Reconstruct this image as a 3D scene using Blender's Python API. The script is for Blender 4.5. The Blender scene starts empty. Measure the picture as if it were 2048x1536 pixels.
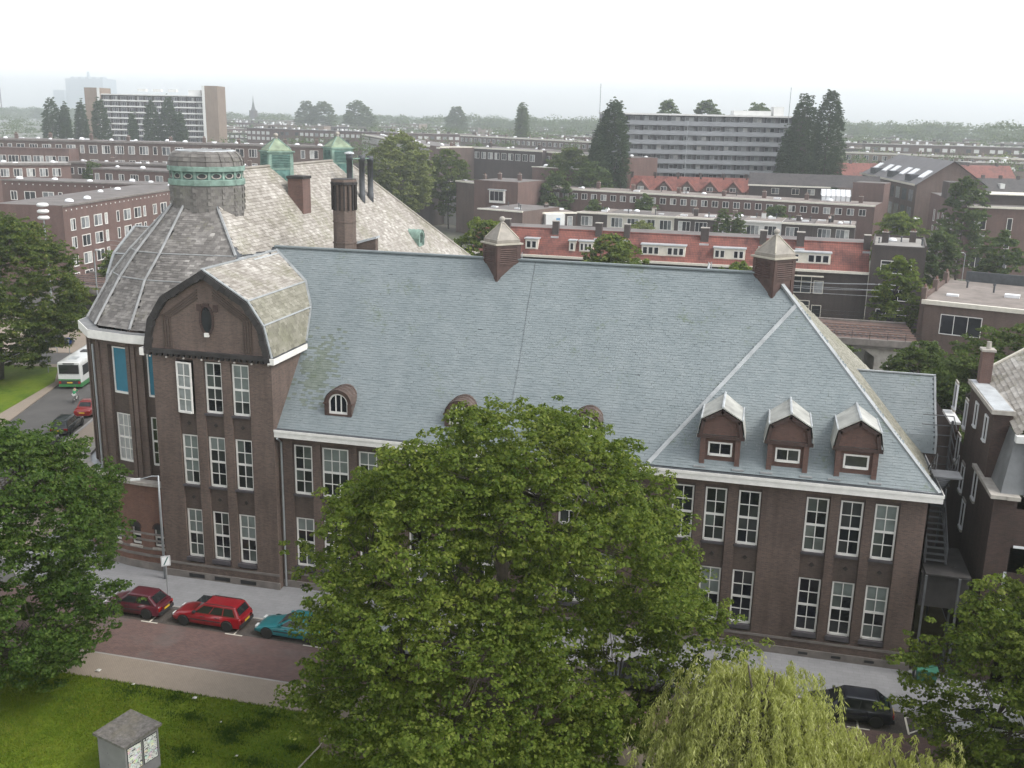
import bpy, math, random
import numpy as np
from mathutils import Vector, Matrix

# ------------------------------------------------------------------ camera, sky, sun, exposure
scene = bpy.context.scene
COL = scene.collection
R = math.radians
CAM = Vector((28.174, -55.242, 29.729))
YAW, PITCH, ROLL = 0.2360, -0.2567, 0.0218

def make_camera():
    f = Vector((-math.sin(YAW) * math.cos(PITCH), math.cos(YAW) * math.cos(PITCH), math.sin(PITCH)))
    r = Vector((math.cos(YAW), math.sin(YAW), 0.0))
    u = r.cross(f)
    c, s = math.cos(ROLL), math.sin(ROLL)
    r2, u2 = c * r + s * u, -s * r + c * u
    M = Matrix((r2, u2, -f)).transposed().to_4x4()
    M.translation = CAM
    cd = bpy.data.cameras.new('camera')
    cd.sensor_width = 36.0
    cd.lens = 2038.92 / 2048 * 36.0
    cd.clip_start, cd.clip_end = 0.5, 30000.0
    co = bpy.data.objects.new('camera', cd)
    co.matrix_world = M
    COL.objects.link(co)
    scene.camera = co
make_camera()

SUN_EL, SUN_AZ = 48.0, 100.0          # elevation; azimuth clockwise from +Y (the light comes from the right)
sun_dir = Vector((math.sin(R(SUN_AZ)) * math.cos(R(SUN_EL)), math.cos(R(SUN_AZ)) * math.cos(R(SUN_EL)), math.sin(R(SUN_EL))))
world = bpy.data.worlds.new('World')
scene.world = world
world.use_nodes = True
wn, wl = world.node_tree.nodes, world.node_tree.links
wn.clear()
wo = wn.new('ShaderNodeOutputWorld')
bg = wn.new('ShaderNodeBackground')
sky = wn.new('ShaderNodeTexSky')
sky.sky_type = 'NISHITA'
sky.sun_disc = False
sky.sun_elevation = R(SUN_EL)
sky.sun_rotation = R(SUN_AZ)
sky.air_density, sky.dust_density, sky.ozone_density = 1.0, 1.0, 1.0
hs = wn.new('ShaderNodeHueSaturation')     # an even overcast veil: the blue of the clear sky is mostly gone
hs.inputs['Saturation'].default_value = 0.16
wl.new(sky.outputs[0], hs.inputs['Color'])
wl.new(hs.outputs[0], bg.inputs['Color'])
bg.inputs['Strength'].default_value = 0.15
wl.new(bg.outputs[0], wo.inputs['Surface'])

sd = bpy.data.lights.new('sun', 'SUN')
sd.energy, sd.angle, sd.color = 1.15, R(22.0), (1.0, 0.96, 0.90)
so = bpy.data.objects.new('sun', sd)
so.rotation_euler = (-sun_dir).to_track_quat('-Z', 'Y').to_euler()
so.location = (60, -40, 80)
COL.objects.link(so)

vs = scene.view_settings
scene.display_settings.display_device = 'sRGB'
vs.view_transform, vs.look, vs.exposure, vs.gamma = 'Standard', 'None', 1.25, 1.0
vs.use_curve_mapping = False
cy = scene.cycles
cy.max_bounces, cy.diffuse_bounces, cy.glossy_bounces, cy.transmission_bounces, cy.transparent_max_bounces = 6, 3, 3, 4, 8
cy.volume_bounces = 1
cy.use_denoising = True
cy.use_adaptive_sampling = True
cy.caustics_reflective = cy.caustics_refractive = False

rng = random.Random(7)
nrg = np.random.default_rng(11)
Z3 = Vector((0, 0, 1))

# ------------------------------------------------------------------ object helpers
ORG = {}

def tag(o, label=None, cat=None, group=None, kind=None):
    if label: o['label'] = label
    if cat: o['category'] = cat
    if group: o['group'] = group
    if kind: o['kind'] = kind
    return o

def thing(name, loc, label, cat, group=None, rz=0.0):
    e = bpy.data.objects.new(name, None)
    e.empty_display_size = 0.3
    e.location = loc
    e.rotation_euler = (0, 0, rz)
    COL.objects.link(e)
    ORG[e.name] = Vector(loc)
    return tag(e, label, cat, group)

def place(name, mesh, parent, loc=(0, 0, 0), rot=(0, 0, 0), scale=None):
    """One more object that shares the mesh, in its parent's local space."""
    o = bpy.data.objects.new(name, mesh)
    o.location, o.rotation_euler = loc, rot
    if scale: o.scale = scale
    o.parent = parent
    COL.objects.link(o)
    return o

def copy_tree(o, parent=None):
    c = o.copy()
    COL.objects.link(c)
    c.parent = parent
    for ch in o.children:
        copy_tree(ch, c)
    return c

class MB:
    """Collects faces; build() links them as ONE mesh object."""
    def __init__(s):
        s.v, s.f, s.m = [], [], []
    def add(s, pts, faces, mi=0):
        b = len(s.v)
        s.v += [tuple(p) for p in pts]
        for f in faces:
            s.f.append(tuple(b + i for i in f)); s.m.append(mi)
        return s
    def poly(s, pts, mi=0):
        return s.add(pts, [tuple(range(len(pts)))], mi)
    def box(s, x0, x1, y0, y1, z0, z1, mi=0):
        p = [(x0,y0,z0),(x1,y0,z0),(x1,y1,z0),(x0,y1,z0),(x0,y0,z1),(x1,y0,z1),(x1,y1,z1),(x0,y1,z1)]
        return s.add(p, [(3,2,1,0),(4,5,6,7),(0,1,5,4),(1,2,6,5),(2,3,7,6),(3,0,4,7)], mi)
    def obox(s, O, A, B, C, mi=0):
        O, A, B, C = Vector(O), Vector(A), Vector(B), Vector(C)
        if A.cross(B).dot(C) < 0: A, B = B, A
        p = [O, O+A, O+A+B, O+B, O+C, O+A+C, O+A+B+C, O+B+C]
        return s.add(p, [(3,2,1,0),(4,5,6,7),(0,1,5,4),(1,2,6,5),(2,3,7,6),(3,0,4,7)], mi)
    def prism(s, pts, ext, mi=0, mi_side=None):
        n = len(pts); e = Vector(ext)
        P = [Vector(p) for p in pts]; Q = [p + e for p in P]
        s.add(P + Q, [tuple(range(n - 1, -1, -1)), tuple(range(n, 2 * n))], mi)
        s.add(P + Q, [(i, (i + 1) % n, n + (i + 1) % n, n + i) for i in range(n)], mi if mi_side is None else mi_side)
        return s
    def loft(s, rings, mi=0, closed=True, cap=True):
        n = len(rings[0]); pts = [p for r in rings for p in r]; F = []
        for k in range(len(rings) - 1):
            for i in range(n if closed else n - 1):
                j = (i + 1) % n
                F.append((k*n+i, k*n+j, (k+1)*n+j, (k+1)*n+i))
        if cap:
            F.append(tuple(range(n - 1, -1, -1)))
            F.append(tuple((len(rings) - 1) * n + i for i in range(n)))
        return s.add(pts, F, mi)
    def tube(s, path, r, n=6, mi=0, cap=True):
        P = [Vector(p) for p in path]
        rs = r if isinstance(r, (list, tuple)) else [r] * len(P)
        rings = []
        ref = None
        for i, p in enumerate(P):
            t = (P[min(i + 1, len(P) - 1)] - P[max(i - 1, 0)]).normalized()
            if ref is None:
                ref = Vector((1, 0, 0)) if abs(t.x) < 0.8 else Vector((0, 1, 0))
            a = (ref - t * ref.dot(t)).normalized(); ref = a
            b = t.cross(a)
            rings.append([p + (a * math.cos(2*math.pi*k/n) + b * math.sin(2*math.pi*k/n)) * rs[i] for k in range(n)])
        return s.loft(rings, mi, True, cap)
    def lathe(s, prof, n=16, c=(0, 0, 0), mi=0, a0=0.0, cap=True):
        rings = [[(c[0] + r * math.cos(a0 + 2*math.pi*k/n), c[1] + r * math.sin(a0 + 2*math.pi*k/n), c[2] + z) for k in range(n)] for r, z in prof]
        return s.loft(rings, mi, True, cap)
    def mesh(s, name, mats, off=None, smooth=False):
        me = bpy.data.meshes.new(name)
        v = s.v
        if off is not None:
            ox, oy, oz = off
            v = [(a - ox, b - oy, c - oz) for a, b, c in v]
        me.from_pydata(v, [], s.f)
        for m in (mats if isinstance(mats, (list, tuple)) else [mats]):
            me.materials.append(m)
        if len(set(s.m)) > 1 or (s.m and s.m[0]):
            me.polygons.foreach_set('material_index', s.m)
        if smooth:
            me.polygons.foreach_set('use_smooth', [True] * len(s.f))
        me.update()
        return me
    def build(s, name, mats, parent=None, smooth=False, raw=False, root=None, **kw):
        """Vertices are in world space unless raw; root = the thing whose origin they hang on."""
        off = None
        if parent is not None and not raw:
            off = ORG[(root or parent).name]
        o = bpy.data.objects.new(name, s.mesh(name, mats, off, smooth))
        if parent is not None: o.parent = parent
        COL.objects.link(o)
        return tag(o, **kw) if kw else o

def np_object(name, verts, faces4, mats, parent=None, kind=None, midx=None, smooth=False):
    """Fast mesh from numpy: faces4 is (n,4) or (n,3)."""
    me = bpy.data.meshes.new(name)
    nv, nf, k = len(verts), len(faces4), faces4.shape[1]
    me.vertices.add(nv)
    me.vertices.foreach_set('co', np.asarray(verts, dtype=np.float32).ravel())
    me.loops.add(nf * k)
    me.loops.foreach_set('vertex_index', np.asarray(faces4, dtype=np.int32).ravel())
    me.polygons.add(nf)
    me.polygons.foreach_set('loop_start', np.arange(0, nf * k, k, dtype=np.int32))
    me.polygons.foreach_set('loop_total', np.full(nf, k, dtype=np.int32))
    for m in (mats if isinstance(mats, (list, tuple)) else [mats]):
        me.materials.append(m)
    if midx is not None:
        me.polygons.foreach_set('material_index', np.asarray(midx, dtype=np.int32))
    me.polygons.foreach_set('use_smooth', np.full(nf, bool(smooth)))
    me.update(calc_edges=True)
    o = bpy.data.objects.new(name, me)
    if parent is not None: o.parent = parent
    COL.objects.link(o)
    if kind: o['kind'] = kind
    return o
# ------------------------------------------------------------------ materials
class NT:
    def __init__(s, name):
        s.mat = bpy.data.materials.new(name)
        s.mat.use_nodes = True
        s.t = s.mat.node_tree
        s.n, s.l = s.t.nodes, s.t.links
        s.bsdf = s.n['Principled BSDF']
        s.out = s.n['Material Output']
    def node(s, t, **kw):
        x = s.n.new(t)
        for k, v in kw.items(): setattr(x, k, v)
        return x
    def put(s, sock, v):
        if hasattr(v, 'is_output'): s.l.new(v, sock)
        elif v is not None: sock.default_value = v
    def math(s, op, a, b=None, c=None, clamp=False):
        x = s.node('ShaderNodeMath', operation=op, use_clamp=clamp)
        s.put(x.inputs[0], a); s.put(x.inputs[1], b)
        if c is not None: s.put(x.inputs[2], c)
        return x.outputs[0]
    def vmath(s, op, a, b=None, scale=None):
        x = s.node('ShaderNodeVectorMath', operation=op)
        s.put(x.inputs[0], a); s.put(x.inputs[1], b)
        if scale is not None: s.put(x.inputs['Scale'], scale)
        return x.outputs['Value'] if op == 'DOT_PRODUCT' else x.outputs['Vector']
    def noise(s, scale, detail=4, rough=0.55, vec=None, dist=0.0):
        x = s.node('ShaderNodeTexNoise')
        s.put(x.inputs['Scale'], scale); s.put(x.inputs['Detail'], detail); s.put(x.inputs['Roughness'], rough)
        s.put(x.inputs['Distortion'], dist)
        if vec is not None: s.l.new(vec, x.inputs['Vector'])
        return x.outputs['Fac']
    def pos(s):
        return s.node('ShaderNodeNewGeometry').outputs['Position']
    def ramp(s, fac, stops):
        x = s.node('ShaderNodeValToRGB')
        e = x.color_ramp.elements
        while len(e) < len(stops): e.new(0.5)
        for q, (p, c) in zip(e, stops):
            q.position = p; q.color = (*c, 1) if len(c) == 3 else c
        s.put(x.inputs[0], fac)
        return x.outputs[0]
    def mix(s, fac, a, b, mode='MIX'):
        x = s.node('ShaderNodeMix', data_type='RGBA', blend_type=mode)
        s.put(x.inputs['Factor'], fac)
        for k, v in ((6, a), (7, b)):
            s.put(x.inputs[k], (*v, 1) if isinstance(v, tuple) and len(v) == 3 else v)
        return x.outputs[2]
    def rand(s):
        """A value per island of a joined mesh, or per object where each piece is an object."""
        a = s.node('ShaderNodeNewGeometry').outputs['Random Per Island']
        b = s.node('ShaderNodeObjectInfo').outputs['Random']
        return s.math('FRACT', s.math('ADD', a, b))
    def wallvec(s):
        """(along the wall, height, 0) for any upright wall, in metres."""
        g = s.node('ShaderNodeNewGeometry')
        cr = s.node('ShaderNodeVectorMath', operation='CROSS_PRODUCT')
        s.l.new(g.outputs['True Normal'], cr.inputs[0]); cr.inputs[1].default_value = (0, 0, 1)
        nm = s.node('ShaderNodeVectorMath', operation='NORMALIZE')
        s.l.new(cr.outputs[0], nm.inputs[0])
        u = s.vmath('DOT_PRODUCT', nm.outputs[0], g.outputs['Position'])
        sep = s.node('ShaderNodeSeparateXYZ'); s.l.new(g.outputs['Position'], sep.inputs[0])
        cb = s.node('ShaderNodeCombineXYZ')
        s.l.new(u, cb.inputs[0]); s.l.new(sep.outputs[2], cb.inputs[1])
        return cb.outputs[0]
    def bump(s, h, strength=0.3, dist=0.02):
        x = s.node('ShaderNodeBump')
        s.put(x.inputs['Strength'], strength); s.put(x.inputs['Distance'], dist); s.l.new(h, x.inputs['Height'])
        s.l.new(x.outputs[0], s.bsdf.inputs['Normal'])
    def fin(s, col=None, rough=0.8, metal=0.0, spec=None):
        if col is not None: s.put(s.bsdf.inputs['Base Color'], (*col, 1) if isinstance(col, tuple) and len(col) == 3 else col)
        s.put(s.bsdf.inputs['Roughness'], rough); s.put(s.bsdf.inputs['Metallic'], metal)
        if spec is not None: s.put(s.bsdf.inputs['Specular IOR Level'], spec)
        return s.mat

def m_plain(name, col, rough=0.7, var=0.15, scale=1.5, metal=0.0, bump=0.0):
    t = NT(name)
    f = t.noise(scale, 5, 0.6, t.pos())
    lo = tuple(c * (1 - var) for c in col); hi = tuple(min(1, c * (1 + var)) for c in col)
    c = t.ramp(f, [(0.3, lo), (0.7, hi)])
    if bump: t.bump(t.noise(scale * 8, 4, 0.6, t.pos()), bump)
    return t.fin(c, rough, metal)

def m_brick(name, c1, c2, mortar, stain=0.45, bw=0.22, bh=0.065, soot=None):
    t = NT(name)
    v = t.wallvec()
    b = t.node('ShaderNodeTexBrick')
    t.l.new(v, b.inputs['Vector'])
    b.inputs['Color1'].default_value = (*c1, 1); b.inputs['Color2'].default_value = (*c2, 1); b.inputs['Mortar'].default_value = (*mortar, 1)
    b.inputs['Scale'].default_value = 1.0
    b.inputs['Brick Width'].default_value = bw; b.inputs['Row Height'].default_value = bh
    b.inputs['Mortar Size'].default_value = 0.011; b.inputs['Bias'].default_value = -0.1
    p = t.pos()
    big = t.noise(0.22, 5, 0.62, p)
    st = t.node('ShaderNodeMapping'); st.inputs['Scale'].default_value = (1.6, 1.6, 0.22); t.l.new(p, st.inputs[0])
    streak = t.noise(1.0, 5, 0.6, st.outputs[0])
    fine = t.noise(9.0, 3, 0.6, p)
    k = t.math('MULTIPLY', t.math('ADD', big, t.math('ADD', streak, t.math('MULTIPLY', fine, 0.5))), 0.4)
    col = t.mix(1.0, b.outputs['Color'], t.ramp(k, [(0.28, (1 - stain,) * 3), (0.72, (1 + stain * 0.55, 1 + stain * 0.5, 1 + stain * 0.45))]), 'MULTIPLY')
    t.bump(b.outputs['Fac'], -0.4, 0.006)
    return t.fin(col, 0.88, 0, 0.3)

def m_slate(name, stops, moss=None, moss_amt=0.0, rough=0.6, patch=0.35, rw=0.34):
    t = NT(name)
    r = t.rand()
    p = t.pos()
    big = t.noise(0.16, 4, 0.6, p)
    mid = t.noise(0.9, 4, 0.6, p)
    k = t.math('ADD', t.math('MULTIPLY', r, rw), t.math('MULTIPLY', t.math('SUBTRACT', big, 0.5), patch * 2.0))
    k = t.math('ADD', k, t.math('MULTIPLY', t.math('SUBTRACT', mid, 0.5), 0.5))
    mpv = t.node('ShaderNodeMapping'); mpv.inputs['Scale'].default_value = (0.9, 0.05, 1.0); t.l.new(t.wallvec(), mpv.inputs[0])
    k = t.math('ADD', k, t.math('MULTIPLY', t.math('SUBTRACT', t.noise(1.0, 5, 0.65, mpv.outputs[0]), 0.5), 0.55))
    k = t.math('ADD', k, 0.5 - rw / 2, clamp=True)
    col = t.ramp(k, stops)
    if moss:
        mz = t.noise(0.35, 5, 0.65, p, 0.4)
        f = t.ramp(t.math('ADD', mz, t.math('MULTIPLY', t.math('SUBTRACT', t.noise(6.0, 3, 0.6, p), 0.5), 0.5)), [(0.62 - moss_amt, (0, 0, 0)), (0.80 - moss_amt * 0.6, (1, 1, 1))])
        col = t.mix(t.math('MULTIPLY', f, 0.75), col, moss)
    fine = t.noise(25.0, 3, 0.6, p)
    col = t.mix(1.0, col, t.ramp(fine, [(0.3, (0.82,) * 3), (0.7, (1.12,) * 3)]), 'MULTIPLY')
    t.bump(fine, 0.25, 0.01)
    return t.fin(col, rough)

def m_glass(name, stops, rough=0.06):
    t = NT(name)
    r = t.node('ShaderNodeObjectInfo').outputs['Random']
    ri = t.node('ShaderNodeNewGeometry').outputs['Random Per Island']
    k = t.math('FRACT', t.math('ADD', t.math('MULTIPLY', r, 3.7), ri))
    x = t.node('ShaderNodeValToRGB'); x.color_ramp.interpolation = 'CONSTANT'
    e = x.color_ramp.elements
    while len(e) < len(stops): e.new(0.5)
    for q, (pz, c) in zip(e, stops): q.position = pz; q.color = (*c, 1)
    t.l.new(k, x.inputs[0])
    n = t.noise(1.3, 2, 0.5, t.pos())
    c = t.mix(1.0, x.outputs[0], t.ramp(n, [(0.3, (0.7,) * 3), (0.7, (1.2,) * 3)]), 'MULTIPLY')
    return t.fin(c, rough, 0, 0.6)

def m_leaf(name, dark, light, trans=0.35, yellow=None):
    t = NT(name)
    r = t.node('ShaderNodeNewGeometry').outputs['Random Per Island']
    p = t.pos()
    k = t.math('ADD', t.math('MULTIPLY', r, 0.30), t.math('ADD', t.math('MULTIPLY', t.noise(0.35, 3, 0.6, p), 0.45), t.math('MULTIPLY', t.noise(1.9, 2, 0.5, p), 0.40)))
    stops = [(0.30, dark), (0.62, light)]
    if yellow: stops.append((0.88, yellow))
    c = t.ramp(k, stops)
    t.fin(c, 0.6, 0, 0.12)
    tr = t.node('ShaderNodeBsdfTranslucent')
    t.l.new(t.mix(1.0, c, (1.3, 1.4, 0.6), 'MULTIPLY'), tr.inputs['Color'])
    mx = t.node('ShaderNodeMixShader'); mx.inputs[0].default_value = trans
    t.l.new(t.bsdf.outputs[0], mx.inputs[1]); t.l.new(tr.outputs[0], mx.inputs[2])
    t.l.new(mx.outputs[0], t.out.inputs['Surface'])
    return t.mat

def m_paint(name, col, rough=0.28):
    t = NT(name)
    f = t.noise(6.0, 4, 0.6, t.pos())
    c = t.ramp(f, [(0.3, tuple(x * 0.88 for x in col)), (0.75, col)])
    t.put(t.bsdf.inputs['Coat Weight'], 0.6); t.put(t.bsdf.inputs['Coat Roughness'], 0.08)
    return t.fin(c, rough)

M = {}
M['brick'] = m_brick('brick_school', (0.150, 0.100, 0.082), (0.088, 0.061, 0.054), (0.135, 0.115, 0.104), 0.6)
M['brick_tower'] = m_brick('brick_tower', (0.158, 0.108, 0.089), (0.094, 0.066, 0.057), (0.140, 0.120, 0.108), 0.6)
M['brick_red'] = m_brick('brick_red', (0.215, 0.098, 0.070), (0.150, 0.070, 0.054), (0.16, 0.125, 0.105), 0.5)
M['brick_dark'] = m_brick('brick_dark', (0.040, 0.031, 0.029), (0.024, 0.020, 0.019), (0.05, 0.045, 0.042), 0.5)
M['brick_spandrel'] = m_brick('brick_spandrel', (0.105, 0.074, 0.062), (0.072, 0.052, 0.046), (0.10, 0.085, 0.075), 0.5)
M['brick_neighbour'] = m_brick('brick_neighbour', (0.085, 0.050, 0.042), (0.048, 0.032, 0.029), (0.07, 0.06, 0.055), 0.5)
M['brick_city'] = m_brick('brick_city', (0.165, 0.085, 0.068), (0.115, 0.064, 0.055), (0.15, 0.125, 0.115), 0.45)
M['brick_city_b'] = m_brick('brick_city_brown', (0.145, 0.092, 0.076), (0.098, 0.066, 0.057), (0.15, 0.125, 0.11), 0.45)
M['brick_city_c'] = m_brick('brick_city_dark', (0.075, 0.055, 0.050), (0.050, 0.040, 0.038), (0.09, 0.08, 0.075), 0.45)
M['brick_city_d'] = m_brick('brick_city_tan', (0.26, 0.185, 0.135), (0.20, 0.145, 0.11), (0.22, 0.19, 0.16), 0.35)
M['slate_new'] = m_slate('slate_blue_grey', [(0.0, (0.112, 0.138, 0.146)), (0.4, (0.162, 0.191, 0.199)), (0.7, (0.194, 0.222, 0.229)), (1.0, (0.262, 0.288, 0.295))], (0.085, 0.115, 0.055), 0.02, 0.55, 0.32, 0.22)
M['slate_old'] = m_slate('slate_pale_weathered', [(0.0, (0.170, 0.150, 0.126)), (0.4, (0.285, 0.260, 0.228)), (0.72, (0.375, 0.348, 0.312)), (1.0, (0.55, 0.525, 0.485))], (0.17, 0.165, 0.10), 0.12, 0.75, 0.5, 0.55)
M['slate_bell'] = m_slate('slate_grey_weathered', [(0.0, (0.075, 0.068, 0.063)), (0.45, (0.135, 0.125, 0.116)), (0.78, (0.205, 0.192, 0.178)), (1.0, (0.42, 0.40, 0.37))], (0.15, 0.145, 0.085), 0.03, 0.75, 0.4, 0.6)
M['slate_moss'] = m_slate('slate_mossy', [(0.0, (0.125, 0.118, 0.088)), (0.4, (0.20, 0.19, 0.148)), (0.75, (0.265, 0.253, 0.205)), (1.0, (0.40, 0.385, 0.325))], (0.16, 0.162, 0.098), 0.12, 0.75, 0.4, 0.5)
M['slate_drum'] = m_slate('slate_drum', [(0.0, (0.065, 0.060, 0.056)), (0.4, (0.125, 0.116, 0.107)), (0.75, (0.195, 0.183, 0.168)), (1.0, (0.30, 0.285, 0.265))], (0.13, 0.135, 0.085), 0.08, 0.8)
M['lead'] = m_plain('lead_sheet', (0.42, 0.44, 0.45), 0.5, 0.22, 1.2)
M['lead_roll'] = m_plain('lead_roll', (0.26, 0.265, 0.265), 0.55, 0.25, 1.5)
M['lead_dark'] = m_plain('lead_gutter', (0.055, 0.06, 0.066), 0.6, 0.3, 2.0)
M['white'] = m_plain('white_paint', (0.72, 0.70, 0.66), 0.45, 0.10, 2.5)
M['cream'] = m_plain('cream_paint', (0.66, 0.62, 0.53), 0.5, 0.10, 2.5)
M['copper'] = m_plain('copper_patina', (0.165, 0.245, 0.205), 0.75, 0.42, 1.6, 0, 0.1)
M['copper_dark'] = m_plain('copper_louvre', (0.085, 0.150, 0.130), 0.6, 0.45, 1.8)
M['copper_body'] = m_plain('copper_body', (0.085, 0.175, 0.155), 0.65, 0.6, 1.3)
M['copper_roof'] = m_plain('copper_turret_roof', (0.205, 0.255, 0.175), 0.7, 0.4, 1.6)
M['brick_stack'] = m_brick('brick_stack', (0.165, 0.120, 0.098), (0.115, 0.085, 0.072), (0.13, 0.11, 0.10), 0.45)
M['brownwood'] = m_plain('brown_timber', (0.062, 0.034, 0.028), 0.55, 0.35, 2.2)
M['browncopper'] = m_plain('brown_copper', (0.085, 0.060, 0.050), 0.45, 0.35, 2.0)
M['greyroof'] = m_plain('turret_zinc', (0.215, 0.195, 0.165), 0.55, 0.30, 1.8)
M['stone'] = m_plain('sandstone', (0.34, 0.315, 0.28), 0.85, 0.25, 1.5, 0, 0.2)
M['concrete'] = m_plain('plinth_concrete', (0.175, 0.155, 0.14), 0.9, 0.30, 1.2, 0, 0.2)
M['darkstone'] = m_plain('dark_sill', (0.060, 0.054, 0.060), 0.6, 0.3, 2.0)
M['black'] = m_plain('black_iron', (0.018, 0.018, 0.020), 0.5, 0.2, 2.0)
M['soot'] = m_plain('sooty_stone_and_shade', (0.030, 0.027, 0.026), 0.9, 0.45, 1.4, 0, 0.4)  # soot on stone; also colours the sheet painted as shade at the entrance
M['steel'] = m_plain('galvanised_steel', (0.34, 0.36, 0.37), 0.45, 0.15, 2.0, 0.4)
M['glass'] = m_glass('window_glass', [(0.0, (0.016, 0.017, 0.020)), (0.34, (0.024, 0.026, 0.026)), (0.56, (0.045, 0.050, 0.048)), (0.74, (0.085, 0.098, 0.090)), (0.90, (0.16, 0.175, 0.16))])
M['glass_dark'] = m_glass('window_glass_dark', [(0.0, (0.010, 0.011, 0.018)), (0.5, (0.020, 0.022, 0.026)), (0.8, (0.045, 0.047, 0.048))])
M['glass_city'] = m_glass('house_glass', [(0.0, (0.020, 0.022, 0.026)), (0.3, (0.045, 0.05, 0.055)), (0.5, (0.15, 0.16, 0.165)), (0.72, (0.30, 0.31, 0.31)), (0.88, (0.46, 0.46, 0.44))], 0.12)
M['curtain'] = m_plain('white_curtain', (0.34, 0.345, 0.34), 0.35, 0.16, 3.0)
M['glass_pale'] = m_plain('painted_reflection_glass', (0.25, 0.265, 0.265), 0.15, 0.3, 1.2)  # pale base colour stands in for the reflection in the open window
M['blind_pale'] = m_plain('pale_blind', (0.165, 0.190, 0.178), 0.3, 0.25, 1.0)
M['blind'] = m_plain('blue_roller_blind', (0.030, 0.165, 0.235), 0.7, 0.12, 1.0)
M['asphalt'] = m_plain('asphalt', (0.088, 0.084, 0.080), 0.9, 0.16, 0.5, 0, 0.2)
M['bark'] = m_plain('bark', (0.060, 0.048, 0.036), 0.9, 0.4, 3.0, 0, 0.5)
M['tyre'] = m_plain('rubber', (0.015, 0.015, 0.015), 0.85, 0.1, 3.0)
M['rim'] = m_plain('alloy_rim', (0.45, 0.45, 0.46), 0.35, 0.1, 3.0, 0.6)
M['carglass'] = m_plain('car_glass', (0.016, 0.018, 0.020), 0.05, 0.2, 2.0)
M['plastic'] = m_plain('dark_plastic', (0.03, 0.03, 0.032), 0.6, 0.2, 3.0)
M['plate_y'] = m_plain('yellow_plate', (0.62, 0.40, 0.03), 0.5, 0.05, 3.0)
M['lamp_red'] = m_plain('tail_lamp', (0.30, 0.012, 0.012), 0.25, 0.2, 4.0)
M['lamp_white'] = m_plain('head_lamp', (0.62, 0.63, 0.62), 0.12, 0.1, 4.0)
M['gravel'] = m_plain('roof_gravel', (0.205, 0.175, 0.155), 0.95, 0.28, 0.6, 0, 0.3)
M['bitumen'] = m_plain('roof_bitumen', (0.135, 0.120, 0.112), 0.9, 0.30, 0.35)
M['bitumen_l'] = m_plain('roof_pale', (0.27, 0.255, 0.235), 0.9, 0.25, 0.4)
M['skydome'] = m_plain('rooflight_plastic', (0.78, 0.79, 0.80), 0.2, 0.05, 2.0)
# ------------------------------------------------------------------ ground, streets, lawns
def m_ground():
    t = NT('town_ground'); p = t.pos()
    f = t.noise(0.02, 5, 0.6, p); g = t.noise(0.3, 4, 0.6, p)
    c = t.ramp(t.math('ADD', t.math('MULTIPLY', f, 0.7), t.math('MULTIPLY', g, 0.3)), [(0.38, (0.10, 0.095, 0.085)), (0.5, (0.13, 0.125, 0.10)), (0.58, (0.075, 0.095, 0.045))])
    return t.fin(c, 0.95)
def m_grass():
    t = NT('lawn_grass'); p = t.pos()
    a, b, c2 = t.noise(0.28, 5, 0.62, p), t.noise(2.2, 4, 0.65, p), t.noise(24, 3, 0.6, p)
    k = t.math('ADD', t.math('MULTIPLY', a, 0.55), t.math('ADD', t.math('MULTIPLY', b, 0.30), t.math('MULTIPLY', c2, 0.15)))
    c = t.ramp(k, [(0.34, (0.042, 0.090, 0.006)), (0.48, (0.100, 0.155, 0.010)), (0.60, (0.138, 0.180, 0.015)), (0.72, (0.20, 0.195, 0.045))])
    t.bump(c2, 0.6, 0.05)
    return t.fin(c, 0.9, 0, 0.2)
def m_paver(name, c1, c2, mort, bw, bh, var, rot=0.0, off=0.5, wet=None, big=0.12):
    t = NT(name); p = t.pos()
    mp = t.node('ShaderNodeMapping'); mp.inputs['Rotation'].default_value = (0, 0, rot); t.l.new(p, mp.inputs[0])
    b = t.node('ShaderNodeTexBrick'); t.l.new(mp.outputs[0], b.inputs['Vector'])
    b.offset = off
    b.inputs['Color1'].default_value = (*c1, 1); b.inputs['Color2'].default_value = (*c2, 1); b.inputs['Mortar'].default_value = (*mort, 1)
    b.inputs['Scale'].default_value = 1.0; b.inputs['Brick Width'].default_value = bw; b.inputs['Row Height'].default_value = bh
    b.inputs['Mortar Size'].default_value = 0.008
    f = t.noise(big, 6, 0.68, p, 0.6); g = t.noise(1.4, 5, 0.6, p)
    k = t.math('ADD', t.math('MULTIPLY', f, 0.6), t.math('MULTIPLY', g, 0.4))
    c = t.mix(1.0, b.outputs['Color'], t.ramp(k, [(0.33, (1 - var,) * 3), (0.5, (1, 1, 1)), (0.68, (1 + var,) * 3)]), 'MULTIPLY')
    if wet: c = t.mix(t.ramp(t.noise(0.33, 5, 0.65, p, 0.5), [(0.50, (0, 0, 0)), (0.72, (0.55, 0.55, 0.55))]), c, wet)
    t.bump(b.outputs['Fac'], -0.3, 0.01)
    return t.fin(c, 0.9, 0, 0.3)
M['ground'] = m_ground()
M['grass'] = m_grass()
M['tiles'] = m_paver('pavement_tiles', (0.235, 0.235, 0.242), (0.215, 0.215, 0.221), (0.17, 0.17, 0.172), 0.6, 0.3, 0.14)
M['roadbrick'] = m_paver('road_brick', (0.182, 0.112, 0.098), (0.132, 0.086, 0.080), (0.09, 0.072, 0.066), 0.21, 0.08, 0.20, 0.0, 0.5, (0.150, 0.138, 0.130))
M['parkbrick'] = m_paver('parking_brick', (0.105, 0.088, 0.078), (0.075, 0.066, 0.060), (0.05, 0.046, 0.042), 0.21, 0.08, 0.2, 1.5708)
M['tanpath'] = m_paver('tan_path', (0.285, 0.236, 0.190), (0.265, 0.220, 0.178), (0.22, 0.185, 0.15), 0.21, 0.105, 0.09, 0.785)
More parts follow.
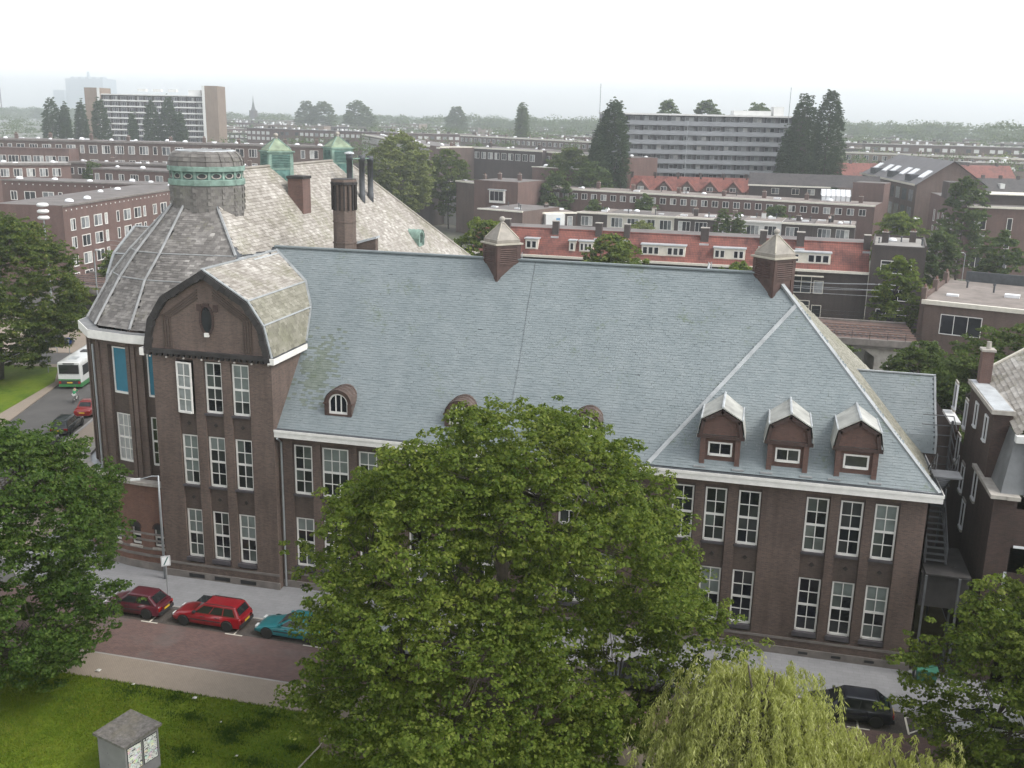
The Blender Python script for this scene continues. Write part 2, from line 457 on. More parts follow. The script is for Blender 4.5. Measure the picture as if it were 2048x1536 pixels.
M['kerb'] = m_plain('kerb_stone', (0.30, 0.285, 0.265), 0.9, 0.2, 1.0)

def sheet(name, pts, z, mat, label=None):
    o = MB().poly([(x, y, z) for x, y in pts]).build(name, mat)
    o['kind'] = 'structure'
    return o
def slab(name, pts, z0, z1, mat):
    o = MB().prism([(x, y, z0) for x, y in pts], (0, 0, z1 - z0)).build(name, mat)
    o['kind'] = 'structure'
    return o

sheet('ground', [(-9000, -300), (9000, -300), (9000, 12000), (-9000, 12000)], -0.02, M['ground'])
sheet('square_asphalt', [(-130, -10.4), (-12, -10.4), (-12, 2), (-12, 120), (-130, 120)], -0.012, M['asphalt'])
sheet('street', [(-12.0, -10.5), (90, -10.5), (90, -4.4), (-12.0, -4.4)], 0.0, M['roadbrick'])
sheet('street_west_end', [(-60, -10.5), (-12.0, -10.5), (-12.0, -4.4), (-60, -4.4)], 0.0, M['roadbrick'])
sheet('parking_strip', [(-11, -6.45), (90, -6.45), (90, -4.4), (-11, -4.4)], 0.004, M['parkbrick'])
KP = [(90, -4.4), (-11, -4.4), (-17, -3.4), (-22, 0.2), (-26, 7), (-29.3, 13), (-31.4, 18.7), (-33.4, 25.9), (-36.2, 35), (-45, 62), (-30, 90), (-20, 62), (-18, 40), (-16, 34), (90, 34)]
slab('pavement', KP, -0.05, 0.12, M['tiles'])
sheet('pavement_square_side', [(-19.5, -1.5), (-22, .35), (-25.9, 7), (-29.2, 13), (-31.25, 18.7), (-33.25, 25.9), (-36.05, 35), (-44.8, 61), (-24, 61), (-20.5, 30), (-19.5, 12)], 0.125, M['tanpath'])
# kerb stones along the pavement edge
mb = MB()
for (ax, ay), (bx, by) in zip(KP[:9], KP[1:10]):
    L = math.hypot(bx - ax, by - ay); n = max(1, int(L / 1.0))
    d = Vector(((bx - ax) / L, (by - ay) / L, 0)); nn = Vector((d.y, -d.x, 0))
    for i in range(n):
        o = Vector((ax, ay, 0)) + d * (L * i / n)
        mb.obox(o - nn * 0.005 + Vector((0, 0, -0.04)), d * (L / n - 0.02), nn * -0.16, Vector((0, 0, 0.167)))
o = mb.build('pavement_kerb', M['kerb']); o['kind'] = 'structure'
slab('footpath', [(-60, -12.9), (90, -12.9), (90, -10.62), (-60, -10.62)], -0.05, 0.10, M['tanpath'])
mb = MB()
for i in range(150):
    mb.box(-60 + i, -60 + i + 0.985, -10.62, -10.5, -0.04, 0.104)
o = mb.build('footpath_kerb', M['kerb']); o['kind'] = 'structure'
# lawn: an uneven sheet with a soft edge
def lawn(name, x0, x1, y0, y1, nx, ny, z, amp, edge=None):
    xs, ys = np.linspace(x0, x1, nx), np.linspace(y0, y1, ny)
    X, Y = np.meshgrid(xs, ys)
    Zv = z + amp * (np.sin(X * 0.9 + 1.3 * np.sin(Y * 0.7)) * np.cos(Y * 0.8) + 0.5 * np.sin(X * 2.3 + Y * 1.9))
    Zv[-1, :] = z - 0.04
    P = np.stack([X, Y, Zv], -1).reshape(-1, 3)
    i, j = np.meshgrid(np.arange(nx - 1), np.arange(ny - 1))
    a = (j * nx + i).ravel()
    F = np.stack([a, a + 1, a + nx + 1, a + nx], 1)
    o = np_object(name, P, F, M['grass'], smooth=True)
    o['kind'] = 'structure'
    return o
lawn('lawn', -60, 90, -45, -12.88, 160, 60, 0.10, 0.03)
slab('lawn_beside_square', [(-43.9, 27), (-46.9, 39.3), (-50.8, 45.1), (-58, 44.2), (-66, 22), (-52, 4), (-42, 12)], -0.02, 0.10, M['grass'])
slab('footpath_beside_square', [(-40.6, 23.1), (-43.2, 30.6), (-46.2, 39.6), (-50.5, 46.6), (-59, 45.6), (-58, 44.21), (-50.8, 45.11), (-46.9, 39.31), (-43.9, 27.01), (-41.5, 12), (-39.0, 12)], -0.03, 0.08, M['tanpath'])
sheet('side_street', [(51.5, 82), (66.5, 82), (66.8, 165), (68.0, 240), (56, 240), (52, 165)], 0.0, M['tanpath'])
slab('pavement_by_shops', [(-62, 50), (-53, 52.5), (-47, 66), (-76, 80), (-84, 60)], -0.02, 0.05, M['tanpath'])
# painted bay markings
mb = MB()
for x in (-5.6, -0.05, 4.9, 9.9, 14.9, 19.9, 24.9, 29.9, 34.9, 39.6):
    mb.add([(x, -6.45, 0.009), (x + 0.10, -6.45, 0.009), (x + 0.10, -5.6, 0.009), (x, -5.6, 0.009)], [(0, 1, 2, 3)])
    mb.add([(x - 0.5, -6.55, 0.009), (x + 0.6, -6.55, 0.009), (x + 0.6, -6.45, 0.009), (x - 0.5, -6.45, 0.009)], [(0, 1, 2, 3)])
for a, b in (((37.4, -6.3), (39.3, -4.7)), ((37.4, -4.7), (37.4, -6.4)), ((37.4, -4.75), (39.6, -4.75))):
    d = (Vector((*b, 0)) - Vector((*a, 0))).normalized(); n = Vector((-d.y, d.x, 0)) * 0.05
    A, B = Vector((*a, 0.0085)), Vector((*b, 0.0085))
    mb.add([A - n, B - n, B + n, A + n], [(0, 1, 2, 3)])
o = mb.build('bay_markings', M['cream']); o['kind'] = 'structure'
# bare earth and a timber edging on the lawn
o = MB().poly([(10.8 + 1.5 * math.cos(a) * (1 + 0.2 * math.sin(3 * a)), -15.2 + 1.0 * math.sin(a) * (1 + 0.25 * math.cos(2 * a)), 0.165) for a in [i * 2 * math.pi / 24 for i in range(24)]]).build('bare_earth', m_plain('bare_earth', (0.15, 0.115, 0.085), 0.95, 0.35, 1.5)); o['kind'] = 'structure'
o = MB().tube([(9.35, -13.9, 0.13), (9.45, -15.4, 0.14), (9.2, -17.3, 0.13)], 0.045, 6).build('edging_log', m_plain('pale_wood', (0.40, 0.36, 0.30), 0.8))
tag(o, 'pale timber edging lying on the lawn beside the bare earth patch', 'log')
# blades and tufts of grass
def grass_blades(n, x0, x1, y0, y1, h, name, mat, clump=None):
    P = np.empty((n, 3, 3), np.float32)
    if clump is None:
        x, y = nrg.uniform(x0, x1, n), nrg.uniform(y0, y1, n)
    else:
        c = clump[nrg.integers(0, len(clump), n)]
        x = c[:, 0] + nrg.normal(0, 1, n) * c[:, 2] * 1.3 * np.abs(nrg.normal(0, 1, n)); y = c[:, 1] + nrg.normal(0, 1, n) * c[:, 2] * 0.7 * np.abs(nrg.normal(0, 1, n)); y = np.minimum(y, -13.0)
    a = nrg.uniform(0, 6.283, n); w = nrg.uniform(0.015, 0.04, n); hh = h * nrg.uniform(0.5, 1.3, n)
    dx, dy = np.cos(a) * w, np.sin(a) * w
    z = np.full(n, 0.10)
    P[:, 0] = np.stack([x - dx, y - dy, z], 1); P[:, 1] = np.stack([x + dx, y + dy, z], 1)
    P[:, 2] = np.stack([x + nrg.normal(0, .05, n), y + nrg.normal(0, .05, n), z + hh], 1)
    return np_object(name, P.reshape(-1, 3), np.arange(n * 3).reshape(-1, 3), mat, kind='stuff')
g = grass_blades(70000, -12, 13, -22, -12.86, 0.10, 'grass', m_leaf('grass_blade', (0.060, 0.118, 0.008), (0.145, 0.190, 0.017), 0.3, (0.21, 0.21, 0.045)))
tag(g, 'short mown grass covering the park lawn', 'grass')
cl = np.array([[2.2, -14.9, .5], [5.0, -15.2, .5], [5.8, -14.6, .4], [4.6, -15.6, .35], [7.0, -17.4, .4], [6.0, -13.6, .6], [0.5, -13.5, .7], [-2, -13.6, .8], [3.5, -17.5, .5], [8.3, -15.9, .3], [5.1, -16.1, .25]])
g = grass_blades(7000, 0, 0, 0, 0, 0.13, 'grass_tufts', m_leaf('grass_tuft', (0.020, 0.052, 0.006), (0.048, 0.090, 0.012), 0.3), cl)
tag(g, 'darker longer tufts of grass scattered on the lawn', 'grass')
for k, (x, y, s) in enumerate([(-4.9, -12.3, .16), (-2.3, -13.0, .10), (1.5, -13.3, .13), (-0.2, -17.6, .06), (6.0, -17.2, .08), (3.9, -17.5, .05), (7.6, -14.7, .05), (3.9, -14.9, .05)]):
    mbp = MB(); z = 0.15
    mbp.add([(x - s, y - s * .6, z), (x + s, y - s * .7, z + .03), (x + s * .9, y + s * .6, z + .05), (x - s * .8, y + s * .7, z + .01)], [(0, 1, 2, 3)])
    mbp.add([(x - s, y - s * .6, z + .004), (x + s * .2, y - s * .7, z + .10), (x + s * .3, y + s * .6, z + .09), (x - s * .8, y + s * .7, z + .014)], [(0, 1, 2, 3)])
    tag(mbp.build('litter_paper', M['white']), 'small scrap of white paper litter on the park grass', 'litter', 'scraps of paper on the park grass')
# ------------------------------------------------------------------ slate fields
def slate_rows(BL, BR, TR, TL, w=0.30, h=0.17, lift=0.0, keep=None, edge=0.2):
    """Frames (O,U,V,N) of slates laid in staggered rows on a four-sided (or three-sided) roof plane."""
    BL, BR, TR, TL = map(Vector, (BL, BR, TR, TL))
    up = ((TL + TR) / 2 - (BL + BR) / 2); rows = max(1, int(round(max((TL - BL).length, (TR - BR).length, up.length) / h)))
    Ud = (BR - BL).normalized(); Nn = Ud.cross(up).normalized()
    if Nn.z < 0: Nn = -Nn
    out = []
    for k in range(rows):
        t = k / rows
        a, b = BL.lerp(TL, t), BR.lerp(TR, t)
        L = (b - a).length
        if L < w * 0.6: continue
        U = (b - a) / L
        V = Nn.cross(U).normalized()
        if V.dot(up) < 0: V = -V
        n = int(L / w) + 1
        for i in range(n + 1):
            u = (i + (0.5 if k % 2 else 0.0)) * w
            if u < w * edge or u > L - w * edge: continue
            p = a + U * u + Nn * lift
            if keep and not keep(p): continue
            out.append((*p, *U, *V, *Nn))
    return out
def slate_geo(w, h, th):
    L = h * 1.25; W = w * 0.494
    return np.array([(-W, 0, th), (W, 0, th), (W, L, .006), (-W, L, .006), (-W, 0, 0.0), (W, 0, 0.0), (W, L, -.01), (-W, L, -.01)], np.float32), \
           np.array([(0, 1, 2, 3), (4, 5, 1, 0), (5, 6, 2, 1), (4, 0, 3, 7)], np.int32)
def slate_mesh(name, fr, mat, parent, w=0.30, h=0.17, th=0.022):
    fr = np.array(fr, np.float32)
    G, F = slate_geo(w, h, th)
    n = len(fr)
    O, U, V, N = fr[:, 0:3], fr[:, 3:6], fr[:, 6:9], fr[:, 9:12]
    g = np.repeat(G[None], n, 0).copy()
    g[:, :4, 2] += (nrg.normal(0, 0.003, (n, 1)) + nrg.normal(0, 0.002, (n, 4))).astype(np.float32)
    g[:, :, 0] += nrg.normal(0, 0.006, (n, 1)); g[:, :, 1] += nrg.normal(0, 0.007, (n, 1))
    P = O[:, None] + g[..., 0:1] * U[:, None] + g[..., 1:2] * V[:, None] + g[..., 2:3] * N[:, None]
    off = ORG[parent.name] if parent.name in ORG else Vector((0, 0, 0))
    P = P - np.array(off, np.float32)
    FF = (np.arange(n)[:, None, None] * 8 + F[None]).reshape(-1, 4)
    return np_object(name, P.reshape(-1, 3), FF, mat, parent, 'stuff')
def slate_pieces(fr, mat, parent, w=0.30, h=0.17, th=0.022):
    G, F = slate_geo(w, h, th)
    me = bpy.data.meshes.new('slate'); me.from_pydata([tuple(map(float, g)) for g in G], [], [tuple(map(int, f)) for f in F]); me.materials.append(mat)
    for q in fr:
        O, U, V, N = Vector(q[0:3]), Vector(q[3:6]), Vector(q[6:9]), Vector(q[9:12])
        o = bpy.data.objects.new('slate', me)
        m = Matrix((U, V, N)).transposed().to_4x4(); m.translation = O + N * rng.gauss(0, .003) - ORG[parent.name]
        o.parent = parent
        o.matrix_local = m
        COL.objects.link(o)

# ------------------------------------------------------------------ facade with recessed window bays
def facade(mb, O, U, N, u0, u1, z0, z1, recs, mi=0, mi_in=0):
    """recs: (ua, ub, za, zb, depth, [(oa, ob, oz0, oz1, odepth), ...]); openings stacked upward in one bay."""
    O, U, N = Vector(O), Vector(U).normalized(), Vector(N).normalized()
    P = lambda u, z, d=0.0: O + U * u + Z3 * z - N * d
    def q(a, b, c, e, d0, d1=None, m=0):
        pass
    def rect(ua, ub, za, zb, d, m):
        if ub - ua > 1e-4 and zb - za > 1e-4:
            mb.add([P(ua, za, d), P(ub, za, d), P(ub, zb, d), P(ua, zb, d)], [(0, 1, 2, 3)], m)
    def reveal(ua, ub, za, zb, d0, d1, m):
        for a, b in (((ua, za), (ub, za)), ((ub, za), (ub, zb)), ((ub, zb), (ua, zb)), ((ua, zb), (ua, za))):
            mb.add([P(*a, d0), P(*b, d0), P(*b, d1), P(*a, d1)], [(0, 1, 2, 3)], m)
    cur = u0
    for ua, ub, za, zb, d, ops in sorted(recs):
        rect(cur, ua, z0, z1, 0, mi)
        rect(ua, ub, z0, za, 0, mi); rect(ua, ub, zb, z1, 0, mi)
        if d > 0: reveal(ua, ub, za, zb, 0, d, mi)
        zc = za
        for oa, ob, p0, p1, od in sorted(ops, key=lambda o: o[2]):
            rect(ua, ub, zc, p0, d, mi_in)
            rect(ua, oa, p0, p1, d, mi_in); rect(ob, ub, p0, p1, d, mi_in)
            reveal(oa, ob, p0, p1, d, od, mi_in)
            zc = p1
        rect(ua, ub, zc, zb, d, mi_in)
        cur = ub
    rect(cur, u1, z0, z1, 0, mi)

WIN = {}
def win_template(w, h, cols, rows, transom, fw=0.095, bar=0.05, depth=0.09, tr_w=0.13):
    """Frame mesh in local space (x right, z up, y into the wall) and its pane rectangles."""
    key = (round(w, 2), round(h, 2), cols, rows, transom, fw)
    if key in WIN: return WIN[key]
    mb = MB()
    mb.box(0, fw, 0, depth, 0, h); mb.box(w - fw, w, 0, depth, 0, h)
    mb.box(fw, w - fw, 0, depth, h - fw, h); mb.box(fw, w - fw, -0.05, depth, 0, fw * 1.3)
    zs = [fw * 1.3] + [fw + (h - 2 * fw) * i / rows for i in range(1, rows)] + [h - fw]
    xs = [fw] + [fw + (w - 2 * fw) * i / cols for i in range(1, cols)] + [w - fw]
    bz = []
    for i in range(1, rows):
        b = tr_w if i in transom else bar
        y0 = 0.0 if i in transom else 0.02
        mb.box(fw, w - fw, y0, depth - 0.02, zs[i] - b / 2, zs[i] + b / 2); bz.append(b)
    for i in range(1, cols):
        mb.box(xs[i] - bar / 2, xs[i] + bar / 2, 0.024, depth - 0.024, fw * 1.3, h - fw)
    me = mb.mesh('window', [M['white']])
    panes = []
    for r in range(rows):
        lo = zs[r] + (bz[r - 1] / 2 if r > 0 else 0); hi = zs[r + 1] - (bz[r] / 2 if r < rows - 1 else 0)
        for c in range(cols):
            l = xs[c] + (bar / 2 if c > 0 else 0); g = xs[c + 1] - (bar / 2 if c < cols - 1 else 0)
            panes.append((l, g, lo, hi))
    WIN[key] = (me, panes)
    return WIN[key]
PANE = {}
def pane_mesh(w, h, mat):
    k = (round(w, 2), round(h, 2), mat.name)
    if k not in PANE:
        PANE[k] = MB().box(-w / 2 - .004, w / 2 + .004, 0, 0.012, -h / 2 - .004, h / 2 + .004).mesh('pane', mat)
    return PANE[k]
def add_window(parent, P, rz, w, h, cols=2, rows=4, transom=(2,), mats=None, tilt=0.0, swing=0.0, blind=None):
    me, panes = win_template(w, h, cols, rows, transom)
    o = place('window', me, parent, tuple(Vector(P) - ORG[parent.name]), (tilt, 0, rz + swing))
    mats = mats or [M['glass']]
    pick = mats[rng.randrange(len(mats))]
    for i, (a, b, c, d) in enumerate(panes):
        r = i // cols
        mt = blind[1] if (blind and r >= rows - blind[0]) else pick
        place('pane', pane_mesh(b - a, d - c, mt), o, ((a + b) / 2, 0.055, (c + d) / 2), (rng.gauss(0, .006), 0, rng.gauss(0, .006)))
    return o

# ------------------------------------------------------------------ the school
SC = thing('school_building', (0, 0, 0), 'long brown brick school with blue grey slate roof, gabled tower and domed corner', 'school')
UX, UY, NF = Vector((1, 0, 0)), Vector((0, 1, 0)), Vector((0, -1, 0))
YT = -0.615; XT0, XT1 = -8.0, 0.07
ZL = (1.64, 4.92); ZU = (6.52, 9.74)
cols_w = [(1.01, 2.23, 2), (2.89, 4.63, 3), (5.30, 6.51, 2), (8.55, 9.77, 2), (10.4, 12.1, 3), (12.75, 13.97, 2), (16.0, 17.2, 2), (17.85, 19.6, 3), (20.2, 21.4, 2),
          (24.42, 25.62, 2), (26.26, 27.45, 2), (28.11, 29.31, 2), (31.77, 32.97, 2), (33.59, 34.78, 2), (35.39, 36.59, 2)]
mb = MB()
recs = [(a - .06, b + .06, 1.25, 9.95, .13, [(a, b, *ZL, .26), (a, b, *ZU, .26)]) for a, b, n in cols_w]
facade(mb, (0, 0, 0), UX, NF, 0.07, 38.1, 0.0, 10.4, recs, 0, 1)
mb.box(38.0, 38.1, 0, 18.5, 0, 10.9, 0)
mb.box(0.0, 38.1, 18.4, 18.5, 0, 10.4, 0)
mb.build('wall', [M['brick'], M['brick_spandrel']], SC)
gm = [M['glass'], M['glass'], M['glass_dark']]
cur_m = M['glass_dark']
for a, b, n in cols_w:
    for z0, z1 in (ZL, ZU):
        bl = None
        if rng.random() < 0.45: bl = (rng.choice([1, 2]), M['blind_pale'])
        add_window(SC, (a, .17, z0), 0, b - a, z1 - z0, n, 4, (2,), gm, blind=bl)
# sills, lintel ornaments, plinth bands
sill = MB().box(-.1, 1.0, -.1, .2, -.16, 0).mesh('sill', M['darkstone'])
for a, b, n in cols_w:
    for z in (ZL[0], ZU[0]):
        place('sill', sill, SC, (a + (.1 if 0 else 0), .10 if z > 5 else .02, z - .012), (0, 0, 0), ((b - a) / 1.0, 1, .8 if z > 5 else 1.6))
orn = MB().prism([(-.14, 0, 0), (0, 0, -.14), (.14, 0, 0), (0, 0, .14)], (0, .06, 0)).mesh('ornament', M['brick_dark'])
for a, b, n in cols_w[9:]:
    place('ornament', orn, SC, ((a + b) / 2, .085, 5.75))
mb = MB()
vents = []
mb.box(.07, 38.12, -.07, .02, .12, .58)
mb.box(.07, 38.12, -.035, .02, 1.02, 1.17)
mb.build('plinth_band', M['concrete'], SC)
vent = MB().box(0, .52, -.085, -.068, 0, .15).mesh('vent', M['black'])
for a, b, n in cols_w:
    place('vent', vent, SC, ((a + b) / 2 - .26, 0, .28))
# white eaves board and gutter
mb = MB()
mb.box(0.08, 38.62, -.62, .02, 10.36, 10.80)
mb.box(38.12, 38.62, .02, 18.9, 10.36, 10.80)
mb.box(0.08, 38.66, -.665, -.62, 10.68, 10.84)
mb.box(38.62, 38.66, -.62, 18.9, 10.68, 10.84)
mb.build('eaves_board', M['white'], SC)
mb = MB(); mb.box(0.1, 38.6, -.60, -.20, 10.80, 10.83); mb.box(38.15, 38.6, -.2, 18.8, 10.80, 10.83)
mb.build('gutter', M['lead_dark'], SC)
# main roof
TAN = 4.15 / 3.93
YR, ZR = 9.17, 20.70
zs = lambda y: 10.76 + (y + .23) * TAN
XE = 38.40
mb = MB()
mb.add([(-4.5, -.23, 10.76), (XE, -.23, 10.76), (29.0, YR, ZR), (-4.5, YR, ZR), (-4.5, 18.57, 10.76), (XE + .5, 18.57, 10.76)],
       [(0, 1, 2, 3), (1, 5, 2), (5, 4, 3, 2), (0, 3, 4)])
mb.build('roof', M['lead_dark'], SC)
gam = [(15.3, .22), (17.3, -.27), (18.68, -1.22), (20.42, -4.15)]
def xg(z):
    if z < 15.3: return .12
    for (za, xa), (zb, xb) in zip(gam, gam[1:]):
        if z <= zb: return xa + (xb - xa) * (z - za) / (zb - za) + .12
    return -4.0
TA, TL_ = Vector((30.54, 7.63, zs(7.63))), Vector((23.0, -.12, zs(-.12)))
def in_tri(p):
    y = p.y
    xl = TL_.x + (TA.x - TL_.x) * (y - TL_.y) / (TA.y - TL_.y)
    return y < TA.y and p.x > xl
nrm = Vector((0, -TAN, 1)).normalized()
BLm, BRm, TRm, TLm = (0.0, -.2, zs(-.2)), (XE, -.2, zs(-.2)), (29.0, YR, ZR), (-4.3, YR, ZR)
BLx = Vector((-4.3, -.2, zs(-.2)))
hipx = lambda y: XE - (XE - 29.0) * (y + .23) / (YR + .23)
fr_main = slate_rows(BLx, (XE, -.2, zs(-.2)), (XE, YR, ZR), TLm, keep=lambda p: p.x > xg(p.z) - .22 and p.x < hipx(p.y) - .1 and not in_tri(p))
LIFT = 0.11
fr_tri = slate_rows(BLx, (XE, -.2, zs(-.2)), (XE, YR, ZR), TLm, lift=LIFT, keep=lambda p: in_tri(p + nrm * -LIFT) and p.x < hipx(p.y) - .05)
fr_all = sorted(fr_main + fr_tri, key=lambda q: (Vector(q[0:3]) - CAM).length)
slate_pieces(fr_all[:300], M['slate_new'], SC)
M['slate_green'] = m_slate('slate_algae', [(0.0, (0.085, 0.108, 0.085)), (0.5, (0.128, 0.152, 0.128)), (1.0, (0.20, 0.225, 0.205))], (0.085, 0.11, 0.055), 0.05, 0.6, 0.35, 0.3)
def algae(q):      # damp, algae-grown slates below the tower's gutter
    x, z = q[0], q[2]
    p = max(0.0, 1 - abs(x - 1.6) / 1.7) * max(0.0, 1 - abs(z - 13.9) / 2.3)
    return rng.random() < p * 1.5
ag = [q for q in fr_all[300:] if algae(q)]; ags = set(map(id, ag))
slate_mesh('slate_field', [q for q in fr_all[300:] if id(q) not in ags], M['slate_new'], SC)
slate_mesh('slate_field', ag, M['slate_green'], SC)
MB().tube([Vector((x_, y_, zs(y_))) + nrm * .06 for x_, y_ in ((14.1, 9.1), (14.2, 6.6), (14.38, 4.05), (14.45, 1.2), (14.5, -.2))], .009, 5).build('lightning_conductor', M['lead_dark'], SC)
# raised triangular panel under its slates
HB = Vector((XE, -.23, 10.76))
e = nrm * (LIFT - .01)
pan = [TL_, HB, TA + Vector((.05, 0, 0))]
mb = MB().prism([p + nrm * .002 for p in pan], e); mb.build('roof_panel', M['lead'], SC)
M['lead_strip'] = m_plain('lead_flashing', (.285, .30, .305), .55, .2, 1.5)
def strip(a, b, wdt, hgt, n, mat=None, name='lead_strip', parent=SC):
    a, b = Vector(a), Vector(b); d = (b - a); s = d.cross(Vector(n)).normalized() * wdt
    N_ = Vector(n).normalized()
    return MB().obox(a - s / 2, d, s, N_ * hgt).build(name, mat or M['lead_strip'], parent)
strip(TL_ + nrm * .0, TA, .24, .15, nrm)
hipn = Vector((.45, -.45, .77)).normalized()
strip(HB + hipn * .02, Vector((29.0, YR, ZR)) + hipn * .02, .26, .14, hipn)
strip((-4.3, YR, ZR), (29.1, YR, ZR), .36, .10, (0, 0, 1), M['slate_new'], 'ridge_capping')
# right hip slope
fr = slate_rows((XE - .02, -.2, 10.79), (XE + .46, 18.5, 10.79), (29.0, YR, ZR), (29.0, YR, ZR))
slate_mesh('slate_field', fr, M['slate_moss'], SC)
# gabled wing at the right end
GW = [(6.45, 10.95), (6.75, 11.95), (8.25, 13.25), (9.75, 14.90)]
prof = GW + [(19.5 - y, z) for y, z in GW[::-1][1:]]
mb = MB()
n = len(prof)
mb.add([(33.5, y, z) for y, z in prof] + [(39.15, y, z) for y, z in prof], [(i, i + 1, n + i + 1, n + i) for i in range(n - 1)])
mb.poly([(39.1, y, z) for y, z in prof], 1)
mb.box(38.1, 39.1, 6.6, 12.9, 8.5, 11.0, 1)
mb.build('side_gable', [M['lead_dark'], M['brick']], SC)
fr = []
for (ya, za), (yb, zb) in zip(GW, GW[1:]):
    fr += slate_rows((33.0, ya, za), (39.2, ya, za), (39.2, yb, zb), (33.0, yb, zb), keep=lambda p: p.x > XE - (p.z - 10.76) / TAN - .1)
slate_mesh('slate_field', fr, M['slate_new'], SC)
for (ya, za), (yb, zb) in zip(GW, GW[1:]):
    strip((39.15, ya, za), (39.15, yb, zb), .12, .06, (0, -(zb - za), (yb - ya)), name='verge')
strip((34.6, 9.75, 14.92), (39.2, 9.75, 14.92), .18, .07, (0, 0, 1))

# round dormers
def round_dormer(x, y, z, parent, m_front, m_roof, m_win, wd=1.72, hh=.75, depth=3.2, rz=0.0, tan=TAN):
    r = wd / 2; f = .22
    d = place('round_dormer', None, parent, (x, y, z), (0, 0, rz)) if False else None
    mb = MB()
    arc = lambda rr, y0, n=12: [(rr * math.cos(math.pi * i / n), y0, hh + rr * math.sin(math.pi * i / n)) for i in range(n + 1)]
    # front frame: arch ring and jambs
    A, B = arc(r, 0), arc(r - f, 0)
    A2, B2 = arc(r, .25), arc(r - f, .25)
    nn = len(A)
    mb.add(A + B + A2 + B2, [(i, i + 1, nn + i + 1, nn + i) for i in range(nn - 1)] + [(i, 2*nn + i, 2*nn + i + 1, i + 1) for i in range(nn - 1)] + [(nn + i, nn + i + 1, 3*nn + i + 1, 3*nn + i) for i in range(nn - 1)])
    for s in (-1, 1):
        mb.box(min(s * r, s * (r - f)) - .02, max(s * r, s * (r - f)) + .02, -.02, .25, 0, hh)
        mb.box(s * r - .1, s * r + .1, -.06, .25, hh - .06, hh + .04)
    mb.box(-r, r, .0, .2, -.06, .08)
    me = mb.mesh('round_dormer', m_front)
    o = place('round_dormer', me, parent, (x, y, z), (0, 0, rz))
    # barrel roof running back into the slope
    mb = MB(); rings = []
    ro = r + .03
    P0 = [(ro * math.cos(math.pi * i / 12), -.05, hh + ro * math.sin(math.pi * i / 12)) for i in range(13)]
    P1 = [(px, max(.1, pz / tan + .05), pz) for px, _, pz in P0]
    mb.add(P0 + P1, [(i, 13 + i, 14 + i, i + 1) for i in range(12)])
    for s in (-1, 1):
        mb.add([(s * ro, 0, 0), (s * ro, 0, hh), (s * ro, hh / tan + .05, hh)], [(0, 1, 2)])
    b = place('barrel_roof', mb.mesh('barrel_roof', m_roof, smooth=True), o)
    for q in (.35, .8, 1.25):
        mb = MB()
        mb.tube([( (ro + .015) * math.cos(math.pi * i / 12), min(q, max(.1, (hh + ro * math.sin(math.pi * i / 12)) / tan)), hh + (ro + .015) * math.sin(math.pi * i / 12)) for i in range(2, 11)], .03, 4)
        place('seam', mb.mesh('seam', m_roof), b)
    # white arched frame and panes
    ri = r - f
    mb = MB()
    A, B = arc(ri, .10), arc(ri - .11, .10)
    mb.add(A + B, [(i, i + 1, nn + i + 1, nn + i) for i in range(nn - 1)])
    for s in (-1, 1): mb.box(min(s * ri, s * (ri - .11)), max(s * ri, s * (ri - .11)), .10, .16, .06, hh)
    mb.box(-ri, ri, .08, .16, .06, .22)
    for q in (-1, 1): mb.box(q * (ri - .11) / 3 - .035, q * (ri - .11) / 3 + .035, .10, .15, .2, hh + math.sqrt(max(0, (ri - .11) ** 2 * 8 / 9)))
    w = place('window', mb.mesh('window', m_win), o)
    gr = ri - .1
    mb = MB().poly([(gr * math.cos(math.pi * i / 12), .14, hh + gr * math.sin(math.pi * i / 12)) for i in range(13)] + [(-gr, .14, .2), (gr, .14, .2)])
    place('pane', mb.mesh('pane', M['glass_dark']), w)
    return o
for x in (3.80, 11.52, 19.2):
    round_dormer(x, .62, zs(.70) - .02, SC, M['brownwood'], M['browncopper'], M['white'])

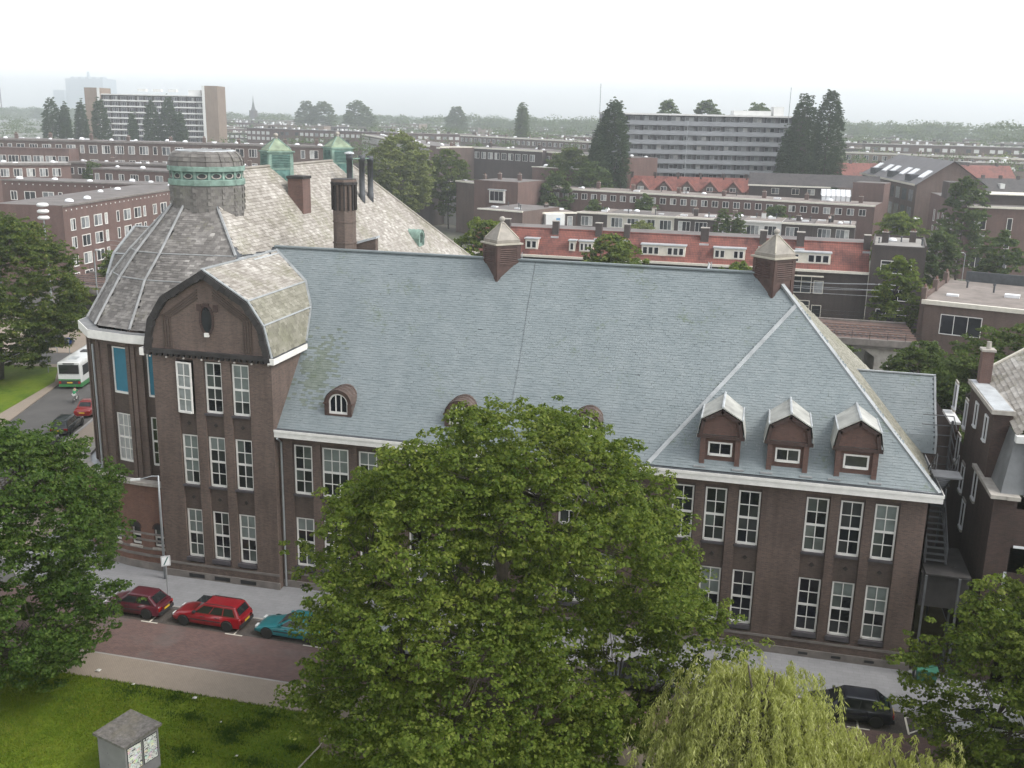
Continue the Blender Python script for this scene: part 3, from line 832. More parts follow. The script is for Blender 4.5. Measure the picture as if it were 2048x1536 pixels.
# three brick dormers with gambrel gables on the raised panel
def brick_dormer(x, single):
    hw, y0, z0 = 1.08, .05, 11.10
    mb = MB()
    ops = [(-.66, .66, 11.62, 12.42, .16)]
    facade(mb, (x, y0, 0), UX, NF, -hw, hw, z0, 12.80, [(-.85, .85, z0 + .12, 12.62, .10, ops)])
    for s in (-1, 1):
        mb.add([(x + s * hw, y0, z0), (x + s * hw, y0, 12.8), (x + s * hw, 2.2, 12.8)], [(0, 1, 2)])
        mb.box(x + s * (hw - .12) - .14, x + s * (hw - .12) + .14, y0 - .09, y0 + .002, z0 - .1, 12.78)
    gp = [(-1.22, 12.8), (-1.06, 13.75), (0, 14.36), (1.06, 13.75), (1.22, 12.8)]
    mb.poly([(x + a, y0 + .02, z) for a, z in gp])
    d = mb.build('dormer', M['brick_red'] if False else M['dormer_brick'], SC)
    mb = MB()                                              # dark string course and gable coping
    mb.box(x - 1.3, x + 1.3, y0 - .14, y0 + .02, 12.66, 12.86)
    for (a, za), (b, zb) in zip(gp, gp[1:]):
        A, B = Vector((x + a, y0 - .16, za)), Vector((x + b, y0 - .16, zb)); dd = (B - A); nn = Vector((dd.z, 0, -dd.x)).normalized()
        if nn.dot(Vector((x, 0, 13)) - A) < 0: nn = -nn
        mb.obox(A, dd, nn * .20, Vector((0, .2, 0)))
    mb.build('gable_coping', M['brick_dk2'], d, root=SC)
    mb = MB()                                              # lead roof
    gq = [(-1.34, 12.74), (-1.12, 13.84), (0, 14.50), (1.12, 13.84), (1.34, 12.74)]
    for (a, za), (b, zb) in zip(gq, gq[1:]):
        ya, yb = -.23 + (za - 10.76) / TAN, -.23 + (zb - 10.76) / TAN
        mb.add([(x + a, y0 - .22, za), (x + b, y0 - .22, zb), (x + b, yb, zb), (x + a, ya, za)], [(0, 1, 2, 3)])
        mb.add([(x + a, y0 - .22, za - .05), (x + b, y0 - .22, zb - .05), (x + b, y0 - .22, zb + .02), (x + a, y0 - .22, za + .02)], [(0, 1, 2, 3)])
    r = mb.build('dormer_roof', M['lead_pale'], d, root=SC)
    for a, z in ((0, 14.5), (-1.12, 13.84), (1.12, 13.84)):
        yb = -.23 + (z - 10.76) / TAN
        MB().tube([(x + a, y0 - .23, z + .02), (x + a, yb, z + .02)], .07 if a == 0 else .05, 5).build('roll', M['lead'], r, root=SC)
    yl = lambda z: -.23 + (z - 10.76) / TAN
    for s in (-1, 1):
        MB().obox((x + s * 1.36, yl(12.7) - 1.0, 12.7 - 1.0 * TAN * .98), (0, 1.1, 1.1 * TAN), (s * .10, 0, 0), nrm * .12).build('flashing', M['lead'], d, root=SC) if False else None
    mb = MB(); mb.box(x - hw - .3, x - hw + .35, y0 - .30, y0 - .06, z0 - .14, z0 - .06); mb.box(x + hw - .35, x + hw + .3, y0 - .30, y0 - .06, z0 - .14, z0 - .06)
    mb.build('flashing', M['lead_roll'], d, root=SC)
    w = add_window(SC, (x - .66, y0 + .08, 11.62), 0, 1.32, .80, 1 if single else 2, 1, (), [M['glass_dark']])
    w.parent = d
    for ch in ():
        pass
M['dormer_brick'] = m_brick('dormer_brick', (0.155, 0.080, 0.064), (0.105, 0.058, 0.050), (0.10, 0.08, 0.07), 0.4)
M['brick_dk2'] = m_brick('gable_coping_brick', (0.085, 0.048, 0.042), (0.055, 0.036, 0.033), (0.06, 0.05, 0.045), 0.4)
M['lead_pale'] = m_plain('lead_dormer', (0.37, 0.37, 0.34), 0.5, 0.32, 1.0)
for x, sg in ((26.87, False), (30.52, False), (34.12, True)):
    brick_dormer(x, sg)

# louvred turrets
def turret(x, y, zb, ze, s, h_roof, m_body, m_louv, m_roof, m_edge, name='turret', ball=M['stone']):
    """Square turret set diagonally over the ridge: s = side, zb = bottom, ze = eaves."""
    mb = MB(); hd = s / math.sqrt(2)
    C4 = [Vector((x, y - hd, 0)), Vector((x + hd, y, 0)), Vector((x, y + hd, 0)), Vector((x - hd, y, 0))]
    mb.prism([(c.x, c.y, zb) for c in C4], (0, 0, ze - zb))
    t = mb.build(name, m_body, SC)
    for c, d in zip(C4, C4[1:] + C4[:1]):
        U = (d - c).normalized(); N_ = Vector((U.y, -U.x, 0))
        L = (d - c).length
        # corner posts and frame
        mbp = MB()
        for a in (0.0, L - .26):
            mbp.obox(c + U * a + N_ * .0 + Z3 * zb, U * .26, N_ * .05, Z3 * (ze - zb))
        mbp.obox(c + U * .2 + Z3 * (ze - .16), U * (L - .4), N_ * .045, Z3 * .16)
        mbp.obox(c + U * .2 + Z3 * (ze - 1.30), U * (L - .4), N_ * .045, Z3 * .10)
        mbp.build('louvre_frame', m_edge if name == 'copper_turret' else m_body, t, root=SC)
        for i in range(8):
            z = ze - 1.16 + i * .125
            A = c + U * .2 + Z3 * z
            MB().obox(A, U * (L - .4), N_ * .055 + Z3 * -.05, Z3 * .035 + N_ * .012).build('slat', m_louv, t, root=SC)
    mbp = MB()
    so_ = s + .30; q = so_ / math.sqrt(2)
    mbp.prism([(x, y - q, ze), (x + q, y, ze), (x, y + q, ze), (x - q, y, ze)], (0, 0, .10))
    mbp.build('cornice', m_edge, t, root=SC)
    cb = .30 if name == 'turret' else .18
    pr_ = [(q * .84, ze + .10), (q * .84, ze + cb), (q * .78, ze + cb + .06), (q * .54, ze + cb + .06 + h_roof * .36), (q * .28, ze + cb + .06 + h_roof * .72), (q * .10, ze + cb + .06 + h_roof)]
    rings = [[(x, y - a, z), (x + a, y, z), (x, y + a, z), (x - a, y, z)] for a, z in pr_]
    r = MB().loft(rings).build('turret_roof', m_roof, t, root=SC)
    for k in range(4):
        MB().tube([Vector(rg[k]) + Z3 * .01 for rg in rings[2:]], .045, 5).build('hip_roll', m_edge, r, root=SC)
    zt = pr_[-1][1]
    MB().lathe([(.13, zt), (.17, zt + .04), (.10, zt + .09), (.09, zt + .12), (.16, zt + .17), (.20, zt + .27), (.17, zt + .37), (.07, zt + .44), (.0, zt + .45)], 12, (x, y, 0)).build('finial', ball, r, True, root=SC)
    return t
M['turret_edge'] = m_plain('turret_trim', (0.36, 0.33, 0.27), 0.6, 0.2, 2.0)
turret(11.80, YR, 18.9, 21.72, 1.75, .95, M['brownwood'], M['brownwood'], M['greyroof'], M['turret_edge'])
turret(29.05, YR, 18.9, 21.72, 1.75, .95, M['brownwood'], M['brownwood'], M['greyroof'], M['turret_edge'])

# ---------------- tower
mb = MB()
tcols = [(-6.32, -5.23), (-4.49, -3.34), (-2.65, -1.50)]
TZ = [ZL, (6.62, 9.92), (11.48, 14.73)]
recs = [(a - XT0 - .05, b - XT0 + .05, 1.25, 14.85, .15, [(a - XT0, b - XT0, z0, z1, .28) for z0, z1 in TZ]) for a, b in tcols]
facade(mb, (XT0, YT, 0), UX, NF, 0, XT1 - XT0, 0, 15.3, recs, 0, 1)
mb.add([(XT1, YT, 0), (XT1, 12, 0), (XT1, 12, 15.5), (XT1, YT, 15.5)], [(0, 1, 2, 3)])
mb.add([(XT0, YT, 0), (XT0, 12, 0), (XT0, 12, 15.5), (XT0, YT, 15.5)], [(0, 1, 2, 3)])
XM = -4.14
gp = [(-4.02, 15.3), (-3.62, 17.15), (-2.72, 18.50), (0, 20.15), (2.72, 18.50), (3.62, 17.15), (4.02, 15.3)]
mb.poly([(XM + a, YT - .02, z) for a, z in gp], 0)
mb.build('tower_wall', [M['brick_tower'], M['brick_spandrel']], SC)
for ci, (a, b) in enumerate(tcols):
    for ri, (z0, z1) in enumerate(TZ):
        if ci == 0 and ri == 2:
            add_window(SC, (a, YT - .12, z0 - .05), 0, b - a, z1 - z0, 2, 4, (2,), [M['glass_pale']], 0.0, R(-7))
            continue
        bl = (rng.choice([1, 2, 2, 3]), M['blind_pale']) if rng.random() < .75 else None
        add_window(SC, (a, YT + .18, z0), 0, b - a, z1 - z0, 2, 4, (2,), [M['glass']], blind=bl)
        place('sill', sill, SC, (a, YT + (.08 if ri else .0), z0 - .012), (0, 0, 0), (b - a, 1, .8 if ri else 1.6))
    for z in (5.75, 10.7):
        place('ornament', orn, SC, ((a + b) / 2, YT + .10, z))
mb = MB()
mb.box(XT0 - .02, XT1 + .05, YT - .07, YT + .02, .12, .58); mb.box(XT0 - .02, XT1 + .03, YT - .035, YT + .02, 1.02, 1.17)
mb.build('plinth_band', M['concrete'], SC)
grate = MB().box(0, 1.1, -.085, -.068, 0, .26).mesh('vent', M['black'])
for a, b in tcols: place('vent', grate, SC, (a, YT, .22))
# gable: sooty coping, corbel table, ornament strips, oval window
gq = [(-4.30, 15.1), (-3.86, 17.22), (-2.90, 18.66), (0, 20.42), (2.90, 18.66), (3.86, 17.22), (4.30, 15.1)]
mb = MB()
for (a, za), (b, zb) in zip(gq, gq[1:]):
    A, B = Vector((XM + a, YT - .30, za)), Vector((XM + b, YT - .30, zb)); d = (B - A); nn = Vector((d.z, 0, -d.x)).normalized()
    if nn.dot(Vector((XM, 0, 16.5)) - A) < 0: nn = -nn
    L = d.length; k = max(2, int(L / .34))
    for i in range(k):
        t0 = i / k
        mb.obox(A + d * (t0 + .02 / k) + Vector((0, rng.uniform(-.02, .02), 0)), d * (.96 / k), nn * rng.uniform(.36, .46), Vector((0, .34, 0)))
mb.build('gable_coping', M['soot'], SC)
mb = MB()
mb.box(XM - 4.15, XM + 4.15, YT - .26, YT - .02, 15.16, 15.42)
for i in range(22):
    x = XM - 4.0 + i * .38
    mb.box(x, x + .18, YT - .22, YT - .01, 14.98, 15.16)
mb.build('corbel_table', M['soot'], SC)
cone = MB().lathe([(.06, 0), (.075, .05), (.03, .10)], 8).mesh('corbel_stone', M['stone'])
for i in range(0, 22, 3):
    place('corbel_stone', cone, SC, (XM - 3.8 + i * .38 + rng.uniform(-.1, .1), YT - .20, 14.88))
def gstrip(pts, w=.07, name='brick_moulding'):
    mbg = MB()
    for (a, za), (b, zb) in zip(pts, pts[1:]):
        A, B = Vector((XM + a, YT - .075, za)), Vector((XM + b, YT - .075, zb)); d = B - A
        nn = Vector((d.z, 0, -d.x)).normalized()
        mbg.obox(A, d, nn * w, Vector((0, .06, 0)))
    mbg.build(name, M['brick_spandrel'], SC)
for s in (-1, 1):
    for k in range(4):
        o_ = k * .17
        gstrip([(s * (2.95 - o_), 15.5), (s * (2.95 - o_), 17.55 - o_ * .2), (s * .5, 19.25 - o_)], .075)
ov = [(.0 + .36 * math.cos(t), 17.42 + .80 * math.sin(t)) for t in [i * 2 * math.pi / 20 for i in range(20)]]
mb = MB(); mb.poly([(XM + .08 + a, YT - .035, z) for a, z in ov]); 
wn_ = mb.build('oval_window', M['glass_dark'], SC)
mb = MB()
for i in range(20):
    t0, t1 = i * 2 * math.pi / 20, (i + .9) * 2 * math.pi / 20
    q = [(XM + .08 + .36 * math.cos(t0), YT - .09, 17.42 + .80 * math.sin(t0)), (XM + .08 + .36 * math.cos(t1), YT - .09, 17.42 + .80 * math.sin(t1)),
         (XM + .08 + .50 * math.cos(t1), YT - .09, 17.42 + .95 * math.sin(t1)), (XM + .08 + .50 * math.cos(t0), YT - .09, 17.42 + .95 * math.sin(t0))]
    mb.prism(q, (0, .07, 0))
for a, z, w_, h_ in ((-.62, 17.95, .3, .4), (.48, 17.95, .3, .4), (-.2, 18.2, .4, .22)):
    mb.box(XM + .08 + a, XM + .08 + a + w_, YT - .10, YT - .02, z, z + h_)
mb.build('oval_surround', M['brick_dk2'], wn_, root=SC)
MB().box(XM - .05, XM + .21, YT - .22, YT - .02, 16.38, 16.62).build('keystone', M['white'], wn_, root=SC)
# gambrel roof of the tower
tp = [(-4.30, 15.35), (-3.86, 17.28), (-2.90, 18.72), (0, 20.48), (2.90, 18.72), (3.86, 17.28), (4.30, 15.35)]
mb = MB(); n = len(tp)
mb.add([(XM + a, YT - .1, z) for a, z in tp] + [(XM + a, 10.2, z - .0) for a, z in tp], [(i, i + 1, n + i + 1, n + i) for i in range(n - 1)])
mb.build('tower_roof', M['lead_dark'], SC)
ymain = lambda z: -.23 + (z - 10.76) / TAN
for (i0, i1), mat in (((6, 5), 'slate_moss'), ((5, 4), 'slate_moss'), ((4, 3), 'slate_old'), ((0, 1), 'slate_bell'), ((1, 2), 'slate_bell'), ((2, 3), 'slate_bell')):
    (a, za), (b, zb) = tp[i0], tp[i1]
    s = 1 if a > 0 or b > 0 else -1
    fr = slate_rows((XM + a, YT - .05, za + .01), (XM + a, 9.4, za + .01), (XM + b, 9.4, zb + .01), (XM + b, YT - .05, zb + .01), .36, .23,
                    keep=(lambda p: p.y < ymain(p.z) + .05) if s > 0 else None)
    slate_mesh('slate_field', fr, M[mat], SC, .36, .23, .03)
for i in (4, 5):
    a, z = tp[i]
    strip((XM + a, YT - .12, z + .03), (XM + a, ymain(z) - .05, z + .03), .10, .05, (.8, 0, .6))
for (a, za), (b, zb) in zip(tp[3:], tp[4:]):
    strip((XM + b + .02, ymain(zb) - .02, zb + .08), (XM + a + .02, ymain(za) - .02, za + .08), .16, .05, nrm)
    strip((XM + a, YT - .12, za), (XM + b, YT - .12, zb), .16, .07, ((za - zb), 0, (b - a)), name='verge')
strip((XM, YT - .15, 20.47), (XM, 9.0, 20.47), .22, .07, (0, 0, 1), name='ridge_capping')
mb = MB(); mb.obox((XM + 4.12, YT - .30, 14.98), (.42, 0, 0), (0, 4.75, 0), (0, 0, .36)); mb.build('eaves_board', M['white'], SC)
mb = MB(); mb.box(XM + 4.16, XM + 4.48, YT - .2, 4.0, 15.34, 15.36); mb.build('gutter', M['lead_dark'], SC)
mb = MB(); mb.prism([(XM - 4.52, YT - .32, 14.95), (XM - 4.22, YT - .32, 14.95), (XM - 4.22, YT - .32, 15.42), (XM - 4.52, YT - .32, 15.42)], (0, .5, 0)); mb.build('eaves_board', M['white'], SC)
mb = MB().tube([(.28, YT - .02, 10.3), (.28, -.12, 9.9), (.28, -.12, .2)], .065, 8); mb.build('downpipe', M['steel'], SC)

# ---------------- domed corner with bell roof
W = [(-8.0, .55), (-10.3, .55), (-13.2, 1.10), (-15.35, 3.25), (-16.6, 9.0), (-17.5, 10.8)]
mb = MB()
segs = list(zip(W, W[1:]))
def seg_frame(a, b):
    A, B = Vector((*a, 0)), Vector((*b, 0)); U = (B - A).normalized(); N_ = Vector((-U.y, U.x, 0))
    if N_.y > 0 and abs(N_.y) > abs(N_.x): N_ = -N_
    if N_.x > 0 and abs(N_.x) >= abs(N_.y): N_ = -N_
    return A, U, N_, (B - A).length
bays = {0: [(.55, 1.35)], 1: [(.45, 1.85)], 2: [(.7, 2.2)], 3: [(.9, 2.4), (3.3, 4.8)]}
for k, (a, b) in enumerate(segs):
    A, U, N_, L = seg_frame(a, b)
    recs = [(p - .12, q + .12, 6.4, 15.0, .22, [(p, q, 7.1, 10.4, .36), (p, q, 11.75, 14.85, .36)]) for p, q in bays.get(k, [])]
    facade(mb, A, U, N_, 0, L, 0, 15.2, recs, 0, 1)
mb.build('corner_wall', [M['brick_tower'], M['brick_spandrel']], SC)
for k in bays:
    A, U, N_, L = seg_frame(*segs[k])
    rz = math.atan2(-U.y, -U.x)
    for p, q in bays[k]:
        for z0, z1, bl in ((7.1, 10.4, 0), (11.75, 14.85, 1)):
            P = A + U * q - N_ * .26
            if bl:
                add_window(SC, P + Z3 * z0, rz, q - p, z1 - z0, 1, 1, (), [M['blind']])
            else:
                add_window(SC, P + Z3 * z0, rz, q - p, z1 - z0, 2 if q - p < 1 else 3, 4, (2,), [M['curtain']] if k == 1 else [M['glass']])
    # pilasters at the corners
    B = A + U * L
    MB().obox(B - U * .34 - N_ * .05 + Z3 * 6.2, U * .30, N_ * .17, Z3 * 8.9).build('pilaster', M['brick_tower'], SC)
    MB().obox(A + U * .04 - N_ * .05 + Z3 * 6.2, U * .28, N_ * .17, Z3 * 8.9).build('pilaster', M['brick_tower'], SC)
MB().tube([(-13.35, .95, 14.9), (-13.35, .95, 6.3)], .06, 8).build('downpipe', M['steel'], SC)
M['cornice_lead'] = m_plain('cornice_lead', (.17, .172, .172), .6, .25, 1.5)
# cornice
K = [(-8.05, .10), (-10.36, .10), (-13.45, .70), (-15.85, 3.05), (-17.1, 9.0), (-18.0, 10.8)]
mb = MB()
mid = lambda p, q, t: (p[0] + (q[0] - p[0]) * t, p[1] + (q[1] - p[1]) * t)
for (a, b), (c, d) in zip(zip(K, K[1:]), zip(W, W[1:])):
    P = [(*a, 15.36), (*b, 15.36), (*d, 15.2), (*c, 15.2)]
    Q = [(*a, 15.90), (*b, 15.90), (*mid(d, b, .35), 15.90), (*mid(c, a, .35), 15.90)]
    mb.loft([P, Q])
mb.build('cornice', M['white'], SC)
mb = MB()
for (a, b), (c, d) in zip(zip(K, K[1:]), zip(W, W[1:])):
    mb.poly([(*mid(a, c, .12), 15.91), (*mid(b, d, .12), 15.91), (*mid(b, d, 1.6), 15.91), (*mid(a, c, 1.6), 15.91)])
mb.build('gutter', M['cornice_lead'], SC)
# bell roof rings: strip 3 (right), 2, 1, 0, left, back
BELL = [
    (16.0, [(-3.6, .95), (-10.45, .95), (-13.50, 1.72), (-15.5, 3.70), (-16.5, 9.5), (-17.0, 13.0)]),
    (16.55, [(-3.75, 1.55), (-10.55, 1.50), (-13.45, 2.25), (-15.35, 4.1), (-16.2, 9.5), (-16.7, 13.0)]),
    (17.5, [(-4.0, 2.40), (-10.66, 2.40), (-13.32, 3.10), (-15.1, 4.8), (-15.9, 9.6), (-16.3, 13.0)]),
    (18.8, [(-4.4, 3.50), (-10.75, 3.45), (-13.10, 4.20), (-14.75, 5.7), (-15.5, 9.7), (-15.8, 12.8)]),
    (20.42, [(-5.15, 5.25), (-10.30, 4.65), (-12.30, 5.05), (-13.6, 6.3), (-14.4, 9.8), (-14.6, 12.4)]),
    (23.4, [(-7.90, 8.00), (-9.90, 7.25), (-11.15, 7.85), (-11.7, 8.9), (-11.9, 9.9), (-11.9, 11.0)])]
mb = MB()
shr = lambda p: (p[0] + (-9.5 - p[0]) * .03, p[1] + (9.5 - p[1]) * .03)
for (za, ra), (zb, rb) in zip(BELL, BELL[1:]):
    for i in range(5):
        mb.add([(*shr(ra[i]), za - .06), (*shr(ra[i + 1]), za - .06), (*shr(rb[i + 1]), zb - .06), (*shr(rb[i]), zb - .06)], [(0, 1, 2, 3)])
mb.build('bell_roof', M['lead_dark'], SC)
fr = []
for (za, ra), (zb, rb) in zip(BELL, BELL[1:]):
    for i in range(4):
        fr += slate_rows((*ra[i], za), (*ra[i + 1], za), (*rb[i + 1], zb), (*rb[i], zb), .32, .21, .01, None, .02)
slate_mesh('slate_field', fr, M['slate_bell'], SC, .32, .21)
for i in range(1, 4):
    pts = [Vector((*r[i], z)) + Vector((-.05, -.05, .05)) for z, r in BELL]
    MB().tube(pts, .085, 6).build('lead_roll', M['lead_roll'], SC)
MB().tube([Vector((*r[0], z)) + Vector((.0, -.05, .08)) for z, r in BELL[4:]], .10, 6).build('lead_roll', M['lead_roll'], SC)
for lv in (3, 4):
    z, r = BELL[lv]
    for i in range(4):
        MB().tube([(*r[i], z + .05), (*r[i + 1], z + .05)], .045, 5).build('lead_seam', M['lead_roll'], SC)
# auditorium roof behind
XA, ZA, TA_ = -9.5, 25.55, 1.1918
ya0, ya1 = 9.5, 33.8
def apl(x): return ZA - (x - XA) * TA_
mb = MB()
mb.add([(XA, ya0, ZA), (XA, ya1, ZA), (3.2, 53.2, apl(3.2)), (3.2, -3 + 5, apl(3.2)), (-5.1, 5.2, apl(-5.1)), (-22.2, 53.2, apl(3.2)), (-17.5, 10, 16.2)], [(0, 1, 2, 3, 4), (1, 5, 2), (0, 6, 5, 1)])
mb.build('hall_roof', M['lead_dark'], SC)
xr_ = 2.6
fr = slate_rows((xr_, 6.0, apl(xr_)), (xr_, 52.4, apl(xr_)), (XA, 52.4, ZA), (XA, 6.0, ZA), .40, .26,
                keep=lambda p: p.y > 0.25 - p.x and p.y < ya1 + (p.x - XA) * 1.5 - .05)
slate_mesh('slate_field', fr, M['slate_old'], SC, .40, .26, .045)
MB().tube([(XA, ya0, ZA + .03), (XA, ya1, ZA + .03)], .14, 6).build('ridge_capping', M['slate_old'], SC)
MB().tube([(XA, ya1, ZA + .03), (3.2, 53.2, apl(3.2) + .05)], .14, 6).build('ridge_capping', M['slate_old'], SC)
mb = MB(); mb.box(-5.0, -3.8, 5.2, 10.6, 20.1, 20.38); mb.build('lead_flat', M['lead'], SC)
for (x, y) in ((-4.6, 6.3), (-4.4, 7.8)):
    MB().tube([(x - .5, y - .3, 20.45), (x, y, 20.5), (x + .5, y - .1, 20.44)], .05, 5).build('lead_seam', M['lead_dark'], SC)
mb = MB(); mb.box(-17.5, 3.0, 20, 53, 0, 14.5); mb.build('hall_wall', M['brick'], SC)
# drum
DX, DY = -9.45, 9.55
mb = MB().lathe([(2.42, 22.2), (2.46, 24.78)], 16, (DX, DY, 0), 0, math.pi / 16); M['drum_base'] = m_plain('drum_base', (.105, .095, .086), .85, .35, 2.5); dr = mb.build('drum', M['drum_base'], SC)
fr = []
ring = lambda r, z: [(DX + r * math.cos(math.pi / 16 + 2 * math.pi * k / 16), DY + r * math.sin(math.pi / 16 + 2 * math.pi * k / 16), z) for k in range(17)]
A_, B_ = ring(2.45, 22.6), ring(2.49, 24.75)
def quads_of(A_, B_):
    out = []
    for k in range(16):
        mx = (A_[k][0] + A_[k + 1][0]) / 2 - DX; my = (A_[k][1] + A_[k + 1][1]) / 2 - DY
        out += slate_rows(A_[k], A_[k + 1], B_[k + 1], B_[k], .34, .22, 0, None, 0.0)
    return out
def fix_out(fr):
    res = []
    for q in fr:
        O = Vector(q[0:3]); U, V, N_ = Vector(q[3:6]), Vector(q[6:9]), Vector(q[9:12])
        if N_.dot(O - Vector((DX, DY, O.z))) < 0: N_ = -N_
        if V.z < 0: V = -V
        res.append((*O, *U, *V, *N_))
    return res
slate_mesh('slate_field', fix_out(quads_of(A_, B_)), M['slate_drum'], SC, .34, .22)
MB().lathe([(2.52, 24.74), (2.58, 24.78), (2.58, 25.12), (2.48, 25.16)], 16, (DX, DY, 0), 0, math.pi / 16).build('copper_band', M['copper'], dr, root=SC)
MB().lathe([(2.40, 25.14), (2.40, 25.68)], 16, (DX, DY, 0), 0, math.pi / 16).build('lantern', M['copper_dark'], dr, root=SC)
MB().lathe([(2.46, 25.66), (2.60, 25.70), (2.60, 26.0), (2.50, 26.04)], 16, (DX, DY, 0), 0, math.pi / 16).build('copper_band', M['copper'], dr, root=SC)
for k in range(16):
    a = 2 * math.pi * k / 16; c, s = math.cos(a), math.sin(a)
    T = Vector((-s, c, 0)); N_ = Vector((c, s, 0)); O = Vector((DX, DY, 25.41)) + N_ * 2.37
    mb = MB()
    oval = [(T * (.26 * math.cos(t)) + Z3 * (.15 * math.sin(t))) for t in [i * math.pi / 6 for i in range(12)]]
    mb.poly([O + p + N_ * .012 for p in oval], 0)
    for i in range(12):
        p, q = oval[i], oval[(i + 1) % 12]
        mb.add([O + p + N_ * .05, O + q + N_ * .05, O + q * 1.35 + N_ * .05, O + p * 1.35 + N_ * .05, O + p + N_ * .01, O + q + N_ * .01], [(0, 1, 2, 3), (0, 1, 5, 4)], 1 if math.sin(i * math.pi / 6 + .2) < .3 else 2)
    mb.build('oval_light', [M['black'], M['stone'], M['copper']], dr, root=SC)
    a2 = a + math.pi / 16
    MB().obox(Vector((DX, DY, 25.14)) + Vector((math.cos(a2), math.sin(a2), 0)) * 2.40 - Vector((-math.sin(a2), math.cos(a2), 0)) * .08, Vector((-math.sin(a2), math.cos(a2), 0)) * .16, Vector((math.cos(a2), math.sin(a2), 0)) * .07, Z3 * .53).build('post', M['copper'], dr, root=SC)
dome = [(2.50, 26.03), (2.46, 26.35), (2.36, 26.62), (2.20, 26.84), (1.98, 27.0)]
MB().lathe(dome, 16, (DX, DY, 0), 0, math.pi / 16).build('dome', M['drum_base'], dr, root=SC)
fr = []
for (ra, za), (rb, zb) in zip(dome, dome[1:]):
    fr += quads_of(ring(ra + .02, za), ring(rb + .02, zb))
o = slate_mesh('slate_field', fix_out(fr), M['slate_drum'], SC, .34, .22)
MB().lathe([(2.0, 26.98), (1.98, 27.06), (1.75, 27.07), (1.74, 26.9)], 24, (DX, DY, 0), cap=False).build('rim', M['lead'], dr, root=SC)
MB().lathe([(1.76, 26.92), (.0, 26.93)], 24, (DX, DY, 0), cap=False).build('dome_floor', M['lead_dark'], dr, root=SC)
# green copper turrets
turret(XA, 20.3, 23.5, 26.62, 1.95, .78, M['copper_body'], M['copper_dark'], M['copper_roof'], M['copper'], 'copper_turret')
turret(XA, 32.4, 23.5, 26.62, 1.95, .78, M['copper_body'], M['copper_dark'], M['copper_roof'], M['copper'], 'copper_turret')
# chimneys on the hall
c1 = MB(); c1.box(-7.75, -6.5, 18.5, 19.9, 20.5, 24.72); ch = c1.build('chimney', M['brick_city'], SC)
MB().box(-7.82, -6.43, 18.43, 19.97, 24.72, 24.92).build('chimney_cap', M['soot'], ch, root=SC)
oct_ = lambda r, z: [(r, z)]
cx_, cy_ = -.16, 11.6
mb = MB().lathe([(.80, 17.5), (.80, 20.9), (.84, 20.9), (.84, 21.0), (.78, 21.0), (.78, 22.35), (.82, 22.35), (.82, 22.45), (.78, 22.45), (.80, 24.9), (.90, 24.95), (.86, 25.3)], 8, (cx_, cy_, 0), 0, math.pi / 8)
ch = mb.build('tall_chimney', M['brick_stack'], SC)
for k in range(8):
    a = math.pi / 8 + 2 * math.pi * k / 8
    for da in (0, math.pi / 8):
        c, s = math.cos(a + da), math.sin(a + da)
        rr = .82 if da == 0 else .78
        MB().obox(Vector((cx_ + c * rr * .96, cy_ + s * rr * .96, 23.2)) - Vector((-s, c, 0)) * .05, Vector((-s, c, 0)) * .10, Vector((c, s, 0)) * .10, Z3 * 1.75).build('buttress', M['soot'] if da == 0 else M['brick_dark'], ch, root=SC)
MB().lathe([(.92, 24.95), (.92, 25.1), (.85, 25.15), (.85, 25.32)], 8, (cx_, cy_, 0), 0, math.pi / 8).build('chimney_cap', M['soot'], ch, root=SC)
mb = MB(); mb.prism([(.5, 12.0, 18), (1.95, 12.0, 18), (1.95, 12.0, 21.25), (.5, 12.0, 20.8)], (0, .5, 0)); fw_ = mb.build('fire_wall', M['brick_stack'], SC)
mb = MB(); mb.prism([(.45, 11.9, 20.8), (2.05, 11.9, 21.27), (2.05, 11.9, 21.42), (.45, 11.9, 20.95)], (0, .7, 0)); mb.build('coping', M['lead'], fw_, root=SC)
for (x, y, zt) in ((-6.9, 28.8, 26.3), (-6.7, 31.1, 26.1), (-6.65, 33.0, 26.0)):
    mb = MB().lathe([(.27, apl(x) - .6), (.30, apl(x) + .55), (.26, apl(x) + .6), (.26, zt - .5), (.30, zt - .5), (.30, zt), (.18, zt + .02)], 10, (x, y, 0)); mb.build('flue_pipe', M['flue'] if 'flue' in M else M['lead_dark'], SC, True)
MB().lathe([(.42, 26.3), (.42, 26.42), (.1, 26.5)], 10, (-6.9, 28.8, 0)).build('flue_cap', M['lead'], SC)
mb = MB().tube([(-6.9, 28.8, 25.9), (-6.65, 33.0, 25.8)], .06, 6); mb.build('flue_brace', M['copper'], SC)
round_dormer(-2.9, 36.3, apl(-2.9) + .1, SC, M['copper'], M['copper'], M['copper'], 1.5, .7, 3, math.pi / 2, TA_)

# left gambrel gable facing the square
YG, XG = 15.4, -19.3
mb = MB(); n = len(tp)
mb.add([(XG, YG + a, z + .3) for a, z in tp] + [(-11.0, YG + a, z + .3) for a, z in tp], [(i, i + 1, n + i + 1, n + i) for i in range(n - 1)])
mb.build('tower_roof', M['lead_dark'], SC)
mb = MB(); mb.box(XG + .1, -9, YG - 4.0, YG + 4.0, 0, 15.6); mb.poly([(XG + .1, YG + a, z + .2) for a, z in gp]); mb.build('tower_wall', M['brick_tower'], SC)
for (a, za), (b, zb) in zip(tp[:3], tp[1:4]):
    fr = slate_rows((XG, YG + a, za + .31), (-11.0, YG + a, za + .31), (-11.0, YG + b, zb + .31), (XG, YG + b, zb + .31))
    slate_mesh('slate_field', fr, M['slate_bell'], SC)
    strip((XG, YG + a, za + .32), (XG, YG + b, zb + .32), .2, .1, (0, -(zb - za), (b - a)), name='verge')
    strip((XG, YG + b, zb + .34), (-11, YG + b, zb + .34), .12, .06, (0, -.5, .8))
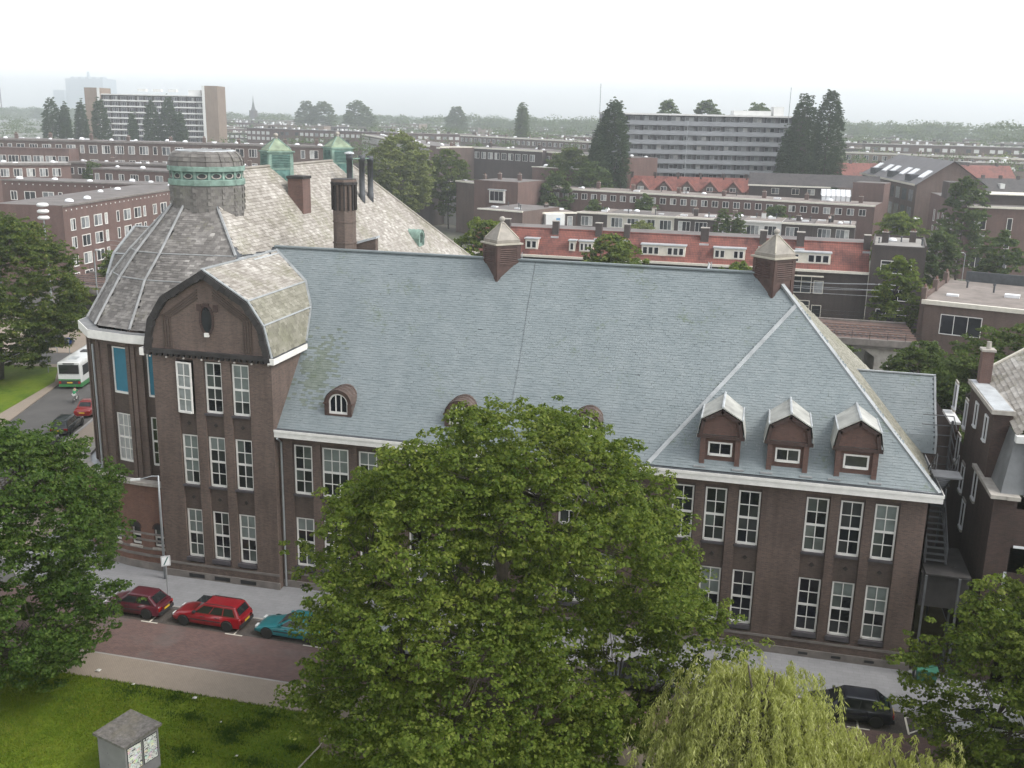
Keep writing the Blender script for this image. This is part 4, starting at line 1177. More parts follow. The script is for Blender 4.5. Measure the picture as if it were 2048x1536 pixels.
# low curved wall around the corner
arc = [(-8.0, -.20), (-9.6, -.20), (-11.2, -.05), (-12.8, .35), (-14.3, 1.05), (-15.6, 2.1), (-16.7, 3.6), (-17.4, 5.6), (-17.8, 8.5)]
mb = MB()
lo_ops = {0: (.30, 1.05), 1: (.45, 1.2), 2: (.5, 1.2)}
for k, (a, b) in enumerate(zip(arc, arc[1:])):
    A, U, N_, L = seg_frame(a, b)
    recs = []
    if k in lo_ops:
        p, q = lo_ops[k]; recs = [(p, q, 1.75, 3.0, .3, [])]
    facade(mb, A, U, N_, 0, L, 0, 6.05, recs, 0, 0)
mb.build('corner_base_wall', M['brick_red'], SC)
for k in lo_ops:
    A, U, N_, L = seg_frame(arc[k], arc[k + 1]); p, q = lo_ops[k]; r = (q - p) / 2; cu = (p + q) / 2
    arcp = [(cu + r * math.cos(t), 3.0 + r * math.sin(t)) for t in [i * math.pi / 10 for i in range(11)]]
    MB().poly([A + U * u + Z3 * z + N_ * .012 for u, z in arcp]).build('arch_shade', M['black'], SC)  # flat black half-disc paints the shade of a recess that isn't cut
    mb = MB()
    for (u0, z0), (u1, z1) in zip(arcp, arcp[1:]):
        c0, c1 = Vector((u0 - cu, 0, z0 - 3.0)) * 1.28, Vector((u1 - cu, 0, z1 - 3.0)) * 1.28
        mb.add([A + U * u0 + Z3 * z0 + N_ * .03, A + U * u1 + Z3 * z1 + N_ * .03, A + U * (cu + c1.x) + Z3 * (3 + c1.z) + N_ * .03, A + U * (cu + c0.x) + Z3 * (3 + c0.z) + N_ * .03], [(0, 1, 2, 3)])
    mb.build('arch', M['brick_dk2'], SC)
    U2 = -U
    add_window(SC, A + U * q - N_ * .14 + Z3 * 1.80, math.atan2(U2.y, U2.x), q - p, 1.25, 1, 2, (1,), [M['glass']])
    mb = MB().obox(A + U * (p - .1) + N_ * .0 + Z3 * 1.6, U * (q - p + .2), N_ * .12, Z3 * .14); mb.build('sill', M['stone'], SC)
mb = MB()
for z0, z1, d in ((.12, .62, .08), (1.02, 1.20, .05), (1.5, 1.66, .03), (2.1, 2.25, .012), (2.55, 2.7, .012)):
    for a, b in zip(arc, arc[1:]):
        A, U, N_, L = seg_frame(a, b)
        mb.obox(A + Z3 * z0 - N_ * .02, U * L, N_ * (d + .02), Z3 * (z1 - z0))
mb.build('plinth_band', M['concrete2'] if 'concrete2' in M else M['concrete'], SC)
mb = MB()
for a, b in zip(arc, arc[1:]):
    A, U, N_, L = seg_frame(a, b); k = max(1, int(L / .8))
    for i in range(k):
        MB().obox(A + U * (L * i / k + .01) - N_ * .42 + Z3 * 6.05, U * (L / k - .02), N_ * .62, Z3 * .2).build('coping_stone', M['stone'], SC)
mb.poly([(*p, 6.08) for p in arc] + [(-17.0, 10, 6.08), (-9, 9, 6.08)]); mb.build('terrace_roof', M['lead'], SC)
# fire escape on the right side wall
fe = []
mb = MB()
for (y0, z0, y1, z1) in ((1.0, 6.3, 4.8, 9.2), (4.8, 9.2, 1.4, 11.6)):
    for x in (38.4, 39.5):
        mb.tube([(x, y0, z0 + .9), (x, y1, z1 + .9)], .035, 5); mb.tube([(x, y0, z0), (x, y1, z1)], .06, 5); mb.tube([(x, y0, z0 + .45), (x, y1, z1 + .45)], .025, 5)
        for t in range(6):
            yy, zz = y0 + (y1 - y0) * t / 5, z0 + (z1 - z0) * t / 5
            mb.tube([(x, yy, zz), (x, yy, zz + .9)], .025, 4)
    for t in range(12):
        yy, zz = y0 + (y1 - y0) * (t + .5) / 12, z0 + (z1 - z0) * (t + .5) / 12
        mb.box(38.4, 39.5, yy - .13, yy + .13, zz, zz + .03)
for z in (9.2, 11.6):
    mb.box(38.15, 39.6, -.6 if z < 7 else (4.8 if z < 10 else .2), 1.0 if z < 7 else (7.0 if z < 10 else 1.4), z - .08, z)
for (x, y) in ((40.0, -.55), (40.0, 1.0), (38.3, -.55), (40.0, 7.0)):
    mb.box(x - .06, x + .06, y - .06, y + .06, 0, 6.2 if y < 2 else 12.9)
for z in (9.7, 10.2, 10.7, 11.3, 12.0, 12.6, 13.2):
    mb.tube([(38.3, 6.9, z), (40.0, 6.9, z)], .03, 4); mb.tube([(40.0, 6.9, z), (40.0, 5.5, z - .4)], .03, 4)
tag(mb.build('fire_escape', m_plain('dull_galvanised', (.085, .088, .092), .6, .3, 2.0)), 'galvanised steel fire escape in the alley beside the school', 'fire escape')
mb = MB(); mb.box(38.15, 40.6, -.1, 3.6, 4.2, 6.1); mb.box(38.3, 40.62, -.3, 3.8, 6.1, 6.2)
tag(mb.build('alley_porch', M['soot']), 'dark flat-roofed porch filling the alley under the fire escape', 'porch')
# ------------------------------------------------------------------ town houses
CW = {}
def city_win_mesh(w, h, cols, fm, gm, fw=0.09, sash=False):
    k = (round(w, 2), round(h, 2), cols, fm.name, gm.name, sash)
    if k in CW: return CW[k]
    mb = MB()
    mb.box(0, fw, -.04, .06, 0, h); mb.box(w - fw, w, -.04, .06, 0, h)
    mb.box(fw, w - fw, -.04, .06, h - fw, h); mb.box(fw, w - fw, -.10, .06, 0, fw)
    for i in range(1, cols):
        x = w * i / cols; mb.box(x - .04, x + .04, -.03, .05, fw, h - fw)
    if sash: mb.box(fw, w - fw, -.03, .05, h * .68, h * .68 + .07)
    for i in range(cols):
        a, b = w * i / cols + .04, w * (i + 1) / cols - .04
        mb.add([(a, .03, fw), (b, .03, fw), (b, .03, h - fw), (a, .03, h - fw)], [(0, 1, 2, 3)], 1)
    CW[k] = mb.mesh('window', [fm, gm])
    return CW[k]
DOME = MB().lathe([(.62, 0), (.62, .16), (.52, .34), (.30, .46), (.0, .50)], 10).mesh('rooflight', M['skydome'], smooth=True)
FLATL = MB().box(-.7, .7, -.45, .45, 0, .28).mesh('rooflight', M['skydome'])
PIPE = MB().lathe([(.10, 0), (.10, .7), (.17, .7), (.17, .85), (.0, .9)], 8).mesh('vent_pipe', M['lead_dark'])
POT = MB().lathe([(.14, 0), (.11, .35), (.13, .38)], 8).mesh('chimney_pot', M['brick_red'])

def fr_of(A, B):
    A, B = Vector((*A, 0)), Vector((*B, 0)); U = (B - A); L = U.length; U /= L
    N_ = Vector((U.y, -U.x, 0))
    if N_.dot(Vector((CAM.x, CAM.y, 0)) - (A + B) / 2) < 0: N_ = -N_
    return A, U, N_, L

def roof_clutter(e, A, U, N_, L, D, H, domes=0, chim=0, pipes=0, flat=0, seed=1, cm='brick_city', chs=(.9, .6, 1.3)):
    r = random.Random(seed)
    rz = math.atan2(U.y, U.x); o0 = ORG[e.name]
    for n_, me in ((domes, DOME), (flat, FLATL), (pipes, PIPE)):
        for i in range(n_):
            u = L * (i + r.uniform(.25, .75)) / n_; v = r.uniform(.2, .8) * D
            s = r.uniform(.8, 1.25)
            place(me.name.split('.')[0], me, e, tuple(A + U * u - N_ * v + Z3 * (H + .02) - o0), (0, 0, rz), (s, s, s * r.uniform(.8, 1.2)))
    for i in range(chim):
        u = L * (i + r.uniform(.35, .65)) / chim; v = r.uniform(.3, .6) * D
        a, b, c = chs; c *= r.uniform(.8, 1.2)
        P = A + U * (u - a / 2) - N_ * (v + b) + Z3 * (H - .3)
        ch = MB().obox(P, U * a, N_ * b, Z3 * (c + .3)).build('chimney', M[cm], e)
        MB().obox(P - U * .06 - N_ * .06 + Z3 * (c + .3), U * (a + .12), N_ * (b + .12), Z3 * .1).build('chimney_cap', M['stone'], ch, root=e)
        for k in range(2):
            place('chimney_pot', POT, ch, tuple(P + U * (a * (.3 + .4 * k)) + N_ * b / 2 + Z3 * (c + .4) - o0))

def terrace(name, label, cat, A, B, H, D, rows, wall='brick_city', roof='bitumen', corn='cream', pitch=2.5, ww=1.3, cols=2, z0=0.0,
            domes=0, chim=0, pipes=0, flat=0, seed=1, group=None, off=0.6, corn_h=.35, corn_d=.35, pattern=None, sash=False, gm='glass_city', skip=0.0, end=0.6, fm='white', parapet=0.0):
    A, U, N_, L = fr_of(A, B)
    e = thing(name, tuple(A), label, cat, group)
    MB().obox(A - N_ * D + Z3 * z0, U * L, N_ * D, Z3 * (H - z0)).build('wall', M[wall], e)
    mb = MB().obox(A - N_ * (D - .1) + U * .1 + Z3 * H, U * (L - .2), N_ * (D - .2), Z3 * .05); mb.build('roof', M[roof], e)
    mb = MB()
    mb.obox(A - U * .1 + Z3 * (H - corn_h + .12), U * (L + .2), N_ * corn_d, Z3 * corn_h)
    mb.obox(A - U * .1 - N_ * .2 + Z3 * (H + .0), U * (L + .2), N_ * .2, Z3 * .12)
    mb.build('cornice', M[corn], e)
    if parapet:
        mb = MB()
        mb.obox(A - N_ * D + Z3 * H, U * L, N_ * .25, Z3 * parapet); mb.obox(A - N_ * D + Z3 * H, U * .25, N_ * D, Z3 * parapet); mb.obox(A + U * (L - .25) - N_ * D + Z3 * H, U * .25, N_ * D, Z3 * parapet)
        mb.build('parapet', M[wall], e)
    r = random.Random(seed * 13 + 5)
    rz = math.atan2(U.y, U.x)
    if U.cross(Z3).dot(N_) < 0:      # U must run so that local -y is outward
        Uw, A0 = -U, A + U * L; rz = math.atan2(Uw.y, Uw.x)
    else:
        Uw, A0 = U, A
    for (za, zb) in rows:
        u = off; k = 0
        while u < L - end:
            w, c = (pattern[k % len(pattern)] if pattern else (ww, cols)); k += 1
            if u + w > L - .2: break
            if r.random() >= skip:
                place('window', city_win_mesh(w, zb - za, c, M[fm], M[gm], sash=sash), e, tuple(A0 + Uw * u + N_ * .05 + Z3 * za - ORG[e.name]), (0, 0, rz))
            u += (w + (pitch - ww)) if pattern else pitch
    roof_clutter(e, A, U, N_, L, D, H + .05, domes, chim, pipes, flat, seed, wall)
    return e, A, U, N_, L

def m_tile(name, c1, c2, dark):
    t = NT(name); v = t.wallvec()
    b = t.node('ShaderNodeTexBrick'); t.l.new(v, b.inputs['Vector']); b.offset = 0.0
    b.inputs['Color1'].default_value = (*c1, 1); b.inputs['Color2'].default_value = (*c2, 1); b.inputs['Mortar'].default_value = (*dark, 1)
    b.inputs['Scale'].default_value = 1.0; b.inputs['Brick Width'].default_value = .24; b.inputs['Row Height'].default_value = .30; b.inputs['Mortar Size'].default_value = .03; b.inputs['Mortar Smooth'].default_value = .6
    p = t.pos(); f = t.noise(.35, 5, .65, p)
    mp = t.node('ShaderNodeMapping'); mp.inputs['Scale'].default_value = (1.2, 1.2, .12); t.l.new(p, mp.inputs[0])
    s = t.noise(1.0, 4, .6, mp.outputs[0])
    c = t.mix(1.0, b.outputs['Color'], t.ramp(t.math('ADD', t.math('MULTIPLY', f, .5), t.math('MULTIPLY', s, .5)), [(.36, (.42, .42, .45)), (.5, (.95, .95, .95)), (.66, (1.25, 1.2, 1.15))]), 'MULTIPLY')
    t.bump(b.outputs['Fac'], -.6, .04)
    return t.fin(c, .8)
M['redtile'] = m_tile('red_pantiles', (.245, .080, .058), (.19, .063, .048), (.07, .034, .030))
M['darktile'] = m_tile('dark_pantiles', (.075, .066, .064), (.055, .050, .050), (.03, .028, .028))
M['panel_grey'] = m_plain('gallery_panel', (.235, .245, .258), .7, .08, .4)
M['panel_white'] = m_plain('white_render', (.62, .62, .60), .7, .08, .5)
M['pale_render'] = m_plain('pale_render', (.55, .51, .44), .8, .12, .5)
M['mint'] = m_plain('mint_panel', (.36, .50, .44), .7, .1, .8)

# --- red tiled row behind the school
e = thing('tiled_terrace', (14, 100, 0), 'brick terrace with a long red tiled roof and box dormers beside the railway', 'terrace')
X0, X1, YF, YK = -16.0, 43.6, 99.5, 110.0
mb = MB(); mb.box(X0, X1, YF, YK, 0, 9.0); mb.build('wall', M['brick_city_c'], e)
mb = MB(); mb.add([(X0, YF - .2, 9.0), (X1, YF - .2, 9.0), (X1, 102.6, 12.75), (X0, 102.6, 12.75)], [(0, 1, 2, 3)]); mb.add([(X1, YF, 9.0), (X1, 102.6, 12.75), (X1, 102.6, 9.0)], [(0, 1, 2)])
rf = mb.build('tiled_roof', M['redtile'], e)
mb = MB(); mb.box(X0, X1, 102.6, YK, 9, 12.6); mb.build('attic', M['brick_city_c'], e)
mb = MB(); mb.box(X0, X1, 102.65, YK - .1, 12.6, 12.66); mb.build('roof', M['bitumen'], e)
mb = MB(); mb.box(X0, X1 + .3, YF - .65, YF + .02, 8.72, 9.05); mb.build('gutter_board', M['cream'], e)
MB().tube([(X0, 102.6, 12.78), (X1, 102.6, 12.78)], .13, 6).build('ridge_tiles', M['redtile'], e)
for (xa, xb, n1, gap) in ((-7.5, -5.5, 2, 0), (1.0, 3.2, 3, 0), (10.6, 17.2, 6, 1), (21.4, 26.0, 4, 1), (30.6, 38.2, 6, 1), (-.6, .4, 1, 0)):
    ya = 100.0
    d = MB().box(xa, xb, ya, 102.4, 9.65, 11.35).build('box_dormer', M['cream'], e)
    MB().box(xa - .15, xb + .15, ya - .25, 102.5, 11.35, 11.52).build('dormer_roof', M['lead'], d, root=e)
    wd = (xb - xa - .3 - (1.2 if gap else 0)) / n1
    for k in range(n1):
        u = xa + .15 + k * wd + (1.2 if gap and k >= n1 / 2 else 0)
        place('window', city_win_mesh(wd - .08, 1.15, 1, M['white'], M['glass_dark']), d, (u - 14, ya - .06 - 100, 9.95), (0, 0, 0))
for x, w in ((-11, .9), (3.6, 1.0), (8.0, .9), (19.8, 1.2), (28.4, 1.0), (33.8, 1.1), (43.2, .9), (-3.2, 1.0)):
    c = MB().box(x - w / 2, x + w / 2, 101.9, 102.9, 11.4, 14.0).build('chimney', M['brick_city_c'], e)
    MB().box(x - w / 2 - .06, x + w / 2 + .06, 101.84, 102.96, 14.0, 14.12).build('chimney_cap', M['stone'], c, root=e)
    MB().box(x - w / 2 - .1, x + w / 2 + .1, 101.5, 101.9, 11.3, 11.75).build('flashing', M['lead'], c, root=e)
for z0, z1 in ((5.5, 8.0), (1.9, 4.4)):
    for u, w, c, h in ((27.6, 1.4, 1, 1.9), (29.3, 2.9, 2, 2.5), (32.9, 2.9, 2, 2.5), (36.1, 1.4, 1, 1.9), (20, 2.6, 2, 2.5)):
        place('window', city_win_mesh(w, min(h, z1 - z0), c, M['cream'], M['glass_city'], sash=h > 2), e, (u - 14, YF - .05 - 100, z0), (0, 0, 0))
MB().box(29.1, 37.4, YF - .9, YF - .02, 8.02, 8.14).build('canopy', M['cream'], e)

# corner block closing that row
e, A, U, N_, L = terrace('corner_house', 'dark brick flat-roofed corner house ending the red tiled row', 'house', (43.6, 98.6), (50.8, 97.8), 13.0, 13, [(9.2, 11.0), (5.3, 7.6), (1.6, 4.0)], 'brick_city_c', 'bitumen_l', 'brick_city_c', 4.4, 4.2, 3, off=1.4, sash=True, pipes=5, domes=1, chim=2, seed=3, gm='glass_dark', parapet=.35, corn_d=.12)
# near corner block beside the railway
e, A, U, N_, L = terrace('railway_house', 'flat-roofed brick house with gravel roof, rooflights and open casement by the railway', 'house', (47.6, 74.2), (74, 66.0), 9.4, 20, [(5.6, 8.0)], 'brick_city_b', 'gravel', 'cream', 11.0, 4.6, 3, off=2.2, flat=4, pipes=6, chim=1, seed=4, gm='glass_dark', corn_h=.5)
mb = MB()
for k in range(3):
    mb.obox(A - U * .3 - N_ * (k * 8.0 + .0) + Z3 * 0, U * .55, -N_ * 1.2, Z3 * 10.9)
mb.obox(A - U * .28 - N_ * 20, U * .3, N_ * 20, Z3 * 9.9)
mb.build('party_wall', M['brick_city_b'], e)
for k in range(3):
    P = A - N_ * (k * 8.0 + .5) + Z3 * 10.9 - ORG[e.name]
    for q in (.0, .35): place('chimney_pot', POT, e, tuple(P - N_ * q))
MB().obox(A + U * 2 - N_ * 20.3 + Z3 * 9.0, U * 11, N_ * .3, Z3 * 1.8).build('parapet', M['lead_dark'], e)
MB().obox(A + U * 13 - N_ * 20.3 + Z3 * 9.0, U * 14, N_ * .3, Z3 * 1.8).build('parapet', M['brick_red'], e)
MB().obox(A + U * 13 - N_ * 20.4 + Z3 * 10.8, U * 14, N_ * .5, Z3 * .15).build('coping', M['white'], e)

# --- backs of the second row: small houses side by side
backs = [(-12, -5.2, 'brick_city_c', 'cream', 'flat-roofed brown brick house back with wide net-curtained window'), (-5.2, 9.6, 'pale_render', 'cream', 'cream rendered house back with mint balcony front'), (9.6, 18.2, 'brick_city_c', 'cream', 'brown house back with three-light window and white door'),
         (18.2, 24.0, 'brick_city_b', 'cream', 'brown house back hidden by two dark conifers'), (24.0, 32.0, 'panel_white', 'white', 'bright white painted house back with open balcony'), (32.0, 38.4, 'brick_city_c', 'cream', 'dark brick house back with glazed lean-to'), (38.4, 46.5, 'brick_city_c', 'cream', 'dark brick house back next to the roof terrace')]
for i, (xa, xb, wm, cm, lb) in enumerate(backs):
    ya = 170.5 - .1 * (xa + 12); yb = 170.5 - .1 * (xb + 12)
    e, A, U, N_, L = terrace('row_house', lb, 'house', (xa, ya), (xb - .02, yb), 9.5, 12, [(6.6, 8.7), (3.2, 5.4)], wm, ['gravel', 'bitumen'][i % 2], cm, 3.6, 2.6, 3, off=.9, flat=2, domes=1, chim=1, pipes=2, seed=20 + i, group='backs of the second row of houses', corn_d=.5)
    mb = MB(); mb.obox(A + U * .2 + Z3 * 5.4, U * (L - .4), N_ * 1.5, Z3 * .18); mb.obox(A + U * .2 + N_ * 1.42 + Z3 * 5.5, U * (L - .4), N_ * .08, Z3 * .95); mb.build('balcony', M['mint'] if i == 1 else M[['cream', 'white', 'lead', 'white'][i % 4]], e)
# plain side wall and bay-windowed house to the left of them
terrace('gable_wall_house', 'blank brown brick house end with flat roof and white coping', 'house', (-32.2, 161), (-21.5, 157.5), 10.2, 16, [], 'brick_city_b', 'bitumen', 'cream', pipes=3, flat=2, seed=31, corn_h=.3)
e, A, U, N_, L = terrace('lean_to_house', 'brown house back with white glazed lean-to and blue door', 'house', (-21.3, 164.5), (-12.2, 170), 9.4, 12, [(6.4, 8.6)], 'brick_city_c', 'gravel', 'cream', 2.6, 1.2, 1, off=.8, flat=2, chim=1, domes=1, seed=32)
MB().obox(A + U * 3.0 + Z3 * 6, U * 4.4, N_ * 1.6, Z3 * 3.2).build('lean_to', M['panel_white'], e)
MB().obox(A + U * 5.4 + N_ * 1.62 + Z3 * 6, U * .9, N_ * .05, Z3 * 2.4).build('door', m_plain('blue_door', (.12, .26, .42), .5), e)
e, A, U, N_, L = terrace('bay_house', 'brown brick house with white bay window above the flat roofs', 'house', (-43.2, 196), (-31.0, 192.5), 14.0, 14, [], 'brick_city', 'bitumen', 'brick_city', chim=2, seed=33, corn_d=.1)
b = MB().obox(A + U * 5.0 + Z3 * 8.8, U * 4.2, N_ * .8, Z3 * 3.1).build('bay_window', M['white'], e)
MB().obox(A + U * 4.7 + Z3 * 11.9, U * 4.8, N_ * 1.1, Z3 * .25).build('bay_roof', M['lead'], b, root=e)
for k in range(3):
    MB().obox(A + U * (5.25 + k * 1.27) + N_ * .80 + Z3 * 9.4, U * 1.15, N_ * .03, Z3 * 2.2).build('pane', M['glass_dark'], b, root=e)
terrace('warehouse_block', 'windowless brown brick block with white rendered yard wall', 'building', (-73, 215), (-60.5, 213), 12.4, 14, [], 'brick_city_c', 'bitumen', 'white', chim=2, pipes=3, seed=34, corn_h=.2)
terrace('yard_block', 'low rendered yard building with grey tank panels', 'building', (-60.3, 222), (-50.5, 219), 11.6, 12, [(6, 10.6)], 'panel_white', 'bitumen_l', 'lead', 2.4, 1.6, 2, pipes=6, flat=2, seed=35)
terrace('stack_block', 'tall narrow brown brick stair block beside the bay window house', 'building', (-50.3, 204), (-43.4, 198), 13.2, 10, [], 'brick_city_b', 'bitumen', 'cream', chim=1, seed=36)
# long brown row with a line of small square windows
terrace('long_terrace', 'long red-brown terrace with a white cornice over one line of small square windows', 'terrace', (-31, 208.5), (52.3, 188.9), 12.0, 12, [(9.6, 11.1)], 'brick_city', 'gravel', 'cream', 2.62, 1.55, 2, domes=3, chim=8, flat=5, pipes=9, seed=41, off=1.0)
# pitched house with slate roof behind it, brick stair tower
e = thing('slate_house', (32, 219, 0), 'brown brick house with dark slate roof behind the long terrace', 'house')
mb = MB(); mb.box(24, 44, 217, 230, 0, 14.2); mb.build('wall', M['brick_city_c'], e)
mb = MB(); mb.add([(23.7, 216.6, 14.2), (56, 216.6, 14.2), (56, 222, 17.0), (23.7, 222, 17.0), (23.7, 230.4, 14.2), (56, 230.4, 14.2)], [(0, 1, 2, 3), (3, 2, 5, 4), (0, 3, 4)]); mb.build('roof', M['darktile'], e)
mb = MB(); mb.box(23.7, 44, 216.3, 216.7, 13.9, 14.25); mb.build('gutter_board', M['cream'], e)
for x in (29.6, 34.6, 38.4): place('window', city_win_mesh(1.9, 1.5, 2, M['cream'], M['glass_city']), e, (x - 32, 216.95 - 219, 12.0))
terrace('stair_tower', 'square red brick stair tower beside the roof terrace', 'tower', (48.6, 208), (55.6, 206), 16.0, 8, [], 'brick_city', 'bitumen', 'brick_city', seed=42, corn_d=.06)
e = thing('greenhouse', (44, 205, 0), 'small glass greenhouse on the flat roof, its glint painted as near-white glazing', 'greenhouse')
mb = MB(); mb.box(41.2, 47.6, 199, 204, 12.05, 13.2, 0); mb.prism([(41.0, 198.8, 13.2), (41.0, 204.2, 13.2), (41.0, 201.5, 14.6)], (6.8, 0, 0), 0); mb.build('glazing', M['skydome'], e)  # glint of the glass is put into a near-white plastic colour
mb = MB()
for k in range(7):
    x = 41.0 + k * 1.12; mb.tube([(x, 198.75, 12.0), (x, 198.75, 13.25), (x, 201.5, 14.68)], .06, 4)
mb.build('glazing_bars', M['lead_dark'], e)
# red gabled houses in front of the slab of flats
for i in range(6):
    x0 = -9 + i * 6.3; y0 = 236 + i * 1.2
    e = thing('gabled_house', (x0, y0, 0), f'small red-roofed gabled house before the gallery flats, number {["one", "two", "three", "four", "five", "six"][i]} counted from the left', 'house', 'red gabled houses before the flats')
    mb = MB(); mb.box(x0, x0 + 6.2, y0, y0 + 9, 0, 10.6); mb.prism([(x0 + .8, y0 - .02, 10.6), (x0 + 5.4, y0 - .02, 10.6), (x0 + 3.1, y0 - .02, 13.0)], (0, 3, 0)); mb.build('wall', M['brick_city_b'], e)
    mb = MB(); mb.add([(x0 - .1, y0 - .2, 10.5), (x0 + 6.3, y0 - .2, 10.5), (x0 + 6.3, y0 + 4.5, 14.2), (x0 - .1, y0 + 4.5, 14.2)], [(0, 1, 2, 3)])
    for s in (-1, 1): mb.add([(x0 + 3.1, y0 - .3, 13.25), (x0 + 3.1 + s * 2.6, y0 - .3, 10.4), (x0 + 3.1 + s * 2.6, y0 + .2, 10.9), (x0 + 3.1, y0 + 3.4, 13.35)], [(0, 1, 2, 3)])
    mb.build('roof', M['redtile'], e)
    MB().box(x0 - .4, x0 + .4, y0 + 3.8, y0 + 4.8, 13, 15.3).build('chimney', M['brick_city_c'], e)
    place('window', city_win_mesh(1.7, 1.2, 2, M['white'], M['glass_city']), e, (2.2, -.08, 10.4))
M['flat_wall'] = m_plain('gallery_wall', (.20, .20, .205), .8, .12, .4)
M['glass_flat'] = m_glass('flat_glass', [(0.0, (.045, .042, .055)), (.45, (.085, .08, .095)), (.75, (.16, .155, .165)), (.92, (.42, .42, .40))], .15)
# slab of flats with galleries
def slab_flats(name, label, A, B, H, z_lo, nfl, D, dark, band, endm, bays, seed, bh=1.05, wh=1.25, fm='lead', gm='glass_city'):
    A, U, N_, L = fr_of(A, B)
    e = thing(name, tuple(A), label, 'flats')
    MB().obox(A - N_ * D, U * L, N_ * (D - 1.4), Z3 * H).build('wall', M[dark], e)
    fh = (H - z_lo) / nfl
    rz = math.atan2(U.y, U.x)
    r = random.Random(seed)
    for k in range(nfl):
        z = z_lo + k * fh
        MB().obox(A - N_ * 1.4 + Z3 * (z - .12), U * L, N_ * 1.5, Z3 * .2).build('gallery_floor', M['panel_white' if band == 'panel_white' else 'panel_grey'], e)
        MB().obox(A + N_ * .0 + Z3 * (z + .08), U * L, N_ * .08, Z3 * bh).build('gallery_front', M[band], e)
        n = bays
        for i in range(n):
            w = L / n
            P = A + U * (w * i + .5) - N_ * 1.36 + Z3 * (z + min(1.15, bh + .1))
            place('window', city_win_mesh(round(w * (.62 if wh < 1.5 else .86), 1), wh, 2 if wh < 1.5 else 4, M[fm], M[gm]), e, tuple(P - ORG[e.name]), (0, 0, rz))
    for i in range(bays + 1):
        MB().obox(A + U * (L * i / bays - .06) - N_ * 1.3 + Z3 * z_lo, U * .12, N_ * 1.36, Z3 * (H - z_lo)).build('party_fin', M['lead_dark'] if band == 'panel_grey' else M['brick_city_c'], e)
    MB().obox(A - U * .3 - N_ * (D + .2) + Z3 * H, U * (L + .6), N_ * (D + .6), Z3 * .5).build('roof', M['panel_white'], e)
    return e, A, U, N_, L
e, A, U, N_, L = slab_flats('gallery_flats', 'grey slab of flats with open galleries on every floor', (-20.2, 252.5), (34.5, 265.7), 31.0, 9.0, 8, 11, 'flat_wall', 'panel_grey', 'lead_dark', 14, 5)
MB().obox(A + U * (L + .3) - N_ * 10 + Z3 * 0, U * 4.5, N_ * 9, Z3 * 31.5).build('stair_tower', M['brick_city_c'], e)
MB().obox(A + U * 39 - N_ * 7 + Z3 * 31.5, U * 11, N_ * 5, Z3 * 1.3).build('plant_room', M['panel_white'], e)
MB().obox(A + U * 51 - N_ * 7 + Z3 * 31.5, U * 3, N_ * 4, Z3 * 2.6).build('plant_room', M['panel_white'], e)
for (x, y, zt, lb) in ((-20.5, 249, 39.4, 'tall thin mast left of the gallery flats'), (33, 262, 39.5, 'thin aerial mast at the right end of the gallery flats'), (4.6, 255, 29.5, 'thin mast rising in front of the middle of the gallery flats')):
    tag(MB().tube([(x, y, 0), (x, y, zt)], [.16, .09], 6).build('aerial_mast', M['steel']), lb, 'mast', 'aerial masts by the gallery flats')
# far slab with tan brick end walls
e, A, U, N_, L = slab_flats('balcony_flats', 'long pale slab of flats with tan brick end walls in the distance', (-292.0, 401), (-243.5, 413), 35.8, 8.0, 10, 12, 'brick_city_c', 'panel_white', 'tan', 12, 6, .42, 1.75, 'panel_white', 'glass_flat')
for u, h in ((-7.5, 39.0), (L, 41.0)):
    MB().obox(A + U * u - N_ * 13 + Z3 * 0, U * 7.5, N_ * 14.5, Z3 * h).build('end_wall', M['brick_city_d'], e)
    MB().obox(A + U * (u + (6.2 if u < 0 else 0)) + N_ * 1.5 + Z3 * 0, U * 1.3, N_ * .2, Z3 * h).build('end_fin', M['panel_white'], e)
MB().obox(A + U * (L - 8) - N_ * 8 + Z3 * 36, U * 6, N_ * 5, Z3 * 3).build('plant_room', M['panel_white'], e)
for k in range(3): MB().obox(A + U * (17 + k * 7.5) - N_ * 6 + Z3 * 37.8, U * 4, N_ * 3, Z3 * 1.2).build('plant_room', M['panel_white'], e)
# pitched school block with rooflights, right of centre
e = thing('rooflit_hall', (60, 240, 0), 'brown block with grey pitched roof and a line of bright rooflights', 'building')
P = lambda t, v, z: tuple(Vector((55.3, 264.8, 0)).lerp(Vector((63.6, 211.3, 0)), t) + Vector((.988, .153, 0)) * v + Z3 * z)
mb = MB()
for a, b, c, d in (((0, 0), (1, 0), (1, 16), (0, 16)),):
    mb.prism([P(*a, 0), P(*b, 0), P(*c, 0), P(*d, 0)], (0, 0, 16.0))
mb.prism([P(1, 0, 16), P(1, 16, 16), P(1, 8, 21.5)], (-.1, .6, 0))
mb.build('wall', M['brick_city_b'], e)
mb = MB(); mb.add([P(-.01, -.6, 15.7), P(1.01, -.6, 15.7), P(1.01, 8, 21.6), P(.12, 8, 21.6), P(-.01, 16.6, 15.7), P(1.01, 16.6, 15.7)], [(0, 1, 2, 3), (3, 2, 5, 4), (0, 3, 4)]); rf = mb.build('roof', m_plain('grey_sheet_roof', (.155, .148, .150), .8, .12, .3), e)
mb = MB(); mb.add([P(-.01, -.7, 15.5), P(1.01, -.7, 15.5), P(1.01, -.7, 16.0), P(-.01, -.7, 16.0)], [(0, 1, 2, 3)]); mb.build('gutter_board', M['cream'], e)
for t in (.10, .30, .43, .62, .74, .93):
    a = [P(t - .035, 1.6, 17.25), P(t + .035, 1.6, 17.25), P(t + .035, 3.9, 18.85), P(t - .035, 3.9, 18.85)]
    MB().prism(a, (0, 0, .25)).build('rooflight', M['skydome'], e)
